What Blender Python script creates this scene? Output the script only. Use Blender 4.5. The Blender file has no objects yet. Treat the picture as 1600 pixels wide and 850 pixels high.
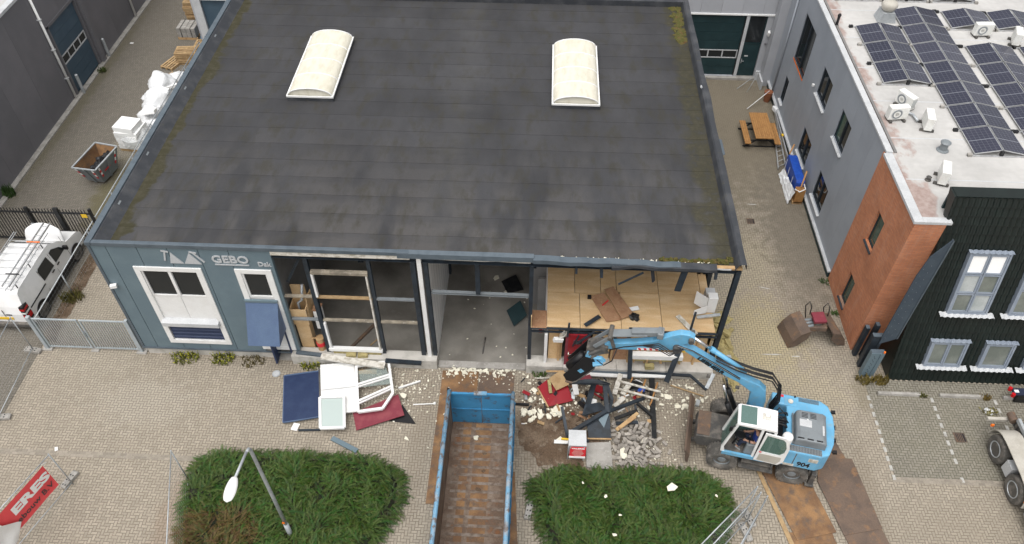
import bpy, math, random
from math import sin, cos, pi, radians, atan2, sqrt, hypot, floor
from mathutils import Vector as V, Matrix, Euler, noise as NZ
random.seed(11)
sc = bpy.context.scene
COL = sc.collection

# ---------------------------------------------------------------- camera, sky, sun, exposure
cam = bpy.data.cameras.new('camera'); co = bpy.data.objects.new('camera', cam); COL.objects.link(co)
cam.sensor_width = 36.0; cam.lens = 27.6; cam.clip_end = 2000
_p, _y, _r = 0.818653, -0.0399729, 0.00408606
_f = V((sin(_y)*cos(_p), cos(_y)*cos(_p), -sin(_p))); _ri = V((cos(_y), -sin(_y), 0)); _u = _ri.cross(_f)
_r2 = _ri*cos(_r)+_u*sin(_r); _u2 = -_ri*sin(_r)+_u*cos(_r)
co.matrix_world = Matrix(((_r2.x, _u2.x, -_f.x, 0), (_r2.y, _u2.y, -_f.y, 0), (_r2.z, _u2.z, -_f.z, 25.0), (0, 0, 0, 1)))
sc.camera = co
SUN_EL, SUN_AZ = radians(70), radians(200)
w = bpy.data.worlds.new('World'); sc.world = w; w.use_nodes = True
nt = w.node_tree; bg = nt.nodes['Background']
sk = nt.nodes.new('ShaderNodeTexSky'); sk.sky_type = 'NISHITA'; sk.sun_disc = False
sk.sun_elevation = SUN_EL; sk.sun_rotation = SUN_AZ; sk.air_density = 1.0; sk.dust_density = 5.0; sk.ozone_density = 1.0
hs = nt.nodes.new('ShaderNodeHueSaturation'); hs.inputs['Saturation'].default_value = 0.12
nt.links.new(sk.outputs[0], hs.inputs['Color']); nt.links.new(hs.outputs[0], bg.inputs[0]); bg.inputs[1].default_value = 0.12
sl = bpy.data.lights.new('sun', 'SUN'); sl.energy = 1.3; sl.angle = radians(80); sl.color = (1, 0.965, 0.92)
so = bpy.data.objects.new('sun', sl); COL.objects.link(so)
so.rotation_euler = (pi/2-SUN_EL, 0, pi-SUN_AZ); so.location = (0, -20, 40)
sc.view_settings.view_transform = 'Standard'; sc.view_settings.look = 'None'
sc.view_settings.gamma = 1; sc.view_settings.exposure = 0.56
sc.render.engine = 'CYCLES'; sc.cycles.max_bounces = 6; sc.cycles.diffuse_bounces = 3; sc.cycles.transparent_max_bounces = 12
sc.cycles.use_denoising = True

# ---------------------------------------------------------------- materials
def newmat(name):
    m = bpy.data.materials.new(name); m.use_nodes = True
    return m, m.node_tree, m.node_tree.nodes['Principled BSDF']
class G:
    """small helper to write node maths"""
    def __init__(s, t): s.t = t
    def n(s, k, **kw):
        o = s.t.nodes.new(k)
        for a, b in kw.items(): setattr(o, a, b)
        return o
    def put(s, inp, v):
        if isinstance(v, bpy.types.NodeSocket): s.t.links.new(v, inp)
        elif v is not None: inp.default_value = v
    def m(s, op, a, b=None, c=None):
        o = s.n('ShaderNodeMath', operation=op)
        for i, v in enumerate((a, b, c)):
            if v is not None: s.put(o.inputs[i], v)
        return o.outputs[0]
    def rng(s, v, a, b, c=0., d=1., smooth=False):
        o = s.n('ShaderNodeMapRange'); o.clamp = True
        if smooth: o.interpolation_type = 'SMOOTHSTEP'
        for i, x in enumerate((v, a, b, c, d)): s.put(o.inputs[i], x)
        return o.outputs[0]
    def noise(s, vec, scale, detail=4, rough=.55, dist=0.):
        o = s.n('ShaderNodeTexNoise'); s.put(o.inputs['Vector'], vec); o.inputs['Scale'].default_value = scale
        o.inputs['Detail'].default_value = detail; o.inputs['Roughness'].default_value = rough; o.inputs['Distortion'].default_value = dist
        return o.outputs[0]
    def mix(s, fac, a, b, mode='MIX'):
        o = s.n('ShaderNodeMix', data_type='RGBA', blend_type=mode)
        s.put(o.inputs[0], fac); s.put(o.inputs[6], c4(a)); s.put(o.inputs[7], c4(b))
        return o.outputs[2]
    def val(s, col, v):      # multiply a colour by a value
        o = s.n('ShaderNodeVectorMath', operation='SCALE'); s.put(o.inputs[0], col if isinstance(col, bpy.types.NodeSocket) else col[:3]); s.put(o.inputs['Scale'], v)
        return o.outputs[0]
    def scaled(s, vec, v):
        o = s.n('ShaderNodeVectorMath', operation='MULTIPLY'); s.put(o.inputs[0], vec); o.inputs[1].default_value = v
        return o.outputs[0]
    def xyz(s, vec):
        o = s.n('ShaderNodeSeparateXYZ'); s.put(o.inputs[0], vec); return o.outputs
    def comb(s, x, y, z=0.):
        o = s.n('ShaderNodeCombineXYZ')
        for i, v in enumerate((x, y, z)): s.put(o.inputs[i], v)
        return o.outputs[0]
    def bump(s, h, strength, dist, bsdf):
        o = s.n('ShaderNodeBump'); o.inputs['Strength'].default_value = strength; o.inputs['Distance'].default_value = dist
        s.put(o.inputs['Height'], h); s.t.links.new(o.outputs[0], bsdf.inputs['Normal'])
def c4(c):
    return c if isinstance(c, bpy.types.NodeSocket) else (c[0], c[1], c[2], 1.)
def S(r, g, b):                    # sRGB bytes to linear
    return tuple(((x/255+.055)/1.055)**2.4 if x > 10 else x/255/12.92 for x in (r, g, b))
KEEP = ('blue grey coated sheet', 'anthracite wall panel', 'petrol blue sectional door', 'dark green sectional door', 'silver grey wall panel', 'pale grey wall panel', 'mid blue panel', 'grey interior lining', 'light grey metal', 'plywood sheet')
def M(name, c, rough=.55, metal=0., c2=None, s=2., lo=.45, hi=.65, amt=1., c3=None, s3=6., lo3=.55, hi3=.7, amt3=1.,
      fine=.10, fs=25., bump=0., bs=40., bd=.01, rnd=0., spec=.4, stretch=(1, 1, 1), coat=0., world=False):
    kk = 1. if (max(c) > .6 or name in KEEP) else .82
    c = tuple(q*kk for q in c); c2 = c2 and tuple(q*kk for q in c2); c3 = c3 and tuple(q*kk for q in c3)
    m, t, b = newmat(name); g = G(t)
    tc = g.n('ShaderNodeTexCoord').outputs['Object'] if not world else g.n('ShaderNodeNewGeometry').outputs['Position']
    oi = g.n('ShaderNodeObjectInfo')
    off = g.n('ShaderNodeVectorMath', operation='ADD'); g.put(off.inputs[0], tc)
    if not world: g.put(off.inputs[1], g.comb(g.m('MULTIPLY', oi.outputs['Random'], 37.), g.m('MULTIPLY', oi.outputs['Random'], 91.), 0.))
    vec = off.outputs[0]; sv = g.scaled(vec, stretch)
    col = c4(c)
    if c2 is not None: col = g.mix(g.m('MULTIPLY', g.rng(g.noise(sv, s, 5), lo, hi), amt), c, c2)
    if c3 is not None: col = g.mix(g.m('MULTIPLY', g.rng(g.noise(sv, s3, 6, .65), lo3, hi3), amt3), col, c3)
    f = g.rng(g.noise(vec, fs, 3), .25, .75, 1-fine, 1+fine)
    if rnd: f = g.m('MULTIPLY', f, g.rng(oi.outputs['Random'], 0, 1, 1-rnd, 1+rnd))
    col = g.val(col if isinstance(col, bpy.types.NodeSocket) else c, f)
    t.links.new(col, b.inputs['Base Color'])
    b.inputs['Roughness'].default_value = rough; b.inputs['Metallic'].default_value = metal
    b.inputs['Specular IOR Level'].default_value = spec; b.inputs['Coat Weight'].default_value = coat
    if bump: g.bump(g.noise(vec, bs, 4), bump, bd, b)
    return m

def paving(name, tint, var=.10, joint=(.10, .09, .075), dirt=(.17, .15, .12), dlo=.5, dhi=.75, damt=.5, blobs=(), unit=.105, rot=0.):
    """herringbone of 2:1 concrete bricks, laid out in metres"""
    m, t, b = newmat(name); g = G(t)
    pos = g.n('ShaderNodeNewGeometry').outputs['Position']
    x, y, z = g.xyz(pos)
    # hand-laid: rows wander slightly
    wob = g.m('MULTIPLY', g.m('SUBTRACT', g.noise(pos, .6, 2), .5), .06)
    u = g.m('DIVIDE', g.m('ADD', x, wob), unit); v = g.m('DIVIDE', g.m('SUBTRACT', y, wob), unit)
    i = g.m('FLOOR', u); j = g.m('FLOOR', v); fx = g.m('FRACT', u); fy = g.m('FRACT', v)
    k = g.m('FLOORED_MODULO', g.m('SUBTRACT', i, j), 4.)
    ks = [g.m('COMPARE', k, float(q), .5) for q in range(4)]
    big = lambda d, kk: g.m('MULTIPLY_ADD', kk, 9., d)
    dl, dr = big(fx, ks[1]), big(g.m('SUBTRACT', 1., fx), ks[0])
    db, dt = big(fy, ks[2]), big(g.m('SUBTRACT', 1., fy), ks[3])
    d = g.m('MINIMUM', g.m('MINIMUM', dl, dr), g.m('MINIMUM', db, dt))
    brick = g.rng(d, .035, .13, 0, 1, True)
    wn = g.n('ShaderNodeTexWhiteNoise', noise_dimensions='2D')
    g.put(wn.inputs['Vector'], g.comb(g.m('SUBTRACT', i, ks[1]), g.m('SUBTRACT', j, ks[2])))
    r1 = wn.outputs['Value']
    tint = tuple(q*.83 for q in tint); joint = tuple(q*.83 for q in joint); dirt = tuple(q*.83 for q in dirt)
    base = g.val(tint, g.rng(r1, 0, 1, 1-var, 1+var))
    n1 = g.noise(pos, .35, 5, .6); n2 = g.noise(pos, 2.3, 5, .65); n3 = g.noise(pos, 22., 3)
    base = g.val(base, g.rng(n1, .3, .7, .86, 1.10))
    base = g.val(base, g.rng(n3, .25, .75, .9, 1.1))
    dm = g.m('MULTIPLY', g.rng(g.m('ADD', g.m('MULTIPLY', n1, .6), g.m('MULTIPLY', n2, .5)), dlo, dhi), damt)
    base = g.mix(dm, base, dirt)
    for (bx_, by_, rx, ry, colr, am) in blobs:
        e = g.m('SQRT', g.m('ADD', g.m('POWER', g.m('DIVIDE', g.m('SUBTRACT', x, bx_), rx), 2.), g.m('POWER', g.m('DIVIDE', g.m('SUBTRACT', y, by_), ry), 2.)))
        e = g.m('ADD', e, g.m('MULTIPLY', g.m('SUBTRACT', n2, .5), 1.6))
        base = g.mix(g.rng(e, 1.05, .35, 0, am, True), base, tuple(q*.83 for q in colr))
    jc = g.mix(g.rng(n2, .45, .7), joint, tuple(q*1.6 for q in joint))
    col = g.mix(brick, jc, base)
    t.links.new(col, b.inputs['Base Color']); b.inputs['Roughness'].default_value = .85; b.inputs['Specular IOR Level'].default_value = .25
    h = g.m('ADD', g.m('MULTIPLY', brick, 1.), g.m('ADD', g.m('MULTIPLY', r1, .35), g.m('MULTIPLY', n3, .25)))
    g.bump(h, .6, .012, b)
    return m

def brickwall(name):
    m, t, b = newmat(name); g = G(t)
    x, y, z = g.xyz(g.n('ShaderNodeNewGeometry').outputs['Position'])
    bt = g.n('ShaderNodeTexBrick'); g.put(bt.inputs['Vector'], g.comb(g.m('ADD', x, y), z))
    bt.inputs['Scale'].default_value = 1.; bt.inputs['Brick Width'].default_value = .22; bt.inputs['Row Height'].default_value = .062
    bt.inputs['Mortar Size'].default_value = .007; bt.inputs['Mortar Smooth'].default_value = .3
    bt.inputs['Color1'].default_value = c4((.54, .205, .095)); bt.inputs['Color2'].default_value = c4((.43, .15, .072)); bt.inputs['Mortar'].default_value = c4((.30, .185, .13))
    bt.inputs['Bias'].default_value = -.1
    n1 = g.noise(g.comb(g.m('ADD', x, y), z), .8, 4)
    n3 = g.noise(g.comb(g.m('MULTIPLY', g.m('ADD', x, y), 2.), g.m('MULTIPLY', z, .4)), 2., 5)
    col = g.val(bt.outputs['Color'], g.rng(n1, .3, .7, .85, 1.15))
    col = g.mix(g.m('MULTIPLY', g.rng(n3, .5, .75), .25), col, (.5, .33, .25))
    t.links.new(col, b.inputs['Base Color']); b.inputs['Roughness'].default_value = .85
    g.bump(bt.outputs['Fac'], -.5, .01, b)
    return m

def bitumen(name):
    """roofing felt: the strip's own front edge is local y = 0"""
    m, t, b = newmat(name); g = G(t)
    pos = g.n('ShaderNodeNewGeometry').outputs['Position']; lx, ly, lz = g.xyz(g.n('ShaderNodeTexCoord').outputs['Object'])
    x, y, z = g.xyz(pos); rn = g.n('ShaderNodeObjectInfo').outputs['Random']
    n1 = g.noise(g.scaled(pos, (.9, .5, 1)), .5, 5, .6); n2 = g.noise(g.scaled(pos, (1.0, .3, 1)), 1.1, 3, .5); n3 = g.noise(pos, 60., 3); n4 = g.noise(g.scaled(pos, (.5, 3, 1)), 1.6, 5, .7)
    base = g.val((.041, .0412, .0445), g.rng(n1, .3, .7, .74, 1.28))
    base = g.val(base, g.rng(rn, 0, 1, .9, 1.1))
    # dried silt left on each lap, in soft upright bands
    lap = g.m('MULTIPLY', g.rng(g.m('ADD', ly, g.m('MULTIPLY', g.m('SUBTRACT', n4, .5), .9)), .95, .35, .45, 1, True), g.rng(n2, .40, .58))
    silt = g.rng(y, 26.5, 18.5, .06, .9)
    base = g.mix(g.m('MULTIPLY', lap, silt), base, (.080, .076, .074))
    n6 = g.noise(g.scaled(pos, (1.1, .45, 1)), 1.7, 5, .65)
    base = g.mix(g.m('MULTIPLY', g.rng(n6, .50, .66), .6), base, (.038, .035, .025))
    band = g.rng(g.m('ADD', g.m('ABSOLUTE', g.m('SUBTRACT', x, -3.2)), g.m('MULTIPLY', n4, 2.2)), 2.2, .6, 0, .5)
    base = g.mix(g.m('MULTIPLY', band, g.rng(ly, 0, .7, .3, 1.)), base, (.075, .074, .073))
    edge = g.m('MULTIPLY', g.rng(ly, .05, .01, 0, .25), g.rng(n4, .38, .62, .0, 1.))
    base = g.mix(edge, base, (.016, .016, .018))
    # moss and mud along the gutters
    nm = g.noise(pos, .8, 5, .6)
    ml = g.rng(g.m('ADD', g.m('ADD', x, 14.3), g.m('MULTIPLY', g.m('SUBTRACT', nm, .5), 1.3)), .12, .0)
    mr = g.rng(g.m('SUBTRACT', g.m('MULTIPLY', g.m('SUBTRACT', nm, .5), 1.6), g.m('SUBTRACT', 5.95, x)), -.2, .2)
    n5 = g.noise(pos, 3.2, 5, .7)
    base = g.mix(g.m('MAXIMUM', g.m('MULTIPLY', ml, g.rng(n5, .22, .36, .35, 1.)), g.m('MULTIPLY', g.m('MULTIPLY', mr, .85), g.rng(n5, .3, .5))), base, g.mix(g.rng(n5, .45, .7), (.036, .033, .016), (.06, .054, .036)))
    base = g.val(base, g.rng(n3, .3, .7, .85, 1.15))
    t.links.new(base, b.inputs['Base Color']); b.inputs['Specular IOR Level'].default_value = .3
    t.links.new(g.rng(n2, .3, .7, .62, .85), b.inputs['Roughness'])
    g.bump(n3, .35, .006, b)
    return m

def glassy(name, c, alpha=None, rough=.06):
    m, t, b = newmat(name); b.inputs['Base Color'].default_value = c4(c); b.inputs['Roughness'].default_value = rough; b.inputs['Specular IOR Level'].default_value = .6
    if alpha is not None: b.inputs['Alpha'].default_value = alpha
    return m

def leafmat(name):
    m, t, b = newmat(name); g = G(t)
    at = g.n('ShaderNodeAttribute', attribute_name='tone')
    t.links.new(at.outputs['Color'], b.inputs['Base Color']); b.inputs['Roughness'].default_value = .5; b.inputs['Specular IOR Level'].default_value = .3
    tr = g.n('ShaderNodeBsdfTranslucent'); g.put(tr.inputs[0], at.outputs['Color'])
    mx = g.n('ShaderNodeMixShader'); mx.inputs[0].default_value = .3
    t.links.new(b.outputs[0], mx.inputs[1]); t.links.new(tr.outputs[0], mx.inputs[2]); t.links.new(mx.outputs[0], t.nodes['Material Output'].inputs[0])
    return m

def solarmat(name):
    """cells and busbars of a panel, from its own coordinates (0..1)"""
    m, t, b = newmat(name); g = G(t)
    x, y, z = g.xyz(g.n('ShaderNodeTexCoord').outputs['Object'])
    def line(v, n, wd):
        f = g.m('FRACT', g.m('MULTIPLY', v, n)); dd = g.m('MINIMUM', f, g.m('SUBTRACT', 1., f)); return g.rng(dd, wd, wd*.5, 0, 1)
    grid = g.m('MAXIMUM', line(g.m('ADD', x, .5), 6/.95, .04), line(g.m('ADD', y, .73), 10/1.46, .035))
    mid = g.rng(g.m('ABSOLUTE', y), .022, .012)
    rn = g.n('ShaderNodeObjectInfo').outputs['Random']
    base = g.mix(rn, (.020, .022, .040), (.036, .037, .058))
    base = g.mix(g.m('MAXIMUM', g.m('MULTIPLY', grid, .28), g.m('MULTIPLY', mid, .5)), base, (.36, .38, .43))
    t.links.new(base, b.inputs['Base Color']); b.inputs['Roughness'].default_value = .18; b.inputs['Specular IOR Level'].default_value = .5
    return m

K = {}
K['steelblue'] = M('blue grey coated sheet', S(98, 115, 124), .5, c2=S(104, 121, 129), s=1.2, fine=.05, spec=.35)
K['trim'] = M('slate coated trim', S(94, 105, 114), .45, c2=S(84, 95, 104), s=3, fine=.06)
K['darksteel'] = M('anthracite painted steel', S(48, 57, 66), .5, c2=S(36, 42, 48), s=3, c3=S(105, 98, 90), s3=9, lo3=.62, hi3=.75, amt3=.5, bump=.05)
K['blacksteel'] = M('black painted steel', (.012, .013, .015), .5, c2=(.03, .03, .03), s=5)
K['white'] = M('white coated', (.76, .76, .75), .5, c2=(.72, .715, .70), s=2.5, fine=.04)
K['whitepaint'] = M('white car paint', (.80, .80, .80), .25, c2=(.72, .72, .71), s=1.5, fine=.02, coat=.4)
K['dirtywhite'] = M('dirty white plastic', (.62, .595, .54), .6, c2=(.36, .33, .27), s=5, lo=.45, hi=.65, c3=(.28, .24, .18), s3=14, lo3=.62, hi3=.75, amt3=.6)
K['conc'] = M('concrete', (.42, .40, .37), .9, c2=(.30, .285, .26), s=2.2, c3=(.5, .48, .45), s3=9, fine=.15, fs=60, bump=.2, bs=80)
K['plinth'] = M('pale concrete plinth', (.60, .575, .53), .9, c2=(.47, .45, .41), s=2.5, c3=(.36, .34, .29), s3=5, lo3=.58, hi3=.72, amt3=.5, fine=.12, fs=50)
K['blossom'] = M('yellow green blossom', (.42, .40, .03), .7)
K['floor'] = M('dusty concrete floor', (.31, .292, .26), .7, c2=(.165, .152, .132), s=.55, lo=.4, hi=.62, c3=(.30, .285, .26), s3=2.2, lo3=.56, hi3=.75, amt3=.6, fine=.12, fs=40, world=True)
K['ply'] = M('plywood sheet', (.56, .38, .20), .7, c2=(.64, .47, .28), s=1.6, c3=(.42, .26, .125), s3=5, lo3=.58, hi3=.72, amt3=.45, fine=.1, fs=20, rnd=.10, stretch=(.5, 2.2, 1), world=False)
K['timber'] = M('sawn timber', (.55, .36, .18), .75, c2=(.42, .26, .13), s=4, rnd=.12, stretch=(1, 1, .3))
K['pine'] = M('pallet wood', (.52, .36, .19), .8, c2=(.40, .26, .13), s=4, rnd=.18)
K['oak'] = M('oiled bench boards', (.43, .22, .075), .6, c2=(.34, .165, .055), s=6, rnd=.1)
K['brownboard'] = M('brown chipboard', (.42, .24, .135), .7, c2=(.34, .18, .10), s=3, c3=(.5, .33, .2), s3=10)
K['foam'] = M('insulation foam', (.70, .66, .53), .9, c2=(.76, .74, .65), s=7, c3=(.5, .43, .28), s3=9, lo3=.6, hi3=.75, rnd=.1, bump=.4, bs=60)
K['wool'] = M('yellow mineral wool', (.44, .37, .17), .95, c2=(.32, .27, .125), s=5, c3=(.58, .50, .26), s3=14, bump=.8, bs=30, bd=.03)
K['rust'] = M('rusty steel plate', (.19, .105, .055), .8, c2=(.33, .185, .085), s=1.3, lo=.42, hi=.62, c3=(.13, .10, .08), s3=3.1, lo3=.5, hi3=.66, amt3=.8, fine=.15, bump=.1)
K['rust2'] = M('dark rusty steel plate', (.165, .115, .085), .75, c2=(.115, .085, .068), s=1.5, c3=(.30, .16, .075), s3=2.6, lo3=.54, hi3=.7, amt3=.7, fine=.15, bump=.1)
K['rustin'] = M('rusty container floor', (.150, .100, .070), .75, c2=(.26, .20, .155), s=2.4, lo=.42, hi=.66, c3=(.23, .095, .035), s3=1.8, lo3=.58, hi3=.70, amt3=.9, fine=.2, fs=18, bump=.15)
K['cblue'] = M('chipped blue container paint', (.055, .275, .52), .5, c2=(.045, .22, .42), s=1.6, c3=(.10, .085, .075), s3=3.2, lo3=.56, hi3=.66, amt3=.8, fine=.08)
K['rimblue'] = M('worn blue rim', (.16, .34, .50), .6, c2=(.32, .36, .40), s=3.5, c3=(.15, .10, .07), s3=5, lo3=.5, hi3=.6, amt3=.85)
K['exblue'] = M('light blue machine paint', (.14, .40, .62), .45, c2=(.12, .34, .53), s=2, c3=(.24, .32, .35), s3=5, lo3=.52, hi3=.72, amt3=.6, fine=.03, coat=.2)
K['exgrey'] = M('grey machine paint', (.24, .265, .28), .45, c2=(.20, .22, .235), s=2.5, c3=(.30, .27, .23), s3=6, lo3=.6, hi3=.8, amt3=.4, fine=.05)
K['exdark'] = M('dusty dark chassis', (.085, .082, .078), .75, c2=(.19, .172, .15), s=3, fine=.15, bump=.1)
K['tyre'] = M('dusty tyre rubber', (.115, .108, .098), .85, c2=(.22, .20, .178), s=4, fine=.15, fs=40, bump=.2)
K['rubber'] = M('black rubber hose', (.018, .018, .02), .5)
K['chrome'] = M('chromed rod', (.75, .75, .75), .2, metal=1)
K['galv'] = M('galvanised steel', (.52, .55, .57), .45, metal=.3, c2=(.42, .45, .47), s=6)
K['galvblue'] = M('blue grey galvanised gate', (.40, .45, .48), .45, c2=(.46, .50, .52), s=4)
K['alu'] = M('bare aluminium', (.60, .61, .62), .35, metal=.6, c2=(.5, .5, .5), s=5)
K['lightgrey'] = M('light grey metal', (.50, .51, .52), .5, c2=(.44, .45, .46), s=2)
K['greyclad'] = M('silver grey wall panel', S(153, 158, 166), .5, c2=S(145, 150, 158), s=.6, fine=.03, rnd=.03)
K['backclad'] = M('pale grey wall panel', S(164, 166, 171), .5, c2=S(156, 158, 163), s=.6, fine=.03, rnd=.02)
K['anth'] = M('anthracite wall panel', S(106, 105, 109), .6, c2=S(113, 111, 115), s=.7, fine=.05, rnd=.05)
K['doorblue'] = M('petrol blue sectional door', S(60, 79, 94), .5, c2=S(66, 85, 99), s=1.5, rnd=.05)
K['doorgreen'] = M('dark green sectional door', S(27, 50, 54), .5, c2=S(34, 58, 62), s=1.5, rnd=.05)
K['green'] = M('black green tile sheet', (.005, .0105, .009), .4, c2=(.008, .016, .0135), s=2, spec=.5)
K['navy'] = M('dark blue ribbed sheet', (.018, .035, .095), .5, c2=(.025, .045, .11), s=3)
K['bluepanel'] = M('mid blue panel', (.075, .115, .20), .5, c2=(.085, .13, .215), s=2)
K['red'] = M('red painted panel', (.33, .012, .022), .5, c2=(.27, .012, .02), s=2, fine=.08)
K['maroon'] = M('dusty maroon panel', (.23, .035, .055), .6, c2=(.28, .06, .075), s=3)
K['brightred'] = M('signal red', (.62, .03, .04), .5)
K['banner'] = M('red banner cloth', (.80, .085, .095), .6, c2=(.74, .075, .085), s=2, fine=.03)
K['textdark'] = M('dark grey print', (.09, .07, .07), .6)
K['textwhite'] = M('white print', (.85, .84, .83), .5)
K['letter'] = M('pale grey letters', (.56, .58, .60), .45)
K['black'] = M('black plastic', (.014, .014, .016), .45)
K['dark'] = M('grey interior lining', (.20, .195, .19), .8, c2=(.15, .147, .142), s=1)
K['glass'] = glassy('dark window glass', (.018, .021, .023)); K['glass'].node_tree.nodes['Principled BSDF'].inputs['Specular IOR Level'].default_value = .35
K['glassg'] = glassy('green tinted window glass', (.035, .075, .06))
K['blind'] = M('window with pale blind', (.50, .53, .53), .25, c2=(.36, .40, .40), s=1.2, spec=.6)
K['winframe'] = M('blue grey window frame', S(138, 148, 162), .5, c2=S(150, 159, 171), s=3)
K['dimpane'] = M('window with drawn screen', (.17, .19, .17), .2, c2=(.24, .26, .235), s=1.5, spec=.6)
K['cabglass'] = glassy('tinted cab glass', (.10, .20, .17), .55)
K['clearglass'] = glassy('dusty loose pane', (.35, .42, .40), .35)
K['greyglass'] = glassy('frosted pane', (.45, .52, .50), None, .2)
K['film'] = M('white packing film', (.80, .81, .82), .3, c2=(.70, .71, .72), s=3, bump=.4, bs=12, bd=.03, spec=.6)
K['eps'] = M('white foam board', (.86, .86, .85), .7, fine=.03)
K['haze film'] = glassy('clear packing film', (.75, .77, .78), .45, .25)
K['sheetgrey'] = M('grey roof sheet', (.54, .53, .515), .7, c2=(.47, .46, .45), s=.8, c3=(.54, .53, .515), s3=3, fine=.05, world=True)
def officeroof():
    m, t, b = newmat('grey sheet with red algae along its edge'); g = G(t)
    pos = g.n('ShaderNodeNewGeometry').outputs['Position']; x, y, z = g.xyz(pos)
    n1 = g.noise(g.scaled(pos, (1, .55, 1)), .9, 5, .6); n2 = g.noise(pos, 4., 5, .65); n3 = g.noise(pos, .5, 4); n4 = g.noise(g.scaled(pos, (.5, 1.6, 1)), 1.1, 5)
    base = g.val((.47, .46, .445), g.rng(n3, .3, .7, .88, 1.1)); base = g.val(base, g.rng(n2, .3, .7, .95, 1.04))
    base = g.mix(g.m('MULTIPLY', g.rng(n4, .52, .66), .35), base, (.36, .35, .335))
    edge = g.m('SUBTRACT', g.m('ADD', n1, g.m('MULTIPLY', g.m('SUBTRACT', n2, .5), .25)), g.m('MULTIPLY', g.m('SUBTRACT', x, 13.0), .34))
    base = g.mix(g.m('MULTIPLY', g.rng(edge, .29, .38), .9), base, g.mix(g.rng(n2, .4, .65), (.27, .185, .16), (.38, .30, .27)))
    t.links.new(base, b.inputs['Base Color']); b.inputs['Roughness'].default_value = .7; return m
K['officeroof'] = officeroof()
K['wornrib'] = M('worn rib', (.15, .108, .08), .7, c2=(.27, .225, .19), s=4, lo=.42, hi=.62, c3=(.22, .11, .05), s3=3, lo3=.56, hi3=.68)
K['redstain'] = M('dried red algae stain', (.34, .25, .22), .75, c2=(.44, .36, .32), s=1.4, c3=(.23, .15, .125), s3=3.2, lo3=.55, hi3=.7, amt3=.8)
K['cream'] = M('cream dome sheet', (.66, .63, .53), .45, c2=(.58, .545, .44), s=1.6, c3=(.56, .50, .37), s3=5, lo3=.62, hi3=.8, amt3=.15, stretch=(3, 1, 1), fine=.03)
K['acwhite'] = M('air conditioner casing', (.74, .74, .71), .45, c2=(.68, .67, .63), s=3)
K['soil'] = M('disturbed soil', (.125, .082, .052), .95, c2=(.20, .145, .10), s=1.6, c3=(.30, .25, .19), s3=3.4, lo3=.56, hi3=.7, amt3=.8, fine=.3, fs=18, bump=.6, bs=14, bd=.05)
K['brick'] = M('loose paving brick', (.40, .365, .325), .9, c2=(.30, .27, .235), s=4, fine=.15, rnd=.25, bump=.1)
K['mark'] = M('white marking brick', (.50, .49, .46), .85, c2=(.36, .35, .32), s=6, fine=.12, rnd=.07)
K['edge'] = M('edging brick', (.345, .305, .25), .9, c2=(.30, .265, .215), s=3, fine=.15, rnd=.14)
K['girt'] = M('dusty girt', (.40, .35, .27), .7, c2=(.22, .19, .15), s=3, lo=.4, hi=.6, c3=(.58, .54, .46), s3=7, lo3=.58, hi3=.7)
K['moss'] = M('moss', (.085, .085, .018), .95, c2=(.13, .09, .03), s=6, c3=(.16, .05, .03), s3=4, lo3=.6, hi3=.75, bump=.8, bs=40, bd=.03)
K['leaf'] = leafmat('shrub leaf')
K['skin'] = M('skin', (.52, .30, .21), .55, fine=.04)
K['hair'] = M('brown hair', (.10, .055, .03), .6)
K['shirt'] = M('blue work shirt', (.02, .055, .30), .8, c2=(.018, .045, .24), s=8)
K['jeans'] = M('dark blue trousers', (.018, .026, .055), .85)
K['yellow'] = M('yellow', (.75, .48, .03), .5)
K['orange'] = M('orange lens', (.85, .18, .02), .3)
K['redlens'] = M('red lamp lens', (.55, .01, .015), .2)
K['tarp'] = M('blue tarpaulin', (.016, .075, .42), .4, c2=(.02, .10, .50), s=6, bump=.3, bs=12, bd=.02)
K['terracotta'] = M('terracotta', (.30, .11, .05), .8, c2=(.22, .08, .04), s=5)
K['beige'] = M('beige fender', (.56, .53, .47), .45, c2=(.48, .45, .39), s=2, c3=(.34, .30, .25), s3=7, lo3=.62, hi3=.75, amt3=.5)
K['solar'] = solarmat('solar cells')
K['brickwall'] = brickwall('orange brickwork')
K['bitumen'] = bitumen('roofing felt')
K['felt'] = M('dark flashing', (.042, .046, .054), .6, c2=(.075, .078, .085), s=1.5, c3=(.09, .08, .05), s3=4, lo3=.6, hi3=.75, fine=.12, world=True)
DUST = (.47, .40, .22)
K['pave'] = paving('beige herringbone paving', (.405, .355, .285), joint=(.155, .13, .098), damt=.5, blobs=[
    (9.0, 20.2, 2.6, 3.0, DUST, .6), (10.2, 17.6, 2.6, 1.6, (.44, .385, .27), .55), (9.4, 24.5, 2.0, 2.5, (.42, .37, .25), .45),
    (10.3, 35.0, 6.0, 11., (.20, .172, .125), .85), (11.9, 26.5, 1.9, 7.0, (.20, .175, .14), .8), (1.1, 15.9, 2.7, 2.6, (.185, .14, .10), .85),
    (8.0, 24.0, .9, 6.0, (.40, .36, .28), .5), (-11.8, 11.6, .9, 2.2, (.30, .22, .16), .55), (-17.0, 19.5, 2.5, 3.5, (.40, .36, .29), .4), (12.8, 17.6, .6, 1.2, (.23, .20, .14), .6), (-3.9, 14.5, .5, 4.2, (.30, .255, .20), .6), (-6.5, 16.4, 2.6, 1.5, (.33, .29, .235), .55), (5.0, 16.2, 2.2, 1.8, (.29, .25, .20), .6), (3.9, 15.05, 1.15, 1.2, (.13, .11, .09), .9), (11.9, 13.4, .5, 2.6, (.28, .235, .18), .6), (-14.5, 16.0, 2.5, 1.4, (.43, .39, .325), .5), (14.2, 12.2, 3.5, 1.2, (.33, .285, .225), .5)])
K['pavegrey'] = paving('grey herringbone paving', (.275, .255, .21), joint=(.09, .08, .06), damt=.5, dirt=(.20, .19, .135))
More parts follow.
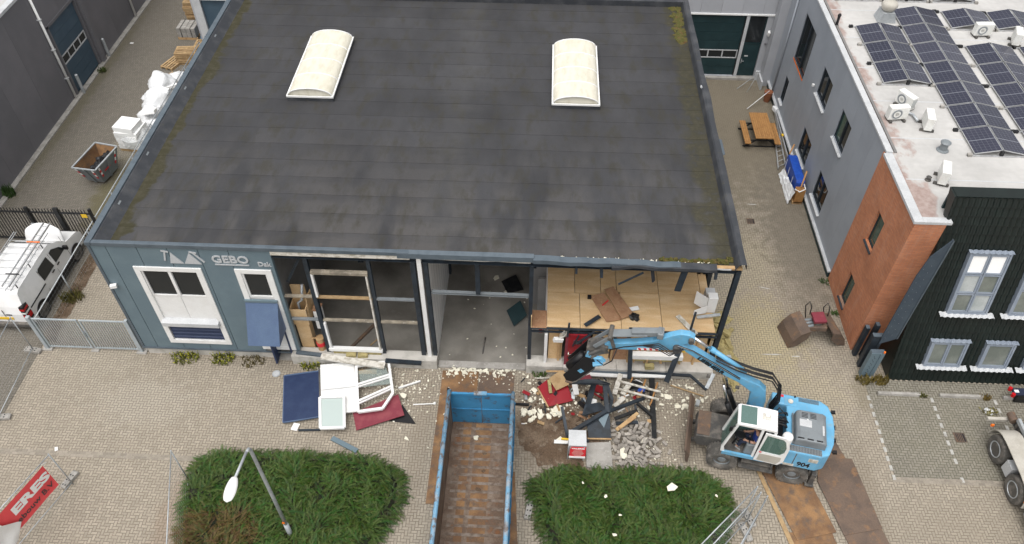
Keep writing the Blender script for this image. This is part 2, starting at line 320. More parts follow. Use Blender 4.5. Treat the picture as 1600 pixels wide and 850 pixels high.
K['pavelane'] = paving('dirty lane paving', (.215, .195, .165), joint=(.10, .09, .072), var=.10, damt=.6, dirt=(.14, .125, .10), blobs=[
    (-20.8, 31.5, 1.2, 3.0, (.32, .29, .23), .7), (-20.5, 27.5, .9, 3.0, (.13, .115, .05), .75), (-25.0, 36.0, .6, 12., (.15, .135, .08), .6)])

# ---------------------------------------------------------------- building blocks
class MB:
    def __init__(s): s.v = []; s.f = []
    def add(s, vs, fs):
        o = len(s.v); s.v += [tuple(q) for q in vs]; s.f += [tuple(i+o for i in f) for f in fs]; return s
    def bx(s, x0, x1, y0, y1, z0, z1):
        return s.add([(x0,y0,z0),(x1,y0,z0),(x1,y1,z0),(x0,y1,z0),(x0,y0,z1),(x1,y0,z1),(x1,y1,z1),(x0,y1,z1)],
                     [(3,2,1,0),(4,5,6,7),(0,1,5,4),(1,2,6,5),(2,3,7,6),(3,0,4,7)])
    def rbox(s, c, size, e=(0,0,0)):
        R = Euler(e).to_matrix(); c = V(c); a = V(size)/2
        P = [R @ V((sx*a.x, sy*a.y, sz*a.z)) + c for sx, sy, sz in ((-1,-1,-1),(1,-1,-1),(1,1,-1),(-1,1,-1),(-1,-1,1),(1,-1,1),(1,1,1),(-1,1,1))]
        return s.add(P, [(3,2,1,0),(4,5,6,7),(0,1,5,4),(1,2,6,5),(2,3,7,6),(3,0,4,7)])
    def bar(s, p, q, wd, h=None, up=(0,0,1)):
        p, q = V(p), V(q); h = h or wd; d = (q-p).normalized(); u = V(up)
        if abs(d.dot(u)) > .98: u = V((0,1,0))
        a = d.cross(u).normalized()*wd/2; b = a.cross(d).normalized()*h/2
        P = [p-a-b, p+a-b, p+a+b, p-a+b, q-a-b, q+a-b, q+a+b, q-a+b]
        return s.add(P, [(3,2,1,0),(4,5,6,7),(0,1,5,4),(1,2,6,5),(2,3,7,6),(3,0,4,7)])
    def hbar(s, p, q, wd, h, up=(0,0,1), t=.012):      # rolled steel section: two flanges and a web
        p, q = V(p), V(q); d = (q-p).normalized(); u = V(up)
        if abs(d.dot(u)) > .98: u = V((0,1,0))
        a = d.cross(u).normalized(); b = a.cross(d).normalized()
        s.bar(p+b*(h/2-t/2), q+b*(h/2-t/2), wd, t, b); s.bar(p-b*(h/2-t/2), q-b*(h/2-t/2), wd, t, b); s.bar(p, q, t, h-2*t, b); return s
    def tube(s, pts, r, n=8, r1=None, caps=True):
        pts = [V(p) for p in pts]; rings = []; up = None
        for i, p in enumerate(pts):
            d = (pts[min(i+1,len(pts)-1)]-pts[max(i-1,0)]).normalized()
            if up is None: up = V((0,0,1)) if abs(d.z) < .9 else V((1,0,0))
            a = d.cross(up).normalized(); up = a.cross(d).normalized()
            rr = r if r1 is None else r+(r1-r)*i/(len(pts)-1)
            rings.append([p+(a*cos(2*pi*k/n)+up*sin(2*pi*k/n))*rr for k in range(n)])
        o = len(s.v)
        for rg in rings: s.v += [tuple(q) for q in rg]
        for i in range(len(rings)-1):
            for k in range(n): s.f.append((o+i*n+k, o+i*n+(k+1)%n, o+(i+1)*n+(k+1)%n, o+(i+1)*n+k))
        if caps: s.f.append(tuple(o+k for k in range(n))[::-1]); s.f.append(tuple(o+(len(rings)-1)*n+k for k in range(n)))
        return s
    def prism(s, poly, a0, a1, ax='z'):
        n = len(poly)
        mp = {'z': lambda u, v, h: (u, v, h), 'y': lambda u, v, h: (u, h, v), 'x': lambda u, v, h: (h, u, v)}[ax]
        vs = [mp(u, v, a0) for u, v in poly]+[mp(u, v, a1) for u, v in poly]
        fs = [tuple(range(n))[::-1], tuple(range(n, 2*n))]+[(i, (i+1) % n, n+(i+1) % n, n+i) for i in range(n)]
        if ax == 'y': fs = [f[::-1] for f in fs]
        ar = sum(poly[i][0]*poly[(i+1) % n][1]-poly[(i+1) % n][0]*poly[i][1] for i in range(n))
        if ar < 0: fs = [f[::-1] for f in fs]
        return s.add(vs, fs)
    def lathe(s, prof, c, axis='z', n=24, wob=None):     # prof = [(radius, height)]
        c = V(c); vs = []
        for j, (r, h) in enumerate(prof):
            for k in range(n):
                a = 2*pi*k/n; rr = r*(wob(j, k) if wob else 1)
                q = {'z': V((rr*cos(a), rr*sin(a), h)), 'y': V((rr*cos(a), h, rr*sin(a))), 'x': V((h, rr*cos(a), rr*sin(a)))}[axis]
                vs.append(c+q)
        fs = []
        for j in range(len(prof)-1):
            for k in range(n): fs.append((j*n+k, j*n+(k+1) % n, (j+1)*n+(k+1) % n, (j+1)*n+k))
        fs.append(tuple(range(n))[::-1]); fs.append(tuple((len(prof)-1)*n+k for k in range(n)))
        return s.add(vs, fs)
    def slab(s, pts, t):        # a plate over any planar outline, thickness along its normal
        pts = [V(p) for p in pts]; n = len(pts); nr = V((0,0,0))
        for i in range(n): nr += (pts[i]-pts[0]).cross(pts[(i+1) % n]-pts[0])
        nr = nr.normalized()*t
        vs = pts+[p-nr for p in pts]
        return s.add(vs, [tuple(range(n)), tuple(range(n, 2*n))[::-1]]+[((i+1) % n, i, n+i, n+(i+1) % n) for i in range(n)])
    def grid(s, fn, nu, nv):    # fn(u, v) -> point for u, v in 0..1
        o = len(s.v)
        for j in range(nv+1):
            for i in range(nu+1): s.v.append(tuple(fn(i/nu, j/nv)))
        for j in range(nv):
            for i in range(nu): a = o+j*(nu+1)+i; s.f.append((a, a+1, a+nu+2, a+nu+1))
        return s
    def blob(s, c, r, seed=0, jag=.25, nu=14, nv=9, fr=1.6):
        c = V(c)
        def fn(u, v):
            th = 2*pi*u; ph = pi*(v-.5); d = V((cos(ph)*cos(th), cos(ph)*sin(th), sin(ph)))
            k = 1+jag*NZ.noise(d*fr+V((seed*7.3, seed*3.1, seed)))*2
            return c+V((d.x*r[0], d.y*r[1], d.z*r[2]))*k
        return s.grid(fn, nu, nv)
    def mesh(s, name):
        me = bpy.data.meshes.new(name); me.from_pydata(s.v, [], s.f); me.update(); return me
    def build(s, name, mt, parent=None, smooth=False, bevel=0., **kw):
        o = bpy.data.objects.new(name, s.mesh(name)); COL.objects.link(o)
        o.data.materials.append(K[mt] if isinstance(mt, str) else mt)
        if smooth:
            o.data.polygons.foreach_set('use_smooth', [True]*len(o.data.polygons))
        if bevel:
            md = o.modifiers.new('bevel', 'BEVEL'); md.width = bevel; md.segments = 2; md.limit_method = 'ANGLE'; md.angle_limit = radians(35)
            if smooth: pass
        adopt(o, parent); tag(o, **kw); return o
INV = {}
def adopt(o, parent, world=True):
    if parent is None: return
    o.parent = parent
    if parent.name in INV: o.matrix_parent_inverse = INV[parent.name]
def tag(o, label=None, cat=None, group=None, kind=None):
    if label: o['label'] = label
    if cat: o['category'] = cat
    if group: o['group'] = group
    if kind: o['kind'] = kind
    return o
def T(name, label, cat, loc=(0,0,0), rz=0., group=None, local=False, kind=None):
    """an Empty at the thing's base; parts are given in world metres unless local"""
    o = bpy.data.objects.new(name, None); COL.objects.link(o); o.location = loc; o.rotation_euler = (0,0,rz); o.empty_display_size = .1
    if not local: INV[o.name] = (Matrix.Translation(V(loc)) @ Matrix.Rotation(rz, 4, 'Z')).inverted()
    return tag(o, label, cat, group, kind)
def inst(src, name=None, parent=None, loc=(0,0,0), rot=(0,0,0), scale=(1,1,1), mt=None, **kw):
    """another object sharing src's mesh"""
    o = bpy.data.objects.new(name or src.name.split('.')[0], src.data if not isinstance(src, bpy.types.Mesh) else src); COL.objects.link(o)
    adopt(o, parent); o.location = loc; o.rotation_euler = rot; o.scale = scale; tag(o, **kw); return o
def kids(o): return [c for c in bpy.data.objects if c.parent is o]
def copytree(o, parent=None):
    c = o.copy(); COL.objects.link(c); c.parent = parent
    for ch in kids(o): copytree(ch, c)
    return c
def meshof(mb, mt, name):
    me = mb.mesh(name); me.materials.append(K[mt]); return me
_txt = {}
def text(name, body, mt, parent, o, xd, yd, wd, ht, off=.0, depth=.01):
    """raised lettering fitted to a width and height on a plane"""
    cu = bpy.data.curves.new('t', 'FONT'); cu.body = body; cu.size = 1; cu.offset = off; cu.resolution_u = 3
    ob = bpy.data.objects.new('t', cu); COL.objects.link(ob)
    dg = bpy.context.evaluated_depsgraph_get(); me = bpy.data.meshes.new_from_object(ob.evaluated_get(dg))
    bpy.data.objects.remove(ob); bpy.data.curves.remove(cu)
    xs = [v.co.x for v in me.vertices]; ys = [v.co.y for v in me.vertices]
    x0, x1, y0, y1 = min(xs), max(xs), min(ys), max(ys); xd = V(xd).normalized(); yd = V(yd).normalized(); nd = xd.cross(yd); o = V(o)
    vs = [o+xd*((v.co.x-x0)/(x1-x0)*wd)+yd*((v.co.y-y0)/(y1-y0)*ht)+nd*depth for v in me.vertices]
    fs = [tuple(p.vertices) for p in me.polygons]; bpy.data.meshes.remove(me)
    m = MB(); m.v = [tuple(v) for v in vs]; m.f = fs
    # rim back to the plane
    cnt = {}
    for f in fs:
        for i in range(len(f)):
            a, b = f[i], f[(i+1) % len(f)]; cnt[(min(a,b), max(a,b))] = cnt.get((min(a,b), max(a,b)), 0)+1
    n0 = len(vs); m.v += [tuple(v-nd*depth*.9) for v in vs]
    m.f += [(a, b, b+n0, a+n0) for (a, b), c in cnt.items() if c == 1]
    return m.build(name, mt, parent)
def tiles_minus(x0, x1, z0, z1, holes):
    """rectangles of a panel left around its openings"""
    xs = sorted({x0, x1, *[min(max(h[i], x0), x1) for h in holes for i in (0, 1)]}); zs = sorted({z0, z1, *[min(max(h[i], z0), z1) for h in holes for i in (2, 3)]})
    out = []
    for a, b in zip(xs, xs[1:]):
        for c, d in zip(zs, zs[1:]):
            mx, mz = (a+b)/2, (c+d)/2
            if not any(h[0] < mx < h[1] and h[2] < mz < h[3] for h in holes): out.append((a, b, c, d))
    return out
def clusters(ts):
    out = []
    for t in ts:
        hit = [c for c in out if any(not (t[0] > q[1]+1e-6 or q[0] > t[1]+1e-6 or t[2] > q[3]+1e-6 or q[2] > t[3]+1e-6) for q in c)]
        new = [t]
        for c in hit: new += c; out.remove(c)
        out.append(new)
    return out
U = random.uniform

# ================================================================ the ground
def sheet(name, x0, x1, y0, y1, z, mt, **kw):
    return MB().add([(x0,y0,z),(x1,y0,z),(x1,y1,z),(x0,y1,z)], [(0,1,2,3)]).build(name, mt, kind='structure', **kw)
sheet('ground', -400, 400, -300, 500, -.004, 'pave')
sheet('lane', -25.3, -19.52, -40, 80, .0, 'pavelane')
pb = sheet('parking_bay', 12.91, 60, 14.12, 18.3, .0, 'pavegrey')
bk = meshof(MB().bx(-.102, .102, -.05, .05, 0, .011), 'edge', 'edging_brick')
ks = T('kerb_strip', 'flat double row of grey edging bricks across the yard', 'kerb', (-15, 13.8, 0), kind='structure')
for i in range(36):
    for r in range(2):
        inst(bk, 'brick', ks, (-19.4+i*.212+(r*.1), 13.70+r*.106, -.003+U(0, .002)), (0, 0, U(-.01, .01)))
ks2 = T('kerb_strip', 'flat row of grey edging bricks closing the parking bays', 'kerb', (16, 14.05, 0), kind='structure')
for i in range(34):
    for r in range(2): inst(bk, 'brick', ks2, (12.9+i*.212+r*.1, 13.98+r*.106, -.002+U(0, .002)), (0, 0, U(-.01, .01)))
mk = meshof(MB().bx(-.052, .052, -.1, .1, 0, .006), 'mark', 'marking_brick')
for X, n, lab in ((12.87, 10, 'dashed white brick line at the outer edge of the parking bays'), (15.25, 10, 'dashed white brick line between the first and second parking bay'), (17.62, 10, 'dashed white brick line between the second and third parking bay')):
    ln = T('bay_line', lab, 'marking', (X, 16, 0), group='bay lines', kind='structure')
    for i in range(n):
        if i == 1 and X == 15.25: continue
        inst(mk, 'marking_brick', ln, (X+U(-.01, .01), 14.12+i*.37, .0045), (0, 0, U(-.02, .02)))

# ================================================================ the hall being stripped
hall = T('industrial_hall', 'low industrial hall with flat black roof and stripped open front', 'building', (-4, 27, 0))
X0, X1, Y0, Y1 = -15.2, 7.0, 18.3, 36.0
MB().bx(X0+.1, X1-.05, Y0+.12, Y1, -.05, .10).build('floor_slab', 'floor', hall)
# walls
MB().bx(X0, X0+.15, Y0+.15, Y1, .45, 6.1).build('side_wall', 'steelblue', hall)
MB().bx(X1-.15, X1, 21.3, Y1, .1, 5.9).build('side_wall', 'steelblue', hall)
MB().bx(X0, X1, Y1, Y1+.15, .1, 6.1).build('rear_wall', 'anth', hall)
MB().bx(-14.9, 6.7, 33.0, 33.1, .1, 5.7).build('rear_lining', 'dark', hall)
MB().bx(-9.25, -9.13, 18.5, 33.0, .1, 5.7).build('partition', 'dark', hall)
# front cladding, panel by panel
holes = [(-13.9, -11.65, .9, 5.03), (-10.32, -9.17, .1, 5.07)]
xs = [-15.2, -14.62, -13.55, -12.5, -11.45, -10.4, -9.02]
for a, b in zip(xs, xs[1:]):
    for c_ in clusters(tiles_minus(a+.011, b-.011, .47, 6.08, holes)):
        m = MB()
        for r in c_: m.bx(r[0], r[1], Y0, Y0+.12, r[2], r[3])
        m.build('cladding_panel', 'steelblue', hall)
MB().bx(-15.04, -14.0, Y0+.125, Y0+.14, .47, 6.0).bx(-11.56, -10.42, Y0+.125, Y0+.14, .47, 6.0).build('panel_backing', 'darksteel', hall)
MB().bx(-15.24, -15.14, Y0-.03, Y0+.1, .42, 6.12).build('corner_trim', 'trim', hall)
MB().bx(-15.2, -9.3, Y0-.05, Y0+.0, .40, .465).build('drip_flashing', 'trim', hall)
MB().bx(-9.06, -8.96, Y0-.02, Y0+.14, .6, 6.05).build('edge_flashing', 'steelblue', hall)
# plinths
MB().bx(-15.12, -9.95, Y0+.03, Y0+.3, -.05, .42).build('plinth', 'plinth', hall, bevel=.01)
MB().bx(-9.3, -3.62, Y0-.25, Y0+.22, -.05, .50).build('plinth', 'plinth', hall, bevel=.01)
for a, b in ((-.16, 1.25), (1.26, 3.3), (3.31, 5.2), (5.21, 7.0)):
    MB().bx(a, b, Y0-.28, Y0+.25, -.05, .46+U(-.01, .01)).build('plinth', 'plinth', hall, bevel=.012)
MB().bx(-3.6, -.18, Y0-.18, Y0+.14, -.05, .085).build('threshold', 'conc', hall)
MB().bx(-9.94, -9.31, Y0-.1, Y0+.5, -.05, .14).build('door_step', 'conc', hall)
# big window with roller shutter
def frame(m, x0, x1, z0, z1, y0, y1, t):
    m.bx(x0, x0+t, y0, y1, z0, z1).bx(x1-t, x1, y0, y1, z0, z1).bx(x0+t, x1-t, y0, y1, z1-t, z1).bx(x0+t, x1-t, y0, y1, z0, z0+t); return m
wn = frame(MB(), -13.98, -11.57, .82, 5.1, Y0-.05, Y0+.1, .2).build('window', 'white', hall, bevel=.008)
frame(MB(), -13.78, -11.77, 3.55, 4.9, Y0-.0, Y0+.08, .05).build('sash', 'white', wn)
MB().bx(-12.83, -12.72, Y0-.02, Y0+.08, 3.6, 4.85).build('mullion', 'white', wn)
for a, b in ((-13.73, -12.83), (-12.72, -11.82)): MB().bx(a, b, Y0+.05, Y0+.06, 3.6, 4.85).build('pane', 'glass', wn)
for a, b in ((-13.78, -12.79), (-12.775, -11.77)): MB().bx(a, b, Y0+.02, Y0+.06, 2.2, 3.55).build('infill_panel', 'white', wn)
MB().prism([(18.1, 2.0), (18.1, 2.2), (18.32, 2.3), (18.34, 2.0)], -13.86, -11.7, 'x').build('shutter_box', 'lightgrey', wn, bevel=.01)
for i in range(5):
    z = 1.03+i*.2
    MB().prism([(Y0+.06, z), (Y0+.0, z+.04), (Y0+.0, z+.15), (Y0+.06, z+.195)], -13.76, -11.8, 'x').build('shutter_slat', 'navy', wn)
# tall narrow window beside a blue door leaf
wn = frame(MB(), -10.4, -9.1, .62, 5.13, Y0-.05, Y0+.1, .2).build('window', 'white', hall, bevel=.008)
frame(MB(), -10.2, -9.3, 3.65, 4.93, Y0, Y0+.08, .06).build('sash', 'white', wn)
MB().bx(-10.14, -9.36, Y0+.05, Y0+.06, 3.71, 4.87).build('pane', 'glass', wn)
MB().bx(-10.2, -9.3, Y0+.02, Y0+.06, .8, 3.65).build('infill_panel', 'white', wn)
dl = T('door_canopy', 'mid blue sloping canopy over the side door under the narrow window', 'canopy', (-9.8, 18.2, 2.0))
MB().slab([(-10.4, 17.33, 2.02), (-9.22, 17.33, 2.02), (-9.22, 18.24, 3.5), (-10.4, 18.24, 3.5)], .03).build('cloth', 'bluepanel', dl)
MB().bx(-10.42, -9.2, 18.18, 18.27, 3.48, 3.58).build('head_rail', 'steelblue', dl)
for x in (-10.38, -9.24): MB().slab([(x, 17.36, 2.0), (x, 18.24, 3.42), (x, 18.24, 1.95)], .02).build('cheek', 'bluepanel', dl)
sd_ = MB().bx(-9.98, -9.9, 18.3, 18.36, .14, 1.9).bx(-9.34, -9.28, 18.22, 18.36, .14, 2.0).build('side_door', 'navy', hall)
MB().bx(-9.93, -9.86, 17.95, 18.5, .1, 1.7).build('open_leaf', 'navy', sd_)
# the sign
sg = T('wall_sign', 'pale grey company lettering and twin-peak logo with hammers on blue-grey wall', 'sign', (-11, 18.29, 5.6))
F, XD, ZD = Y0-.004, (1, 0, 0), (0, 0, 1)
text('lettering', 'GEBO', 'letter', sg, (-11.05, F, 5.42), XD, ZD, 1.27, .36, .022, .03)
text('lettering', 'Dak', 'letter', sg, (-9.48, F, 5.31), XD, ZD, .45, .21, .02, .03)
MB().bx(-11.0, -9.82, F-.03, F, 5.31, 5.355).build('underline', 'letter', sg)
for px in (((-12.56, 5.33), (-12.09, 5.33), (-12.42, 5.86)), ((-12.06, 5.33), (-11.47, 5.32), (-11.78, 5.86))):
    MB().prism(list(px), F-.03, F, 'y').build('peak', 'letter', sg)
for a, b, e in (((-12.72, 5.45), (-12.6, 5.9), (.12, .03)), ((-11.35, 5.42), (-11.64, 5.88), (.12, -.02))):
    h = MB().bar((a[0], F-.015, a[1]), (b[0], F-.015, b[1]), .06, .03, (0, 1, 0)).build('hammer', 'letter', sg)
    MB().bar((b[0]-e[0], F-.018, b[1]+.03), (b[0]+e[0], F-.018, b[1]-.02), .06, .03, (0, 1, 0)).build('hammer_head', 'letter', h)
MB().rbox((-15.0, 18.2, 4.1), (.22, .14, .12), (0, 0, .3)).bx(-15.02, -14.98, 18.22, 18.3, 4.08, 4.14).build('floodlight', 'white', hall)
# bare steel frame of the opened front
def col(x, z0, z1, wd=.14, y=Y0+.1, nm='column'): return MB().hbar((x, y, z0), (x, y, z1), wd, wd, (0, 1, 0)).build(nm, 'darksteel', hall)
col(-7.85, .5, 5.75, .16); col(-5.68, .5, 5.75, .13); col(-4.14, .5, 5.75, .17); col(-3.7, .5, 5.75, .15); col(-.06, .46, 5.75, .14); col(6.9, .46, 5.8, .17)
MB().hbar((6.88, 21.2, .1), (6.88, 21.2, 5.75), .17, .17, (0, 1, 0)).build('column', 'darksteel', hall)
MB().hbar((-1.93, Y0+.12, 4.15), (-1.93, Y0+.12, 5.75), .16, .16, (0, 1, 0)).build('column', 'darksteel', hall)
MB().bx(-3.98, -3.83, Y0-.02, Y0+.16, .5, 5.95).build('panel_end', 'white', hall)
MB().hbar((-9.0, Y0+.1, 5.83), (7.0, Y0+.1, 5.78), .18, .2).build('eaves_beam', 'darksteel', hall)
for x in range(-12, 8, 6):
    MB().hbar((x, Y0+.3, 5.5), (x, 33, 5.5), .2, .36).build('rafter', 'darksteel', hall)
for y in (20.5, 24, 27.5): MB().hbar((-9, y, 5.35), (6.8, y, 5.35), .14, .18).build('purlin', 'darksteel', hall)
MB().hbar((-8.75, 18.5, 4.3), (-8.0, 18.45, 5.75), .09, .09).build('brace', 'darksteel', hall)
for z, seg in ((3.7, ((-8.94, -7.94, 'girt'), (-7.76, -5.75, 'pine'), (-5.6, -4.23, 'exgrey'))), (2.41, ((-8.94, -7.94, 'exgrey'), (-7.76, -5.75, 'girt'), (-5.6, -4.23, 'girt')))):
    for a, b, mt in seg: MB().bx(a, b, Y0+.02, Y0+.14, z-.03, z+.03).build('girt', mt, hall)
MB().hbar((-3.6, Y0+.15, 4.1), (-.12, Y0+.15, 4.05), .13, .1).build('girt', 'exgrey', hall)
MB().bx(-7.75, -5.75, Y0-.03, Y0+.13, 4.99, 5.10).build('window_rail', 'girt', hall)
for z0, z1 in ((3.78, 4.97), (.6, 2.3)):
    MB().bx(-7.76, -7.685, Y0-.03, Y0+.1, z0, z1).build('window_stile', 'white', hall)
MB().bx(-5.835, -5.775, Y0-.04, Y0+.1, .62, 4.97).build('window_stile', 'dirtywhite', hall)
MB().bx(-7.8, -5.72, Y0-.06, Y0+.1, .66, .8).build('window_rail', 'white', hall)
for x, wd in ((-7.65, .55), (-6.3, .5)): MB().bx(x, x+wd, Y0-.04, Y0+.1, .505, .65).build('insulation_block', 'wool', hall)
for x in (-6.95, -6.5): MB().rbox((x, Y0-.12, .56), (.38, .2, .12), (0, 0, U(-.1, .1))).build('insulation_block', 'wool', hall)
# white partition with its end post
MB().bx(-3.78, -3.64, 18.5, 23.0, .1, 5.55).build('partition', 'white', hall)
for i in range(9): MB().bx(-3.637, -3.632, 18.55+i*.5, 18.57+i*.5, .1, 5.5).build('panel_joint', 'lightgrey', hall)
MB().hbar((-3.62, 23.1, .1), (-3.62, 23.1, 5.6), .15, .15).build('column', 'darksteel', hall)
# roof: deck, felt strips, upstands, trims
MB().bx(X0+.1, X1-.03, Y0+.2, Y1, 5.72, 5.925).build('roof_deck', 'anth', hall)
roof = MB().bx(X0+.1, X1-.03, Y0+.1, Y1, 5.9255, 5.93).build('roof', 'felt', hall)
for r in range(18):
    y = Y0+.12+r*.985; d = min(1.07, Y1-.1-y)
    if d < .2: continue
    cut = [-14.85]+sorted([-14.85+((r*2.63) % 6.8)+k*6.8+1.5 for k in range(4)])+[6.72]
    cut = [c for c in cut if -14.85 <= c <= 6.72]
    for a, b in zip(cut, cut[1:]):
        if b-a < .05: continue
        o = MB().add([(0,0,.008+.001*(r % 2)),(b-a-.004,0,.008+.001*(r % 2)),(b-a-.004,d,.002),(0,d,.002),(0,0,0),(b-a-.004,0,0)],[(0,1,2,3),(4,5,1,0)]).build('felt_strip', 'bitumen', None)
        o.parent = hall; o.location = (a+4, y-27, 5.931)
MB().prism([(-15.12, 5.93), (-14.62, 5.935), (-14.98, 6.2), (-15.12, 6.2)], Y0+.02, Y1, 'y').build('upstand', 'felt', hall)
MB().bx(X0-.06, X0+.16, Y0-.06, Y1+.1, 6.10, 6.255).build('roof_trim', 'trim', hall, bevel=.015)
for i in range(6): MB().bx(X0-.065, X0+.165, Y0+1.2+i*3, Y0+1.26+i*3, 6.09, 6.262).build('trim_joint', 'trim', hall)
MB().bx(X0+.17, -4.2, Y0-.06, Y0+.1, 6.08, 6.25).build('roof_trim', 'trim', hall, bevel=.015)
# loosened eaves trim: sags towards the right
MB().prism([(Y0-.1, 6.02), (Y0-.08, 6.22), (Y0+.1, 6.25), (Y0+.12, 6.06)], -4.6, 0, 'x').build('roof_trim', 'trim', hall)
def sag(x0, x1, y, z0, z1, wd, h, mt, nm, n=16, amp=.02, sd=0):
    m = MB()
    def fn(u, v):
        x = x0+(x1-x0)*u; k = [(-wd/2, -h/2), (-wd/2, h/2), (wd/2, h/2), (wd/2, -h/2), (-wd/2, -h/2)][int(round(v*4))]
        q = NZ.noise(V((x*1.3, sd, 0)))*amp
        return (x, y+k[0]+q, z0+(z1-z0)*u+k[1]+q*.7)
    return m.grid(fn, n, 4).build(nm, mt, hall)
sag(-.02, 4.9, Y0-.02, 6.1, 6.0, .26, .17, 'trim', 'roof_trim', 20, .05, 3)
sag(-4.0, -.1, Y0-.02, 6.02, 5.98, .06, .1, 'dirtywhite', 'insulation_edge', 10, .03, 5)
sag(-.1, 6.6, Y0+.02, 5.97, 5.92, .1, .06, 'lightgrey', 'insulation_edge', 26, .05, 6)
MB().bx(-8.95, -4.2, Y0-.03, Y0+.08, 5.96, 6.07).build('insulation_edge', 'dirtywhite', hall)
MB().bx(-8.95, -4.2, Y0-.04, Y0+.02, 5.90, 5.955).build('corrugated_edge', 'dirtywhite', hall)
sag(2.6, 6.1, Y0-.05, 6.02, 6.0, .3, .13, 'felt', 'felt_flap', 14, .07, 8)
MB().bx(6.0, 6.98, Y0-.02, Y0+.12, 5.89, 5.96).build('corner_timber', 'timber', hall)
m = MB()
def wav(u, v):
    y = Y0-.1+(Y1-Y0+.1)*u; q = NZ.noise(V((y*.45, 2, 0)))*.05
    pr = [(6.72, 5.94), (6.8, 6.18), (6.86, 6.24), (7.06, 6.24), (7.08, 5.98)][int(round(v*4))]
    return (pr[0]+q*(1 if v > .3 else 0), y, pr[1]+q*.6)
m.grid(wav, 70, 4).build('roof_trim', 'felt', hall, smooth=False)
MB().prism([(6.78, 24.0), (7.22, 24.3), (7.22, 25.2), (6.95, 25.3)], 6.02, 6.05).build('trim_tear', 'trim', hall)
MB().bx(-15.1, 7.0, Y1-.18, Y1+.12, 5.935, 6.2).build('upstand', 'felt', hall)
for y in (20.4, 23.2, 27.6, 31.8): MB().rbox((-14.9, y, 6.12), (.06, .2, .05), (0, .6, 0)).build('overflow', 'exgrey', hall)
MB().rbox((6.82, 28.6, 6.2), (.1, .16, .06), (0, .5, 0)).build('overflow', 'lightgrey', hall)
# moss and rubbish along the damaged eaves
m = MB()
for i in range(70):
    t = U(0, 1)**.7; x = 4.2+2.5*t; y = Y0+.22+U(0, .12+.55*max(0, t-.7)); m.blob((x, y, 5.95), (U(.04, .14), U(.04, .10), U(.03, .10)), i, .35, 7, 5)
m.build('moss_clumps', 'moss', hall, kind='stuff')
m = MB()
for i in range(60):
    x = U(6.2, 6.72); y = U(32.6, 35.7); m.blob((x, y, 5.945), (U(.06, .2), U(.08, .25), U(.01, .04)), i+99, .35, 7, 5)
m.build('moss_clumps', 'moss', hall, kind='stuff')
m = MB()
for i in range(90):
    x = U(-1., 6.); m.rbox((x, Y0+.2+U(-.03, .08), 5.97), (U(.02, .1), U(.02, .06), U(.01, .03)), (U(-.5, .5), U(-.5, .5), U(0, 3)))
m.build('insulation_crumbs', 'foam', hall, kind='stuff')
# barrel skylights
def skylight(x0, x1, y0, y1, label):
    s = T('barrel_skylight', label, 'skylight', ((x0+x1)/2, (y0+y1)/2, 5.94), group='roof skylights')
    frame_ = MB().bx(x0-.05, x1+.05, y0-.05, y1+.05, 5.93, 6.12).build('curb', 'felt', s)
    R = (x1-x0)/2; cx = (x0+x1)/2; H = .36; n = 4
    def arc(u): return (cx-R*cos(pi*u)*1.0, 6.14+H*sin(pi*u))
    for k in range(n):
        a, b = y0+(y1-y0)*k/n+.02, y0+(y1-y0)*(k+1)/n-.02
        MB().grid(lambda u, v: (arc(u)[0], a+(b-a)*v, arc(u)[1]), 16, 1).build('dome_sheet', 'cream', s, smooth=True)
    for k in range(n+1):
        y = y0+(y1-y0)*k/n; m = MB()
        P = [(arc(i/16)[0], y, arc(i/16)[1]+.012) for i in range(17)]
        for p, q in zip(P, P[1:]): m.bar(p, q, .05, .03)
        m.build('rib', 'white', s)
    for y, e in ((y0+.03, 1), (y1-.03, -1)):
        MB().prism([(arc(i/16)[0], arc(i/16)[1]) for i in range(17)], y, y+.012, 'y').build('end_panel', 'cream', s)
    MB().bx(x0-.06, x0, y0-.06, y1+.06, 6.1, 6.17).bx(x1, x1+.06, y0-.06, y1+.06, 6.1, 6.17).bx(x0, x1, y0-.07, y0-.01, 6.1, 6.17).bx(x0, x1, y1+.01, y1+.07, 6.1, 6.17).build('frame', 'white', s)
skylight(-10.45, -8.6, 27.25, 31.9, 'cream barrel skylight on the left half of the black roof')
skylight(.58, 2.45, 27.2, 31.65, 'cream barrel skylight on the right half of the black roof')
# mezzanine
mz = T('mezzanine', 'plywood mezzanine floor on timber joists in the right bay of the hall', 'mezzanine', (3.7, 20, 0))
ZM = 2.55
for i, (a, b, c, d) in enumerate([(.56,1.78,18.3,20.0),(1.79,3.3,18.3,20.0),(3.31,4.8,18.3,20.1),(4.81,6.72,18.3,20.1),(.56,1.6,20.01,22),(1.61,2.6,20.01,22),(2.61,3.2,20.01,22),(3.21,4.8,20.11,22),(4.81,6.4,20.11,22),(6.41,6.72,20.11,21.2)]):
    MB().bx(a+.004, b-.004, c+.004, d-.004, ZM-.03, ZM+U(0, .006)).build('plywood_sheet', 'ply', mz)
MB().bx(-.02, .55, 18.25, 19.1, ZM-.06, ZM-.03).build('plywood_sheet', 'brownboard', mz)
MB().bx(-.03, .0, 18.25, 19.3, ZM-.03, ZM+.6).build('plywood_upstand', 'ply', mz)
for i in range(12):
    x = .62+i*.54; MB().bx(x, x+.07, 18.32, 22, ZM-.24, ZM-.032).build('joist', 'timber', mz)
MB().bx(-.02, 6.8, 18.22, 18.29, ZM-.26, ZM-.20).build('edge_rail', 'darksteel', mz)
MB().bx(-.02, 6.8, 18.20, 18.30, ZM-.03-.02, ZM-.035).build('edge_rail', 'darksteel', mz)
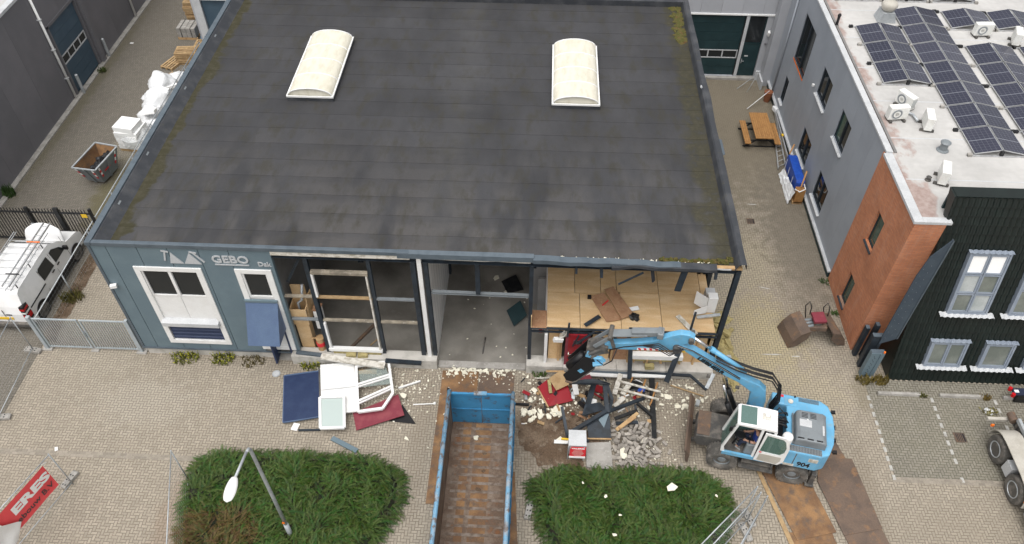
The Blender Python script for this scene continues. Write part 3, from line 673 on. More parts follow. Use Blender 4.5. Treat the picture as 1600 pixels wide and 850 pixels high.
# rooms under the mezzanine, front wall in pieces
MB().bx(.52, .62, 18.3, 22, .1, ZM-.25).build('stud_wall', 'white', mz)
MB().bx(.66, 1.18, 18.42, 18.46, .45, 2.25).build('wall_board', 'ply', mz)
MB().bx(1.02, 1.1, 18.32, 18.4, .45, 2.25).build('stud', 'timber', mz)
MB().bx(.5, .6, 18.2, 18.32, .47, 2.2).build('door_jamb', 'white', mz)
for a, b, mt in ((2.3, 3.0, 'ply'), (3.05, 3.7, 'brownboard'), (3.7, 5.7, 'ply'), (5.75, 6.75, 'ply')):
    MB().bx(a, b, 18.5, 18.54, .45, 2.25).build('wall_board', mt, mz)
for x in (2.5, 3.05, 3.7, 4.35, 5.0, 5.7, 6.2): MB().bx(x, x+.07, 18.36, 18.46, .45, 2.25).build('stud', 'timber', mz)
MB().bx(6.6, 6.7, 18.5, 22, .1, 2.2).build('wall_board', 'ply', mz)
MB().bx(3.72, 5.75, 18.12, 18.35, 1.0, 1.22).build('window_sill', 'white', mz)
MB().bx(3.72, 5.75, 18.16, 18.32, .85, 1.0).build('insulation_block', 'wool', mz)
for x in (3.9, 4.4, 4.9, 5.4): MB().bx(x, x+.05, 18.1, 18.3, .82, 1.0).build('sill_bracket', 'timber', mz)
MB().rbox((4.55, 18.1, .62), (.34, .2, .18), (0, 0, .05)).build('insulation_block', 'wool', mz)
MB().bx(.2, .5, 20.9, 21.0, .1, 2.3).bx(.0, .52, 21.5, 21.6, .1, 2.5).build('stair_panel', 'dark', mz)
rd = MB().bx(1.28, 2.18, 18.16, 18.22, .3, 2.28).build('red_door', 'red', None, bevel=.006, label='red door with small square window hanging in the stripped front', cat='door')
MB().bx(1.28, 1.38, 18.155, 18.16, .3, 2.28).build('door_edge', 'maroon', rd); MB().bx(2.06, 2.18, 18.155, 18.16, .3, 2.28).build('door_edge', 'maroon', rd)
frame(MB(), 1.56, 1.92, 1.72, 2.0, 18.14, 18.16, .03).build('vision_frame', 'maroon', rd)
MB().bx(1.59, 1.89, 18.148, 18.157, 1.75, 1.97).build('pane', 'glass', rd)
MB().bx(1.40, 1.44, 18.14, 18.16, 1.05, 1.28).bar((1.42, 18.11, 1.17), (1.55, 18.11, 1.17), .025).bar((1.42, 18.16, 1.17), (1.42, 18.10, 1.17), .025).build('handle', 'chrome', rd)

# ================================================================ neighbour on the left
nb = T('dark_warehouse', 'anthracite warehouse along the left lane with petrol blue sectional door', 'building', (-27, 36, 0))
NX = -25.4
hs_ = [(35.7, 38.7, 0, 4.0)]
for a, b in [(24+i*2.2, 26.2+i*2.2) for i in range(12)]:
    for c_ in clusters(tiles_minus(a+.004, b-.004, .05, 6.2, hs_)):
        m = MB()
        for r in c_: m.bx(NX-.12, NX, r[0], r[1], r[2], r[3])
        m.build('cladding_panel', 'anth', nb)
MB().bx(NX-.3, NX-.13, 24, 50.4, 0, 6.1).build('inner_wall', 'dark', nb)
MB().bx(-45, NX-.2, 24, 50.4, 6.0, 6.12).build('roof', 'sheetgrey', nb)
MB().bx(NX-.28, NX+.04, 23.95, 50.5, 6.2, 6.34).build('roof_trim', 'lightgrey', nb)
MB().bx(-45, NX-.12, 24, 24.1, 0, 6.1).build('end_wall', 'anth', nb)
MB().bx(NX, NX+.28, 24, 50, -.02, .07).build('plinth_strip', 'conc', nb)
for i in range(7):
    z = .05+i*.56
    if i == 3: continue
    MB().bx(NX-.1, NX-.05, 35.78, 38.62, z+.005, z+.555).build('door_section', 'doorblue', nb)
z = .05+3*.56
dw = frame(MB(), 35.8, 38.6, z+.02, z+.54, 0, 1, .06)
m = MB(); m.add([(NX-.09+(q[1])*.05, q[0], q[2]) for q in dw.v], dw.f); dwin = m.build('door_window', 'lightgrey', nb)
for i in range(4):
    a = 35.86+i*.68; MB().bx(NX-.08, NX-.07, a, a+.62, z+.08, z+.48).build('pane', 'glass', dwin)
    if i < 3: MB().bx(NX-.09, NX-.04, a+.62, a+.68, z+.08, z+.48).build('mullion', 'lightgrey', dwin)
MB().bx(NX-.0, NX+.05, 35.58, 35.72, 0, 4.1).bx(NX, NX+.05, 38.7, 38.84, 0, 4.1).bx(NX, NX+.05, 35.58, 38.84, 4.0, 4.14).build('door_surround', 'anth', nb)
MB().bx(NX, NX+.22, 38.9, 39.2, 0, 6.2).build('pilaster', 'anth', nb)
for y in (35.25, 44.05):
    p = MB().tube([(NX+.1, y, .08), (NX+.1, y, 6.2)], .065, 10).build('downpipe', 'white', nb, smooth=True)
    for zz in (1.3, 3.0, 4.7): MB().bx(NX, NX+.18, y-.09, y+.09, zz, zz+.05).build('pipe_clip', 'lightgrey', p)
for (x, y), q in (((-25.15, 35.85), 'nearer the camera'), ((-25.2, 39.55), 'farther from the camera')):
    o = MB().tube([(x, y, 0), (x, y, 1.15)], .085, 12).build('bollard', 'galv', None, label='galvanised bollard guarding the blue warehouse door, '+q, cat='bollard', group='door bollards')
    MB().tube([(x, y, 1.15), (x, y, 1.2)], .085, 12, .02).build('cap', 'galv', o)

# ================================================================ building across the back
bb = T('rear_building', 'pale grey panelled building behind the hall with dark green doors', 'building', (0, 42, 0))
BY = 39.0
hb = [(7.6, 10.92, .15, 3.85), (11.1, 12.05, .1, 3.85), (-18.55, -14.0, 0, 4.0)]
for i in range(29):
    a = -19.1+i*1.1; b = a+1.1
    for c_ in clusters(tiles_minus(a+.004, b-.004, .05, 9, hb)):
        m = MB()
        for r in c_: m.bx(r[0], r[1], BY, BY+.12, r[2], r[3])
        m.build('cladding_panel', 'backclad', bb)
MB().bx(-19.1, 12.8, BY+.6, BY+.7, 0, 9).build('inner_wall', 'dark', bb)
MB().bx(-19.1, -18.98, BY+.13, BY+14, 0, 9).build('side_wall', 'backclad', bb)
MB().bx(-19.1, 24, BY, BY+16, 9.0, 9.1).build('roof', 'sheetgrey', bb)
MB().bx(-19.0, -18.56, BY-.02, BY+.0, 0, 4.05).build('pilaster', 'lightgrey', bb)
MB().bx(-18.55, -14, BY+.12, BY+.2, 0, 4.0).build('shutter', 'doorblue', bb)
MB().bx(-18.55, -14, BY-.03, BY+.1, 4.0, 4.08).build('lintel', 'lightgrey', bb)
for i in range(7):
    z = .15+i*.53
    if i == 2: continue
    MB().bx(7.65, 10.88, BY+.12, BY+.17, z+.005, z+.525).build('door_section', 'doorgreen', bb)
dwin = frame(MB(), 7.65, 10.88, 1.22, 1.73, BY+.1, BY+.17, .05).build('door_window', 'lightgrey', bb)
for i in range(4):
    MB().bx(7.72+i*.79, 8.44+i*.79, BY+.13, BY+.14, 1.27, 1.68).build('pane', 'glass', dwin)
    if i: MB().bx(7.66+i*.79, 7.72+i*.79, BY+.1, BY+.16, 1.27, 1.68).build('mullion', 'lightgrey', dwin)
MB().bx(10.92, 11.08, BY-.02, BY+.14, .1, 3.9).build('door_post', 'lightgrey', bb)
pd = MB().bx(11.1, 12.03, BY+.1, BY+.15, .1, 2.15).build('door', 'doorgreen', bb)
MB().bx(11.18, 11.22, BY+.05, BY+.1, .95, 1.2).bar((11.2, BY+.05, 1.08), (11.33, BY+.05, 1.08), .025).build('handle', 'galv', pd)
MB().bx(11.3, 11.5, BY+.09, BY+.1, 1.35, 1.43).build('letter_plate', 'lightgrey', pd)
MB().bx(11.15, 12.0, BY+.1, BY+.11, 2.25, 3.8).build('fanlight', 'glass', bb)
frame(MB(), 11.1, 12.05, 2.16, 3.85, BY+.06, BY+.12, .05).build('fanlight_frame', 'doorgreen', bb)
MB().bx(7.3, 12.7, BY-.06, BY, 3.88, 3.96).build('lintel', 'white', bb)
MB().bx(7.3, 12.1, BY-.2, BY+.1, 0, .13).build('threshold', 'conc', bb)
MB().rbox((12.25, BY-.1, 2.9), (.12, .2, .25), (.3, 0, 0)).build('wall_lamp', 'white', bb)
MB().bx(12.2, 12.3, BY-.08, BY, 2.2, 2.3).build('keypad', 'anth', bb)
MB().bx(12.1, 12.8, BY-.15, BY-.01, 0, .55).build('plinth', 'lightgrey', bb)

# ================================================================ building on the right
rb = T('office_building', 'two-storey grey clad office with brick corner and black tiled front', 'building', (18, 28, 0))
RX = 12.8
def sidewindow(y0, y1, z0, z1, gl='glass', sill=True):
    m = MB(); t = .07
    m.bx(RX+.04, RX+.12, y0, y0+t, z0, z1).bx(RX+.04, RX+.12, y1-t, y1, z0, z1).bx(RX+.04, RX+.12, y0+t, y1-t, z1-t, z1).bx(RX+.04, RX+.12, y0+t, y1-t, z0, z0+t)
    o = m.build('window', 'darksteel', rb)
    ym = y0+(y1-y0)*.5
    MB().bx(RX+.03, RX+.11, ym-.04, ym+.04, z0+t, z1-t).build('mullion', 'darksteel', o)
    MB().bx(RX+.09, RX+.1, y0+t, ym-.04, z0+t, z1-t).build('pane', 'glass', o); MB().bx(RX+.09, RX+.1, ym+.04, y1-t, z0+t, z1-t).build('pane', gl, o)
    if sill: MB().prism([(RX-.1, z0-.06), (RX+.04, z0-.02), (RX+.04, z0-.08), (RX-.1, z0-.1)], y0-.03, y1+.03, 'y').build('sill', 'lightgrey', o)
    return o
W = [(33.6, 35.67, 3.45, 5.9), (29.95, 31.5, 4.2, 5.57), (26.8, 28.2, 4.2, 5.6), (35.3, 35.95, .85, 2.25), (30.0, 31.5, .9, 2.27), (26.7, 28.2, .9, 2.3)]
for i in range(14):
    a = 23.62+i*1.1; b = a+1.1
    for c_ in clusters(tiles_minus(a+.003, b-.003, .3, 7.0, W)):
        m = MB()
        for r in c_: m.bx(RX, RX+.14, r[0], r[1], r[2], r[3])
        m.build('cladding_panel', 'greyclad', rb)
MB().bx(RX+.3, RX+.4, 23.5, 39, 0, 7).build('inner_wall', 'dark', rb)
for i, q in enumerate(W):
    o = sidewindow(*q, gl='glassg' if i == 2 else 'glass', sill=i not in (0,))
    if i == 0: MB().bx(RX-.02, RX+.03, q[0], q[1], q[2]-.05, q[2]).build('sill', 'orange', o)
    MB().bx(RX+.14, RX+.3, q[0], q[0]+.01, q[2], q[3]).bx(RX+.14, RX+.3, q[1]-.01, q[1], q[2], q[3]).build('reveal', 'darksteel', o)
MB().bx(RX-.13, RX, 23.7, 38.4, .28, .36).build('plinth_ledge', 'lightgrey', rb)
MB().bx(RX-.08, RX, 23.7, 38.4, 0, .28).build('plinth', 'doorgreen', rb)
MB().bx(12.35, 12.8, 38.3, 38.9, 0, 7.0).build('pilaster', 'backclad', rb)
MB().bx(12.25, 12.35, 37.9, 38.9, 0, .5).build('plinth', 'lightgrey', rb)
MB().tube([(12.74, 37.2, .3), (12.74, 37.2, 7)], .05, 8).build('downpipe', 'greyclad', rb, smooth=True)
MB().rbox((12.72, 31.9, 4.3), (.1, .1, .1)).build('sensor', 'white', rb)
MB().bx(RX+.2, 26, 19.95, 39, 6.8, 6.95).build('roof', 'officeroof', rb)
for y in (22, 24.4, 26.8, 29.2, 31.6, 34): MB().bx(RX+.3, 26, y, y+.05, 6.95, 6.953).build('roof_seam', 'lightgrey', rb)
MB().bx(RX-.04, RX+.2, 23.4, 39, 7.0, 7.09).build('roof_trim', 'lightgrey', rb, bevel=.01)
MB().bx(12.68, 13.0, 19.72, 23.4, 6.9, 7.02).build('roof_trim', 'lightgrey', rb, bevel=.01)
MB().bx(13.0, 13.95, 19.72, 19.98, 6.9, 7.02).build('roof_trim', 'lightgrey', rb, bevel=.01)
# brick corner
BX = 12.75
hw = [(21.45, 22.2, 3.8, 5.3), (21.5, 22.2, .5, 2.0)]
m = MB()
for r in tiles_minus(19.75, 23.6, 0, 6.92, hw): m.bx(BX, BX+.3, r[0], r[1], r[2], r[3])
m.bx(BX+.3, 13.8, 19.75, 20.0, 0, 6.92).build('brick_wall', 'brickwall', rb)
for y0, y1, z0, z1 in hw:
    o = MB().bx(BX+.1, BX+.16, y0, y0+.06, z0, z1).bx(BX+.1, BX+.16, y1-.06, y1, z0, z1).bx(BX+.1, BX+.16, y0+.06, y1-.06, z1-.06, z1).bx(BX+.1, BX+.16, y0+.06, y1-.06, z0, z0+.06).build('window', 'darksteel', rb)
    MB().bx(BX+.13, BX+.14, y0+.06, y1-.06, z0+.06, z1-.06).build('pane', 'glassg', o)
    MB().prism([(BX-.06, z0-.05), (BX+.1, z0), (BX+.1, z0-.06), (BX-.06, z0-.09)], y0-.03, y1+.03, 'y').build('sill', 'darksteel', o)
    MB().bx(BX+.3, BX+.32, y0, y1, z0, z1).build('reveal', 'dark', o)
# leaning black tile-sheet front
LEAN = .22; GY = 18.37
def gp(x, z, out=0.): return (x, GY+LEAN*z-out, z+out*LEAN)
m = MB(); NXg, rows, zt = 250, 23, 7.85
dz = zt/rows
def gfn(u, v):
    x = 13.8+10.2*u; k = v*rows*2; r = int(k+1e-6)//2; top = int(round(k)) % 2
    # each row of tiles kicks out at its foot
    z = r*dz+(dz*.97 if top else 0); out = (.0 if top else .045)+.028*sin(2*pi*x/.20)
    return gp(x, min(z, zt), out)
m.grid(gfn, NXg, rows*2-1 if False else rows*2)
m.build('tile_sheet', 'green', rb, smooth=False)
MB().prism([(GY, 0), (GY+LEAN*7.85, 7.85), (GY+LEAN*7.85+.5, 7.85), (GY+1.4, 6.0), (19.74, 3.6), (19.74, 0)], 13.8, 13.86, 'x').build('side_cheek', 'green', rb)
MB().bx(13.86, 24, GY+LEAN*7.85, GY+LEAN*7.85+.5, 7.70, 7.86).build('top_cap', 'green', rb)
MB().bx(13.86, 24, GY+LEAN*7.85+.42, GY+LEAN*7.85+.5, 6.95, 7.7).build('parapet_back', 'doorgreen', rb)
def gwin(x0, x1, z0, z1, cols, rws, lab=None):
    la = math.atan(LEAN); h = (z1-z0)/cos(la); wd = x1-x0
    R = Matrix.Rotation(-la, 4, 'X'); o = V(gp(x0, z0, .13))
    def P(m):
        m.v = [tuple(R @ V(q)+o) for q in m.v]; return m
    fr = P(frame(MB(), 0, wd, 0, h, -.06, .13, .07)).build('window', 'winframe', rb)
    for c in range(cols):
        for r in range(rws):
            a, b = .07+(wd-.14)*c/cols, .07+(wd-.14)*(c+1)/cols; cz, d = .07+(h-.14)*r/rws, .07+(h-.14)*(r+1)/rws
            P(frame(MB(), a+.01, b-.01, cz+.01, d-.01, -.045, .05, .055)).build('sash', 'winframe', fr)
            P(MB().bx(a+.06, b-.06, 0, .012, cz+.06, d-.06)).build('pane', 'eps' if (rws > 1 and r == rws-1) else ('blind' if (c+r) % 2 and rws > 1 else 'dimpane'), fr)
    P(MB().bx(.07, wd-.07, .02, .05, .07, h-.07)).build('backing', 'lightgrey', fr)
    m = MB(); n = int((wd+.5)/.05)
    m.grid(lambda u, v: (-.25+(wd+.5)*u, -.2+v*.22, -.05+v*.08+.02*sin(2*pi*(wd+.5)*u/.2)), n, 1); P(m).build('sill_flashing', 'lightgrey', fr)
    m = MB(); m.grid(lambda u, v: (-.05+(wd+.1)*u, -.1+v*.16, h+.01+v*.05+.015*sin(2*pi*(wd+.1)*u/.2)), n, 1); P(m).build('head_flashing', 'winframe', fr)
gwin(14.93, 16.36, 3.3, 5.85, 2, 3); gwin(17.1, 18.5, 3.3, 5.5, 2, 2); gwin(14.85, 16.22, .85, 2.02, 2, 1); gwin(16.87, 17.95, .85, 2.02, 1, 1); gwin(18.55, 19.9, .85, 2.02, 2, 1)
# tall slate fin and channel posts at the corner
fin = T('corner_fin', 'tall slate blue sheet fin standing at the brick corner', 'fin', (13.3, 18.7, 0))
MB().prism([(13.1, 1.5), (13.65, 1.85), (13.66, 7.05), (13.22, 6.2), (13.12, 5.3)], 18.86, 18.9, 'y').build('fin_sheet', M('slate fin sheet', S(66, 78, 90), .55, c2=S(74, 86, 97), s=2), fin)
MB().prism([(13.66, 1.85), (13.70, 1.9), (13.71, 7.0), (13.66, 7.05)], 18.84, 18.94, 'y').build('serrated_edge', 'trim', fin)
for i in range(24):
    MB().bx(13.22+(i % 2)*.2, 13.232+(i % 2)*.2, 18.855, 18.86, 1.9+i*.17, 1.91+i*.17).build('rivet', 'lightgrey', fin)
for i, (x, y, h) in enumerate(((12.84, 19.45, 1.7), (13.1, 19.35, 2.0), (13.02, 18.9, 1.9), (13.04, 18.47, 1.45))):
    hw_ = (.07, .07, .2, .25)[i]
    o = MB().bx(x-hw_, x+hw_, y-.02, y+.0, 0, h).bx(x-hw_, x-hw_+.015, y, y+.18, 0, h).bx(x+hw_-.015, x+hw_, y, y+.18, 0, h).bx(x+hw_*.35, x+hw_*.45, y-.06, y-.02, 0, h).build('channel_post', 'steelblue' if i > 2 else 'darksteel', fin)
    MB().bx(x-hw_, x+hw_, y-.0, y+.18, h, h+.012).build('post_cap', 'trim', o)
    if i == 3:
        for k in range(11): MB().tube([(x-.1+.05*(k % 2), y-.028, .25+k*.1), (x-.1+.05*(k % 2), y-.018, .25+k*.1)], .018, 6).build('bolt_hole', 'black', o)
MB().tube([(13.24, 18.46, 1.48), (13.24, 18.46, 1.56)], .035, 8).build('marker_cap', 'orange', fin)

# ================================================================ wheeled excavator (built along +x, turned into place)
def wheel(parent, c, r, wd, mt_rim='exgrey', tread=True, side=1, n=44, hub=.5):
    c = V(c); h = wd/2
    prof = [(r*.58, -h*.9), (r*.72, -h), (r*.9, -h*.98), (r*.985, -h*.8), (r, -h*.4), (r, h*.4), (r*.985, h*.8), (r*.9, h*.98), (r*.72, h), (r*.58, h*.9), (r*.5, h*.55)]
    tm = MB().lathe(prof, c, 'y', n)
    for k in range(26):
        a = 2*pi*k/26
        for s_ in (1, -1):
            a2 = a+.12*s_+.05; tm.bar(c+V((r*1.005*cos(a), s_*.02, r*1.005*sin(a))), c+V((r*.985*cos(a2), s_*h*.95, r*.985*sin(a2))), r*.11, r*.07, V((cos(a), 0, sin(a))))
    o = tm.build('wheel', 'tyre', parent)
    ho = h*hub*side
    MB().lathe([(r*.57, ho*.9), (r*.57, ho*1.35), (r*.5, ho*1.4), (r*.46, ho*.7), (r*.30, ho*.55), (r*.28, ho*1.1), (r*.2, ho*1.35), (r*.05, ho*1.4)], c, 'y', 20).build('rim', mt_rim, o, smooth=False)
    m = MB()
    for k in range(8): a = 2*pi*k/8; m.tube([c+V((r*.36*cos(a), ho*.55, r*.36*sin(a))), c+V((r*.36*cos(a), ho*.9, r*.36*sin(a)))], r*.035, 6)
    m.build('wheel_bolts', 'exgrey', o); return o
EX = T('excavator', 'light blue wheeled excavator with white cab reaching into the stripped front', 'excavator', (8.16, 15.09, 0), radians(168.7), local=True)
for x in (1.19, -1.19):
    for sd in (1, -1): wheel(EX, (x, .93*sd, .52), .52, .52, side=sd)
ch = MB().bx(-1.75, 1.6, -.42, .42, .48, .86).build('chassis', 'exdark', EX, bevel=.03)
for x in (1.19, -1.19): MB().tube([(x, -.75, .52), (x, .75, .52)], .13, 10).bx(x-.2, x+.2, -.25, .25, .36, .7).build('axle', 'exdark', ch)
MB().prism([(1.05, .7), (1.1, 1.12), (1.75, 1.14), (2.2, 1.08), (2.24, .8), (2.1, .5), (1.55, .55)], -.38, .68, 'y').build('front_guard', 'exdark', EX, bevel=.03)
MB().bx(1.75, 2.19, -.36, .64, 1.142, 1.156).build('guard_plate', 'rust2', EX)
bl = MB().prism([(2.28, .12), (2.36, .10), (2.42, .3), (2.40, .55), (2.52, .78), (2.46, .82), (2.30, .58), (2.30, .3)], -1.22, 1.22, 'y').build('dozer_blade', 'rust2', EX)
for y in (-.3, .45): MB().bar((1.9, y, .55), (2.32, y, .4), .1, .16).build('blade_arm', 'exdark', bl)
MB().bx(-.55, .62, .86, 1.2, .44, .50).bx(-.5, .57, .88, 1.12, .68, .74).bx(-.5, -.44, .9, 1.1, .44, .8).bx(.5, .56, .9, 1.1, .44, .8).build('steps', 'exdark', EX, bevel=.01)
MB().bx(-.5, .55, .5, .9, .5, 1.0).build('toolbox', 'exdark', EX, bevel=.02)
for sd in (1, -1):
    MB().bx(-1.95, -1.78, sd*.95-.2, sd*.95+.2, .22, .85).bx(-2.0, -1.7, sd*.95-.25, sd*.95+.25, .12, .22).build('stabiliser', 'exdark', EX, bevel=.02)
MB().bx(-1.9, -1.7, -1.0, 1.0, .5, .8).build('stabiliser_beam', 'exdark', EX)
MB().tube([(0, 0, .86), (0, 0, 1.1)], .62, 28).build('slew_ring', 'exdark', EX)
up = MB().bx(-1.9, 1.15, -.95, 1.1, 1.1, 1.2).build('deck', 'exdark', EX)
fp = [(-.62, 1.2), (-1.75, 1.2), (-2.02, 1.05), (-2.18, .55), (-2.22, 0), (-2.18, -.5), (-2.02, -.92), (-1.75, -1.08), (-.12, -1.08), (-.12, -.62), (-.62, -.62)]
body = MB().prism(fp, 1.16, 2.08).build('body', 'exblue', EX, bevel=.06)
MB().bx(-1.76, -.66, .95, 1.17, 2.082, 2.10).build('grille', 'exgrey', body)
m = MB()
for i in range(10):
    for j in range(22): m.bx(-1.74+j*.049, -1.715+j*.049, .965+i*.02, .975+i*.02, 2.10, 2.104)
m.build('grille_holes', 'black', body, kind='stuff')
for i in range(5): MB().bx(-1.7, -1.02, -1.02+i*.035, -1.005+i*.035, 2.083, 2.092).build('louvre', 'exdark', body)
MB().bx(-.95, -.55, -.95, -.6, 2.083, 2.092).build('tank_cover', 'exblue', body, bevel=.004)
MB().tube([(-.75, -.78, 2.09), (-.75, -.78, 2.13)], .09, 12).build('filler_cap', 'dirtywhite', body); MB().bx(-.52, -.4, -1.02, -.92, 2.083, 2.092).build('sticker', 'brightred', body)
MB().tube([(-.35, -.85, 2.08), (-.35, -.85, 2.12)], .06, 10).tube([(-.9, -1.02, 2.08), (-.9, -1.02, 2.13)], .035, 8).build('cap', 'black', body)
MB().bx(-1.05, -.7, 1.2, 1.206, 1.22, 1.34).build('plate', 'dirtywhite', body); MB().bx(-1.72, -1.42, 1.2, 1.206, 1.66, 1.86).build('plate', 'dirtywhite', body)
text('lettering', '904', 'black', body, (-1.12, 1.201, 1.3), (-1, 0, 0), (0, 0, 1), .42, .26, .03, .006)
MB().bx(-1.0, -.97, 1.2, 1.204, 1.2, 2.0).build('panel_gap', 'exdark', body)
hd = MB().prism([(-.82, 2.05), (-.86, 2.40), (-.98, 2.47), (-1.72, 2.47), (-1.84, 2.40), (-1.88, 2.05)], -.26, .93, 'y').build('engine_hood', 'exgrey', EX, bevel=.05)
for i in range(4):
    for a in (-1.22, -1.5): MB().bx(a, a+.2, -.16+i*.055, -.135+i*.055, 2.465, 2.476).build('vent_slot', 'black', hd)
for a in (-1.0, -1.3, -1.6): MB().bx(a-.1, a+.1, .84, .89, 2.465, 2.476).build('vent_slot', 'black', hd)
MB().bx(-1.35, -.95, .12, .4, 2.468, 2.485).build('hatch', 'lightgrey', hd, bevel=.01); MB().bx(-1.75, -1.69, .25, .62, 2.468, 2.49).build('handle', 'lightgrey', hd)
MB().tube([(-1.22, .12, 2.468), (-1.22, .12, 2.482)], .035, 10).build('sticker', 'white', hd)
for y, z in ((-.75, 2.0), (-.15, 1.95), (.35, 1.95), (.85, 2.0)): MB().rbox((-2.2, y, z), (.14, .1, .1), (0, .3, 0)).bar((-2.1, y, z-.02), (-2.2, y, z-.02), .03).build('work_lamp', 'black', EX)
MB().bx(-.82, -.12, -.35, 1.05, 1.2, 1.62).build('pump_bay', 'black', EX)
MB().bx(-.82, -.79, -.26, .93, 1.6, 2.2).build('hood_front', 'exgrey', EX)
for i in range(9):
    y = -.25+i*.07; MB().tube([(-.78, y, 1.7+U(0, .3)), (-.6, y+U(-.05, .05), 2.0+U(0, .2)), (-.35, y+U(-.1, .1), 2.05+U(-.1, .2)), (-.18, y+U(-.1, .1), 1.75)], .028, 6).build('hose', 'rubber', EX, smooth=True)
MB().lathe([(.02, 2.62), (.15, 2.61), (.175, 2.56), (.175, 1.95), (.12, 1.9)], (-.56, .98, 0), 'z', 20).build('air_filter', 'white', EX, smooth=True)
MB().tube([(-.14, .28, 2.55), (-.14, .28, 2.72)], .06, 10).build('beacon', 'orange', EX)
# cab
cabr = MB().prism([(-.12, 3.02), (-.1, 3.1), (.45, 3.13), (1.1, 3.1), (1.17, 3.04), (1.15, 2.99), (-.1, 2.97)], .43, 1.25, 'y').build('cab_roof', 'whitepaint', EX, bevel=.04)
MB().bx(.56, 1.07, .5, 1.18, 3.10, 3.125).build('roof_hatch', 'greyglassd', cabr) if 'greyglassd' in K else MB().bx(.56, 1.07, .5, 1.18, 3.108, 3.132).build('roof_hatch', M('green roof glass', (.13, .21, .19), .15), cabr)
MB().bx(.13, .38, .68, .9, 3.125, 3.15).build('roof_vent', 'dirtywhite', cabr); MB().bx(.17, .30, .70, .80, 3.15, 3.17).build('roof_plate', 'white', cabr)
def pillar(p, q, wd=.075): return MB().bar(p, q, wd, wd, (1, 0, 0)).build('cab_pillar', 'whitepaint', EX)
pillar((1.36, 1.18, 1.5), (1.12, 1.2, 3.02)); pillar((1.36, .5, 1.5), (1.12, .48, 3.02)); pillar((.32, 1.18, 1.2), (.32, 1.2, 3.0), .08)
pillar((-.08, 1.18, 1.2), (-.08, 1.2, 3.0), .09); pillar((-.08, .48, 1.2), (-.08, .48, 3.0), .09); pillar((.32, .48, 1.2), (.32, .48, 3.0), .06)
MB().prism([(1.30, 1.22), (1.38, 1.3), (1.39, 1.55), (1.31, 1.56), (1.24, 1.3)], 1.14, 1.22, 'y').build('cab_pillar', 'whitepaint', EX)
MB().bx(-.12, 1.33, .44, 1.22, 1.18, 1.27).build('cab_floor', 'exdark', EX); MB().bx(-.1, 1.32, 1.16, 1.24, 1.14, 1.30).build('cab_sill', 'exblue', EX)
MB().bx(-.11, -.06, .46, 1.2, 1.27, 2.1).build('cab_rear_wall', 'whitepaint', EX)
MB().slab([(1.37, .52, 1.35), (1.37, 1.15, 1.35), (1.13, 1.15, 2.97), (1.13, .52, 2.97)], .012).build('windscreen', 'cabglass', EX)
MB().bx(-.09, -.08, .5, 1.16, 2.12, 2.94).build('rear_window', 'cabglass', EX); MB().slab([(-.06, .47, 1.4), (1.33, .47, 1.4), (1.12, .47, 2.94), (-.06, .47, 2.94)], .01).build('side_window', 'cabglass', EX)
# cab door folded back along the side
dr = MB()
fo = [(.27, 1.28), (-.52, 1.24), (-.66, 1.45), (-.68, 2.3), (-.56, 2.72), (-.42, 2.86), (.22, 2.92)]; fi = [(.20, 1.85), (-.46, 1.82), (-.57, 2.0), (-.58, 2.3), (-.48, 2.65), (-.38, 2.76), (.14, 2.82)]
n = len(fo)
for yy, fl in ((1.30, 1), (1.255, -1)):
    vs = [(x, yy, z) for x, z in fo]+[(x, yy, z) for x, z in fi]; fs = [(i, (i+1) % n, n+(i+1) % n, n+i)[::fl] for i in range(n)]; dr.add(vs, fs)
dr.add([(x, 1.30, z) for x, z in fo]+[(x, 1.255, z) for x, z in fo], [((i+1) % n, i, n+i, n+(i+1) % n) for i in range(n)]).add([(x, 1.30, z) for x, z in fi]+[(x, 1.255, z) for x, z in fi], [(i, (i+1) % n, n+(i+1) % n, n+i) for i in range(n)])
dro = dr.build('cab_door', 'whitepaint', EX)
MB().slab([(x, 1.285, z) for x, z in fi], .01).build('pane', 'cabglass', dro)
MB().prism([(.18, 1.34), (-.46, 1.30), (-.55, 1.5), (-.55, 1.72), (.16, 1.74)], 1.30, 1.312, 'y').build('lower_panel', 'beige', dro); MB().bx(.12, .2, 1.302, 1.316, 1.8, 1.86).build('sticker', 'brightred', dro)
MB().rbox((1.3, 1.25, 2.75), (.1, .05, .22)).bar((1.15, 1.2, 2.9), (1.3, 1.25, 2.82), .02).build('mirror', 'black', EX)
# seat and console
st = MB().bx(.08, .5, .6, 1.0, 1.27, 1.62).bx(.02, .16, .6, 1.0, 1.6, 2.25).build('seat', 'black', EX, bevel=.05)
MB().prism([(.30, 1.27), (.62, 1.27), (.60, 1.80), (.28, 1.86)], 1.0, 1.13, 'y').build('console', 'exgrey', EX, bevel=.02); MB().prism([(.30, 1.27), (.62, 1.27), (.60, 1.80), (.28, 1.86)], .5, .6, 'y').build('console', 'exgrey', EX, bevel=.02)
for i in range(4): MB().bar((.72, .66+i*.12, 1.27), (.92, .66+i*.12, 1.42), .05, .015).build('pedal', 'galv', EX)
MB().tube([(.5, 1.06, 1.8), (.56, 1.06, 1.98)], .02, 6).build('joystick', 'black', EX); MB().tube([(.98, .82, 1.27), (.86, .82, 1.85)], .035, 8).lathe([(.16, 1.86), (.18, 1.88), (.16, 1.90), (.14, 1.88)], (.84, .82, 0), 'z', 16).build('steering_column', 'black', EX)
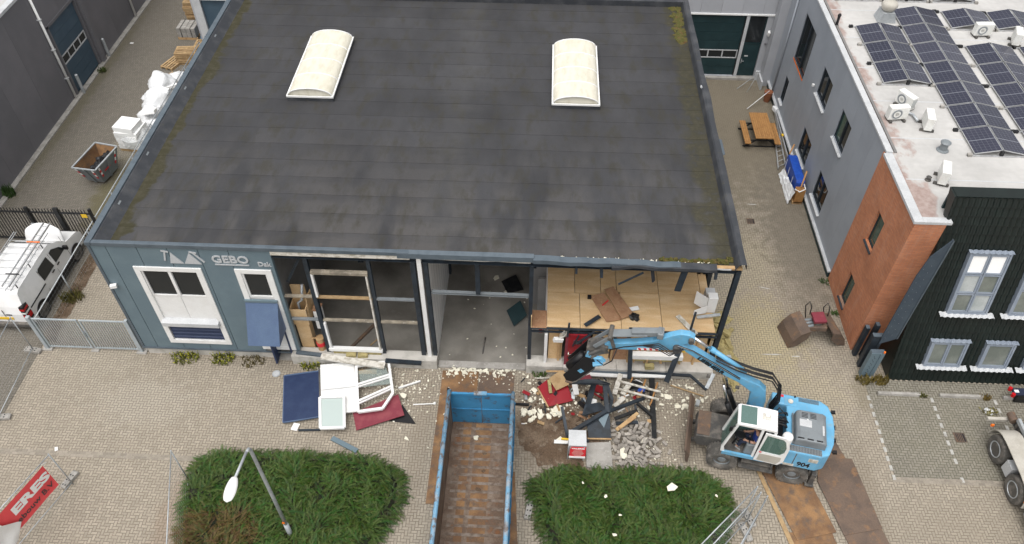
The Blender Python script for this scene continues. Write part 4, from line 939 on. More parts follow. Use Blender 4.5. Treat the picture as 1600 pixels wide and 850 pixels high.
# boom, stick and rams in the plane y = -0.2
def arm(poly, y0, y1, nm, mt, par=EX, bev=.03): return MB().prism(poly, y0, y1, 'y').build(nm, mt, par, bevel=bev)
boom = arm([(.2, 2.05), (.62, 2.1), (.78, 2.7), (.8, 3.12), (1.3, 3.5), (2.16, 3.9), (3.24, 4.58), (3.6, 4.62), (3.66, 4.78), (3.42, 4.88), (2.9, 4.68), (2.0, 4.16), (1.2, 3.77), (.6, 3.55), (.35, 3.3), (.24, 2.8)], -.33, -.08, 'boom', 'exblue')
text('lettering', 'LIEBHERR', 'black', boom, (2.80, -.073, 4.33), (-1, 0, -.6), (-.6, 0, 1), 1.1, .16, .05, .006)
MB().bx(.15, .7, -.5, -.40, 1.2, 2.45).bx(.15, .7, .0, .1, 1.2, 2.45).build('boom_bracket', 'exblue', EX, bevel=.04)
MB().tube([(.45, -.6, 2.3), (.45, .2, 2.3)], .1, 12).build('pin', 'exdark', boom); MB().tube([(3.5, -.48, 4.72), (3.5, .08, 4.72)], .13, 14).build('pin', 'exdark', boom)
for x, z in ((2.3, 3.72), (1.3, 3.42)): MB().rbox((x, .06, z), (.12, .08, .1)).build('boom_lamp', 'exdark', boom)
for sd in (-.5, .1): 
    MB().tube([(1.0, sd, 1.45), (1.45, sd, 2.5)], .09, 12).build('boom_ram', 'black', EX, smooth=True); MB().tube([(1.45, sd, 2.5), (1.75, sd, 3.45)], .05, 10).build('ram_rod', 'chrome', EX, smooth=True)
MB().tube([(1.15, -.2, 4.0), (2.45, -.2, 4.83)], .08, 14).build('stick_ram', 'exblue', EX, smooth=True); MB().tube([(2.4, -.2, 4.8), (3.1, -.2, 5.24)], .055, 10).build('ram_rod', 'chrome', EX, smooth=True)
MB().tube([(2.32, -.2, 4.75), (2.45, -.2, 4.83)], .1, 14).build('ram_gland', 'exblue', EX)
stk = arm([(3.0, 5.05), (3.02, 5.3), (3.2, 5.4), (3.5, 5.38), (3.8, 5.18), (4.3, 4.76), (5.0, 4.46), (5.75, 4.2), (5.87, 4.08), (5.7, 3.92), (4.45, 4.24), (3.75, 4.46), (3.4, 4.62), (3.3, 4.9)], -.32, -.09, 'stick', 'exblue')
MB().tube([(3.12, -.45, 5.22), (3.12, .05, 5.22)], .09, 12).build('pin', 'exdark', stk)
st_ = MB().prism([(4.05, 4.36), (4.75, 4.18), (4.75, 4.30), (4.05, 4.48)], -.09, -.084, 'y').build('warning_board', 'textwhite', stk)
for i in range(4): MB().prism([(4.07+i*.18, 4.36-.046*i), (4.15+i*.18, 4.345-.046*i), (4.19+i*.18, 4.44-.046*i), (4.11+i*.18, 4.46-.046*i)], -.084, -.08, 'y').build('red_stripe', 'brightred', st_)
MB().prism([(3.2, 4.62), (3.32, 4.60), (3.26, 4.72)], -.02, -.01, 'y').build('warning_triangle', 'yellow', boom)
MB().bar((4.05, -.2, 5.2), (5.0, -.2, 4.93), .24, .2).build('bucket_ram', 'exgrey', EX, bevel=.02); MB().bar((4.5, -.2, 5.02), (5.68, -.2, 4.66), .32, .05).build('ram_guard', 'exgrey', EX, bevel=.01)
MB().bx(4.0, 4.2, -.38, -.02, 5.0, 5.25).build('ram_mount', 'exgrey', EX, bevel=.03)
for sd in (-.42, -.05): MB().bar((5.68, sd, 4.68), (5.5, sd, 4.1), .06, .11).build('link', 'exdark', EX); MB().bar((5.68, sd+.05, 4.66), (6.15, sd+.05, 4.05), .06, .12).build('link', 'exgrey', EX)
MB().tube([(5.68, -.5, 4.68), (5.68, .1, 4.68)], .08, 10).build('pin', 'exdark', EX)
cp = MB().prism([(5.68, 4.1), (6.1, 4.15), (6.42, 3.9), (6.4, 3.55), (6.1, 3.5), (5.75, 3.75)], -.42, .0, 'y').build('quick_coupler', 'exdark', EX, bevel=.04)
MB().tube([(5.6, -.5, 3.75), (6.25, .1, 3.55)], .11, 10).tube([(5.75, -.1, 4.0), (6.3, .12, 3.72)], .06, 8).build('coupler_rams', 'exdark', cp)
MB().prism([(5.7, 3.46), (5.85, 3.62), (6.12, 3.58), (6.35, 3.78), (6.42, 3.5), (6.2, 3.38), (6.0, 3.42)], .0, .14, 'y').build('tilt_bracket', 'exblue', EX, bevel=.02)
MB().rbox((5.95, .18, 3.40), (.36, .2, .08), (0, .3, .2)).build('tilt_bracket', 'exblue', EX, bevel=.02)
bkp = [(6.12, 3.55), (6.42, 3.58), (6.62, 3.2), (7.1, 2.3), (6.98, 2.05), (6.78, 1.98), (6.62, 2.12), (6.05, 3.05), (6.02, 3.35)]
bu = MB().prism(bkp, .12, .16, 'y').build('bucket', 'black', EX)
MB().prism(bkp, -.66, -.62, 'y').build('bucket_cheek', 'black', bu)
m = MB(); pl = [(6.42, 3.58), (6.12, 3.55), (6.02, 3.35), (6.05, 3.05), (6.62, 2.12), (6.78, 1.98)]
for a, b in zip(pl, pl[1:]): m.bar((a[0], -.23, a[1]), (b[0], -.23, b[1]), .86, .03, (1, 0, 1))
m.build('bucket_shell', 'exdark', bu); MB().tube([(6.5, -.23, 3.2), (6.95, -.23, 2.4)], .17, 12).build('bucket_roll', 'black', bu, smooth=True)
MB().bar((6.75, -.23, 2.0), (7.0, -.23, 2.02), .9, .05).build('cutting_edge', 'rust2', bu); MB().slab([(6.38, .165, 2.78), (6.50, .165, 2.62), (6.62, .165, 2.74), (6.5, .165, 2.9)], .004).build('sticker', 'exblue', bu)
# hoses over the boom
for i in range(7):
    y = -.38+i*.06; k = .03*(i % 3)
    MB().tube([(.0, y, 2.2), (-.12-k, y, 2.9), (-.02-k, y, 3.5+k), (.3, y, 3.98+k), (.9, y, 4.05+k), (1.5, y+.0, 4.2+k), (2.2, y, 4.5+k*.6)], .024, 6).build('hose', 'rubber', EX, smooth=True)
for i in range(3):
    MB().tube([(1.3, .0+i*.012, 3.78+i*.05), (2.1, .0+i*.012, 4.24+i*.05), (3.0, .01+i*.012, 4.78+i*.03), (3.5, .06, 4.92+i*.04)], .014, 6).build('pipe', 'galv' if i % 2 else 'rubber', EX, smooth=True)
for i in range(4):
    MB().tube([(3.3, .06, 4.85), (3.7, .14+.03*i, 4.75-.05*i), (4.1, .1, 4.95-.1*i), (4.6, .03, 4.62), (5.2, .03, 4.35), (5.6, .05, 4.1)], .02, 6).build('hose', 'rubber', EX, smooth=True)
MB().tube([(5.4, .05, 4.2), (5.5, .2, 3.7), (5.75, .25, 3.45), (6.0, .2, 3.6)], .02, 6).build('hose', 'rubber', EX, smooth=True)

# ---------------------------------------------------------------- the operator, seated
def skinned(name, joints, edges, mt, parent=None, root=0, sub=2, **kw):
    me = bpy.data.meshes.new(name); me.from_pydata([j[0] for j in joints], edges, []); o = bpy.data.objects.new(name, me); COL.objects.link(o)
    sm = o.modifiers.new('skin', 'SKIN'); sm.use_smooth_shade = True
    for i, j in enumerate(joints):
        r = j[1]; me.skin_vertices[0].data[i].radius = r if isinstance(r, tuple) else (r, r)
    me.skin_vertices[0].data[root].use_root = True
    s2 = o.modifiers.new('sub', 'SUBSURF'); s2.levels = sub; s2.render_levels = sub
    me.materials.append(K[mt]); adopt(o, parent); tag(o, **kw); return o
mx = Matrix.Translation((8.16, 15.09, 0)) @ Matrix.Rotation(radians(168.7), 4, 'Z')
pr = T('person', 'operator in a blue shirt sitting in the open excavator cab', 'person', tuple(mx @ V((.3, .8, 1.62))), radians(168.7), local=True)
sy = .19
J = [((0, 0, .09), (.14, .17)), ((.0, 0, .30), (.12, .15)), ((.02, 0, .48), (.11, .19)), ((.03, 0, .58), (.055, .06)), ((.05, 0, .64), .05)]
E_ = [(0, 1), (1, 2), (2, 3), (3, 4)]
for s_ in (1, -1):
    b = len(J); J += [((.02, sy*s_, .50), .07), ((.06, (sy+.06)*s_, .26), .052), ((.28, (sy+.0)*s_, .22), .04), ((.35, (sy-.02)*s_, .23), .03)]
    E_ += [(2, b), (b, b+1), (b+1, b+2), (b+2, b+3)]
    b = len(J); J += [((.04, .1*s_, .06), .095), ((.46, .14*s_, .10), .072), ((.52, .14*s_, -.25), .05), ((.6, .14*s_, -.28), .04)]
    E_ += [(0, b), (b, b+1), (b+1, b+2), (b+2, b+3)]
bd = skinned('body', J, E_, 'skin', pr)
skinned('shirt', [((0, 0, .12), (.155, .185)), ((0, 0, .30), (.135, .165)), ((.02, 0, .48), (.125, .20)), ((.02, sy, .50), .085), ((.045, sy+.045, .34), .068), ((.02, -sy, .50), .085), ((.045, -sy-.045, .34), .068), ((.03, 0, .56), .07)], [(0, 1), (1, 2), (2, 3), (3, 4), (2, 5), (5, 6), (2, 7)], 'shirt', pr)
skinned('trousers', [((0, 0, .07), (.15, .18)), ((.04, .1, .06), .108), ((.46, .14, .10), .085), ((.52, .14, -.22), .066), ((.04, -.1, .06), .108), ((.46, -.14, .10), .085), ((.52, -.14, -.22), .066)], [(0, 1), (1, 2), (2, 3), (0, 4), (4, 5), (5, 6)], 'jeans', pr)
hdm = MB().blob((.07, 0, .76), (.098, .078, .118), 1, .02, 20, 14).tube([(.155, 0, .775), (.185, 0, .74), (.16, 0, .732)], .014, 6).build('head', 'skin', pr, smooth=True)
for s_ in (1, -1):
    MB().blob((.068, .08*s_, .755), (.02, .012, .03), 2, .02, 8, 6).build('ear', 'skin', hdm, smooth=True)
    MB().blob((.153, .03*s_, .785), (.009, .012, .007), 3, 0, 8, 6).build('eye', 'textdark', hdm, smooth=True)
    for f in range(5):
        yb = (sy-.02)*s_+(f-2)*.019*s_; L = (.05, .075, .08, .072, .06)[f]
        if f == 0: MB().tube([(.36, (sy-.05)*s_, .235), (.39, (sy-.075)*s_, .24), (.42, (sy-.07)*s_, .225)], .010, 6, .008).build('thumb', 'skin', pr, smooth=True)
        else: MB().tube([(.365, yb, .235), (.365+L*.6, yb, .232), (.365+L, yb, .205)], .0095, 6, .007).build('finger', 'skin', pr, smooth=True)
    MB().blob((.365, (sy-.02)*s_, .232), (.045, .042, .016), 5, .03, 10, 8).build('palm', 'skin', pr, smooth=True)
MB().rbox((.157, 0, .705), (.01, .045, .008)).build('mouth', 'maroon', hdm)
MB().grid(lambda u, v: (.06+(.102 if True else 0)*cos(pi*v*.5)*cos(2*pi*u)*(1 if cos(2*pi*u) < .3 else .9), .083*cos(pi*v*.5)*sin(2*pi*u), .79+.098*sin(pi*v*.5)), 20, 6).build('hair', 'hair', pr, smooth=True)

# ================================================================ white van
VX, VY = -21.0, 19.25       # centre line and rear bumper
van = T('van', 'white panel van with roof rack and its bonnet standing open', 'van', (VX, 21.7, 0))
prof = [(19.25, .42), (19.25, .95), (19.33, 1.3), (19.55, 1.88), (19.75, 1.95), (21.5, 1.97), (22.25, 1.93), (22.75, 1.62), (23.15, 1.22), (23.95, 1.06), (24.15, .85), (24.18, .42), (23.75, .30), (19.6, .30)]
m = MB(); n = len(prof)
def vsec(k): # width by height
    return .96 if k < .9 else .96-(k-.9)*.15
for sd in (-1, 1):
    m.add([(VX+sd*vsec(z)*.985, y, z) for y, z in prof], [tuple(range(n))[::(1 if sd > 0 else -1)]])
vs = [(VX+sd*vsec(z)*.985, y, z) for sd in (-1, 1) for y, z in prof]
m.add(vs, [(i, (i+1) % n, n+(i+1) % n, n+i) for i in range(n)])
vb = m.build('body', 'whitepaint', van, bevel=.05)
def vside(pts, off, t=.012):   # a piece lying on the right-hand flank
    return MB().slab([(VX+vsec(z)*.985+off, y, z) for y, z in pts], t)
vside([(20.95, 1.12), (20.95, 1.62), (21.05, 1.70), (21.75, 1.70), (21.82, 1.12)], .012).build('window', 'glass', van)
vside([(22.0, 1.12), (22.0, 1.66), (22.2, 1.68), (22.62, 1.42), (22.85, 1.12)], .012).build('window', 'glass', van)
MB().slab([(VX-.8, 22.36, 1.86), (VX+.8, 22.36, 1.86), (VX+.86, 23.06, 1.30), (VX-.86, 23.06, 1.30)], -.022).build('windscreen', 'glass', van)
vside([(19.6, .98), (19.6, 1.03), (20.9, 1.03), (20.9, .98)], .008).build('door_rail', 'black', van)
vside([(19.9, .32), (19.9, .50), (23.2, .50), (23.2, .32)], .015, .02).build('sill_trim', 'black', van)
for y in (21.6, 22.05): MB().bx(VX+.95, VX+.985, y-.09, y+.09, 1.0, 1.04).build('door_handle', 'black', van)
for y in (20.92, 21.9, 22.95): vside([(y, .5), (y, 1.7), (y+.012, 1.7), (y+.012, .5)], .004).build('door_gap', 'exdark', van)
MB().bx(VX+.92, VX+1.12, 22.75, 22.85, 1.12, 1.32).build('mirror', 'black', van, bevel=.02); MB().bx(VX-1.12, VX-.92, 22.75, 22.85, 1.12, 1.32).build('mirror', 'black', van, bevel=.02)
for sd in (1, -1):
    for y in (20.1, 23.35):
        wh = wheel(van, (VX+sd*.86, y, .33), .33, .2, 'exdark', False, sd, 28) if False else None
        o = MB().lathe([(.2, -.1), (.31, -.1), (.33, -.06), (.33, .06), (.31, .1), (.2, .1)], (VX+sd*.89, y, .33), 'x', 26).build('wheel', 'tyre', van)
        MB().lathe([(.2, sd*.085), (.12, sd*.11), (.03, sd*.115)], (VX+sd*.89, y, .33), 'x', 16).build('rim', 'exdark', o)
        MB().lathe([(.36, -.02), (.42, -.02), (.42, .012), (.36, .012)], (VX+sd*.955, y, .36), 'x', 28).build('wheel_arch', 'black', van)
MB().bx(VX-.95, VX+.95, 19.12, 19.3, .32, .52).build('rear_bumper', 'exdark', van, bevel=.03)
MB().bx(VX-.30, VX+.28, 19.225, 19.245, .66, .79).build('number_plate', 'yellow', van); MB().bx(VX-.36, VX-.30, 19.224, 19.245, .66, .79).build('plate_badge', 'tarp', van)
MB().bx(VX-.008, VX+.008, 19.235, 19.26, .5, 1.2).build('rear_door_gap', 'exdark', van); MB().bx(VX+.06, VX+.3, 19.22, 19.25, .92, .96).build('rear_handle', 'black', van)
for sd in (1, -1):
    def tl(z0, z1, o, nm, mt, par): return MB().prism([(VX+sd*(.80-o), 19.2-o), (VX+sd*(.965+o), 19.2-o), (VX+sd*(.965+o), 19.52)], z0, z1).build(nm, mt, par)
    lp = tl(.66, 1.46, 0, 'tail_lamp', 'black', van); tl(.78, .98, .008, 'red_lens', 'redlens', lp); tl(1.06, 1.14, .008, 'clear_lens', 'white', lp); tl(1.24, 1.34, .008, 'red_lens', 'redlens', lp)
MB().bx(VX-.1, VX+.05, 19.5, 19.55, 1.86, 1.9).build('brake_lamp', 'redlens', van)
# bonnet up
def bn(u, v):
    a = (u-.5)*2; rr = 1-.28*max(0, v-.55)/.45*abs(a)**2; z = 1.12+.88*v*rr-.0; y = 23.1+.28*v+.06*(1-a*a)
    return (VX+a*.82*(1-.16*v**2), y, z)
m = MB().grid(bn, 12, 8); bo = m.build('bonnet', 'whitepaint', van, smooth=True); sm = bo.modifiers.new('s', 'SOLIDIFY'); sm.thickness = .03
MB().bx(VX-.8, VX+.8, 23.2, 24.0, .9, 1.05).build('engine_bay', 'black', van)
# rack of two ladder rails and cross bars
rk = MB()
for sd in (-.72, -.62, .5, .72): rk.tube([(VX+sd, 19.45, 2.16), (VX+sd, 22.7, 2.16)], .018, 6)
rk.build('rack_rails', 'alu', van)
for i in range(8): MB().tube([(VX-.74, 19.6+i*.38, 2.1), (VX+.74, 19.6+i*.38, 2.1)], .016, 6).build('rack_bar', 'alu', van)
for i in range(3):
    for sd in (-.74, .74): MB().bar((VX+sd, 19.8+i*1.1, 1.95), (VX+sd, 19.8+i*1.1, 2.15), .03).build('rack_foot', 'black', van)
for i in range(8): MB().bx(VX-.8, VX+.8, 19.85+i*.3, 19.87+i*.3, 1.955, 1.975).build('roof_rib', 'whitepaint', van)
ld = T('ladder', 'aluminium ladder strapped on the white van rack', 'ladder', (VX+.5, 21.5, 2.18))
for sd in (.34, .62): MB().bar((VX+sd, 19.6, 2.24), (VX+sd, 23.2, 2.24), .03, .07).build('stile', 'alu', ld)
for i in range(13): MB().tube([(VX+.34, 19.75+i*.27, 2.24), (VX+.62, 19.75+i*.27, 2.24)], .015, 6).build('rung', 'alu', ld)
for y in (20.2, 22.0): MB().bx(VX+.2, VX+.75, y, y+.05, 2.28, 2.30).build('strap', 'orange' if y > 21 else 'black', ld)

# ================================================================ roll-off container
ct = T('roll_off_container', 'long open blue container with rusty floor between the two shrub beds', 'container', (-1.68, 12.5, 0))
CX0, CX1, CY0, CY1, CT = -2.82, -.55, 9.2, 15.6, 2.15
MB().bx(CX0+.05, CX1-.05, CY0, CY1-.05, .16, .22).build('floor', 'rustin', ct)
for i in range(20): MB().bx(CX0+.2, CX1-.2, CY0+.15+i*.31, CY0+.26+i*.31, .22, .2225+.004).build('floor_rib', 'wornrib', ct)
for i in range(2): MB().bx(CX0+.75+i*.75, CX0+.47+i*.45, CY0+.05, CY1-.1, .22, .225).build('floor_seam', 'rust', ct)
for sd, a, b in ((-1, CX0, CX0+.05), (1, CX1-.05, CX1)):
    MB().bx(a, b, CY0, CY1, .16, CT-.06).build('side_wall', 'rustin', ct)
    xo = a-.07 if sd < 0 else b
    MB().bx(xo+(.065 if sd < 0 else 0), xo+(.07 if sd < 0 else .005), CY0, CY1, .2, CT-.06).build('side_skin', 'cblue', ct)
    for i in range(11): MB().bx(xo, xo+.07, CY0+.2+i*.58, CY0+.3+i*.58, .2, CT-.1).build('side_rib', 'cblue', ct)
    MB().tube([(((a+b)/2), CY0, CT-.02), ((a+b)/2, CY1+.03, CT-.02)], .075, 10).build('rim', 'rimblue', ct, smooth=True)
    MB().bx(a-.02, b+.02, CY1-.06, CY1+.06, .1, CT).build('door_post', 'cblue', ct)
dz_ = CX0+(CX1-CX0)/2
for a, b in ((CX0+.06, dz_-.01), (dz_+.01, CX1-.06)):
    d = MB().bx(a, b, CY1-.05, CY1, .24, CT-.06).build('end_door', 'cblue', ct)
    MB().bx(a, b, CY1-.09, CY1-.05, CT-.14, CT-.04).build('door_rail', 'cblue', d); MB().bx(a, b, CY1-.08, CY1-.05, 1.1, 1.16).build('door_rail', 'cblue', d)
MB().bx(CX0+.05, CX1-.05, CY0, CY0+.06, .2, CT-.06).build('bulkhead', 'cblue', ct); MB().tube([(CX0, CY0+.03, CT-.02), (CX1, CY0+.03, CT-.02)], .075, 10).build('rim', 'rimblue', ct, smooth=True)
MB().bx(dz_-.25, dz_+.2, CY1-.12, CY1+.02, CT-.06, CT).build('door_lock', 'rimblue', ct)
MB().bar((CX1, CY1+.08, 1.35), (CX1+.55, CY1+.1, 1.3), .07, .09).build('lock_bar', 'black', ct); MB().bar((CX0-.02, CY1+.05, 1.5), (CX0-.02, CY1+.05, 2.2), .08).build('lock_bar', 'black', ct)
MB().tube([(CX0+.3, CY0, .08), (CX0+.3, CY1, .08)], .07, 8).tube([(CX1-.3, CY0, .08), (CX1-.3, CY1, .08)], .07, 8).build('skid', 'exdark', ct)
for i, (x, y, r) in enumerate(((-1.5, 14.3, .09), (-1.52, 13.6, .07), (-1.65, 12.9, .1))): MB().blob((x, y, .235), (r, r*.7, .02), i, .4, 9, 5).build('lump', 'soil', ct)

# steel road plates
def plate(pts, z, mt, label):
    o = MB().slab([(x, y, z) for x, y in pts], .018).build('steel_plate', mt, None, label=label, cat='steel plate', group='steel road plates'); return o
plate([(-3.42, 12.4), (-2.02, 12.4), (-2.0, 18.0), (-3.4, 17.98)], .024, 'rust', 'rusty road plate left of the container mouth by the threshold')
plate([(-1.98, 12.4), (-.62, 12.4), (-.6, 18.02), (-1.97, 18.0)], .026, 'rust2', 'stained brown road plate right of the container mouth by the threshold')
plate([(-1.9, 6.5), (.12, 6.5), (-.42, 13.72), (-1.9, 13.7)], .047, 'rust', 'orange rusty road plate running along the right side of the container')
plate([(8.24, 14.2), (8.99, 11.63), (10.36, 11.98), (9.66, 14.6)], .05, 'rust', 'orange rusty road plate under the excavator rear wheel')
plate([(8.75, 11.9), (9.6, 9.2), (10.6, 9.5), (10.2, 12.1)], .026, 'rust', 'orange rusty road plate at the lower frame edge overlapped by another')
plate([(8.06, 14.28), (8.2, 14.3), (9.0, 11.0), (8.86, 10.9)], .02, 'pine', 'pale sandy strip along the left edge of the rusty plate')
plate([(10.62, 15.55), (11.1, 15.58), (11.34, 14.76), (11.56, 14.76), (11.92, 12.17), (10.58, 11.87), (10.14, 13.84)], .045, 'rust2', 'large dark brown road plate behind the excavator')
plate([(10.5, 12.4), (11.8, 12.6), (12.5, 9.6), (11.1, 9.3)], .022, 'rust2', 'dark brown road plate running out of the frame at lower right')

# ================================================================ truck chassis at the right edge
tk = T('truck', 'hook-lift truck chassis with beige wheel guards at the right frame edge', 'truck', (17.7, 13, 0))
def twheel(x, y, side): 
    o = MB().lathe([(.28, -.15), (.42, -.16), (.5, -.14), (.52, -.08), (.52, .08), (.5, .14), (.42, .16), (.28, .15)], (x, y, .52), 'x', 36, lambda j, k: (1 if k % 2 else .97) if 2 < j < 5 else 1).build('wheel', 'tyre', tk)
    MB().lathe([(.30, side*.14), (.30, side*.17), (.27, side*.17), (.22, side*.02), (.13, side*-.02), (.12, side*.08), (.02, side*.09)], (x, y, .52), 'x', 24).build('rim', 'galv', o); return o
for y in (15.1, 13.55):
    for x, sd in ((16.66, -1), (19.0, 1)): twheel(x, y, sd); 
    for x, sd in ((17.0, -1), (18.66, 1)): twheel(x, y, sd)
for x0 in (16.52, 18.48):
    m = MB(); P = []
    for k in range(8): a = pi*k/14; P.append((15.1+.66*cos(a), .52+.66*sin(a)))
    P += [(14.9, 1.2), (13.7, 1.2)]
    for k in range(8): a = pi/2+pi*k/14; P.append((13.55+.66*cos(a), .52+.66*sin(a)))
    m.grid(lambda u, v: (x0+.68*u, P[int(round(v*(len(P)-1)))][0], P[int(round(v*(len(P)-1)))][1]), 1, len(P)-1)
    o = m.build('wheel_guard', 'beige', tk); q = o.modifiers.new('s', 'SOLIDIFY'); q.thickness = .03
    for y in (14.75, 13.9): MB().bx(x0+.25, x0+.7, y-.03, y+.03, 1.2, 1.225).build('guard_stay', 'galv', o)
for x in (17.35, 18.15): MB().hbar((x, 6, .95), (x, 16.2, .95), .1, .28).build('chassis_rail', 'exdark', tk)
for x in (17.3, 18.2): MB().bx(x-.05, x+.05, 8, 15.9, 1.15, 1.3).build('hook_frame', 'galv', tk)
for y in (9, 11, 12.8, 14.4, 15.8): MB().bx(17.3, 18.2, y-.06, y+.06, .85, 1.1).build('cross_member', 'exdark', tk)
MB().bx(17.45, 18.05, 12.0, 15.6, 1.02, 1.22).build('hydraulic_ram', 'exdark', tk, bevel=.05)
MB().bx(16.5, 17.25, 16.12, 16.24, .72, .86).build('rear_bumper', 'beige', tk, bevel=.01); MB().bx(18.3, 19.1, 16.12, 16.24, .72, .86).build('rear_bumper', 'beige', tk, bevel=.01)
MB().tube([(17.28, 15.95, 1.0), (17.28, 16.3, 1.0)], .14, 16).build('rear_roller', 'rust2', tk); MB().bx(16.5, 16.6, 15.85, 15.9, .8, .9).build('marker_lamp', 'orange', tk); MB().bx(16.5, 16.54, 12.86, 12.94, .8, .9).build('marker_lamp', 'orange', tk)
MB().bx(16.55, 16.95, 14.1, 14.5, .35, .85).build('toolbox', 'lightgrey', tk, bevel=.01)
MB().bx(16.55, 17.2, 11.6, 12.75, .4, 1.0).build('fuel_tank', 'galv', tk, bevel=.08); MB().bx(16.85, 17.3, 12.3, 13.4, 1.25, 1.55).build('oil_tank', 'doorgreen', tk, bevel=.04)
MB().bx(16.6, 17.25, 9.2, 11.4, .4, 1.0).build('battery_box', 'exdark', tk, bevel=.03)

# ================================================================ sorting grab in the alley
gb = T('sorting_grab', 'rusty two-shell sorting grab lying on the paving by the brick corner', 'grab', (11.3, 20.4, 0))
def shell(cx, ang, nm):
    R = Matrix.Translation((cx, 20.35, 0)) @ Matrix.Rotation(ang, 4, 'Z'); m = MB()
    pr_ = [(-.55, .08), (-.62, .02), (-.5, .42), (-.25, .78), (.12, .92), (.14, .86), (-.2, .72), (-.44, .38)]
    m.prism(pr_, -.55, .55, 'y'); m.v = [tuple(R @ V(q)) for q in m.v]; o = m.build(nm, 'rust2', gb)
    for yy in (-.55, .53):
        k = MB().prism([(-.6, .03), (-.45, .42), (-.22, .76), (.12, .9), (.1, .5), (-.25, .12)], yy, yy+.03, 'y'); k.v = [tuple(R @ V(q)) for q in k.v]; k.build('cheek', 'rust2', o)
    for i in range(10):
        k = MB().rbox((-.42+(i//5)*.12, -.42+(i % 5)*.21, .5+(i//5)*.17), (.05, .11, .03), (0, -.9, 0)); k.v = [tuple(R @ V(q)) for q in k.v]; k.build('slot', 'black', o)
shell(10.75, radians(12), 'shell'); shell(11.85, radians(192), 'shell')
MB().bx(10.85, 11.7, 20.1, 20.6, .62, .86).build('frame', 'rust2', gb, bevel=.03); MB().rbox((11.35, 20.42, 1.1), (.5, .5, .14), (.05, 0, .1)).build('rotator_plate', 'maroon', gb, bevel=.02)
MB().tube([(11.35, 20.4, .8), (11.35, 20.4, 1.1)], .2, 12).build('rotator', 'exdark', gb)
for i in range(3): MB().tube([(10.8, 20.15+i*.18, .8), (11.15, 20.2+i*.15, .9)], .06, 8).build('ram', 'exgrey', gb, smooth=True)
for x, y in ((11.0, 20.75), (11.7, 20.7)): MB().tube([(x, y, .7), (x-.08, y+.2, 1.2), (x+.05, y+.25, 1.4), (x+.15, y+.15, 1.2), (x+.12, y, .9)], .022, 6).build('hose', 'rubber', gb, smooth=True)

# ================================================================ fences and gates
# galvanised swing gate
gt = T('swing_gate', 'galvanised double-leaf bar gate between hall and side lane', 'gate', (-17.3, 18.35, 0))
GYg = 18.38
for x, wd in ((-19.22, .14), (-15.42, .12)): 
    o = MB().bx(x-wd/2, x+wd/2, GYg-wd/2, GYg+wd/2, 0, 1.95).build('post', 'galvblue', gt, bevel=.008)
    MB().bx(x-.2, x+.2, GYg-.14, GYg+.14, -.02, .05).build('footing', 'conc', o)
bar_m = meshof(MB().bx(-.016, .016, -.016, .016, 0, 1.62), 'galv', 'gate_bar')
for a, b in ((-19.12, -17.36), (-17.28, -15.5)):
    lf = frame(MB(), a, b, .12, 1.86, GYg-.025, GYg+.025, .06).build('leaf', 'galvblue', gt)
    n = 17
    for i in range(1, n): inst(bar_m, 'bar', lf, (a+.06+(b-a-.12)*i/n, GYg, .18))
MB().bx(-17.36, -17.28, GYg-.06, GYg+.03, .85, 1.15).build('lock', 'exgrey', gt); MB().bx(-17.45, -17.15, GYg-.12, GYg+.12, -.02, .04).build('drop_bolt_pad', 'conc', gt)
# black bar fence across the lane
bf = T('bar_fence', 'black steel bar fence across the lane in front of the white van', 'fence', (-22, 24.3, 0))
BFY = 24.35
bm = meshof(MB().bx(-.014, .014, -.014, .014, 0, 1.82), 'blacksteel', 'fence_bar')
for x, wd in ((-25.1, .08), (-22.1, .14), (-20.8, .2), (-19.3, .1)): MB().bx(x-wd/2, x+wd/2, BFY-.06, BFY+.06, 0, 2.03).build('post', 'blacksteel', bf)
for a, b in ((-25.05, -22.18), (-22.02, -20.91), (-20.69, -19.36)):
    MB().bx(a, b, BFY-.03, BFY+.03, .12, .19).build('rail', 'blacksteel', bf); MB().bx(a, b, BFY-.03, BFY+.03, 1.72, 1.79).build('rail', 'blacksteel', bf)
    n = int((b-a)/.135)
    for i in range(n): inst(bm, 'bar', bf, (a+.07+i*.135, BFY, .15))
MB().bx(-19.75, -19.5, BFY-.04, BFY-.033, 1.55, 1.75).build('warning_sticker', 'yellow', bf); MB().bx(-22.2, -22.0, BFY-.1, BFY-.06, .95, 1.15).build('latch', 'galv', bf)
# low wire-mesh fence along the hall
def meshfence(name, label, p, q, h, mt='galv', post=2.45, rr=.02, wires=True, wsp=.2, group=None):
    p, q = V(p), V(q); L = (q-p).length; d = (q-p)/L
    f = T(name, label, 'fence', tuple((p+q)/2), group=group)
    n = max(1, int(round(L/post)))
    for i in range(n+1): MB().tube([p+d*(L*i/n), p+d*(L*i/n)+V((0,0,h))], rr*1.2, 8).build('post', mt, f, smooth=True)
    MB().tube([p+V((0,0,h)), q+V((0,0,h))], rr, 8).build('top_rail', mt, f, smooth=True)
    m = MB()
    if wires:
        k = int(L/wsp)
        for i in range(k): m.bar(p+d*(wsp*i)+V((0,0,.08)), p+d*(wsp*i)+V((0,0,h)), .002, .002)
        for j in range(int(h/.2)): m.bar(p+V((0,0,.1+j*.2)), q+V((0,0,.1+j*.2)), .002, .002)
        m.build('wire_mesh', mt, f, kind='stuff')
    return f
meshfence('wire_fence', 'low wire fence with pale top rail along the left side of the hall', (-19.4, 18.6, 0), (-19.4, 39.2, 0), 1.32, rr=.024)
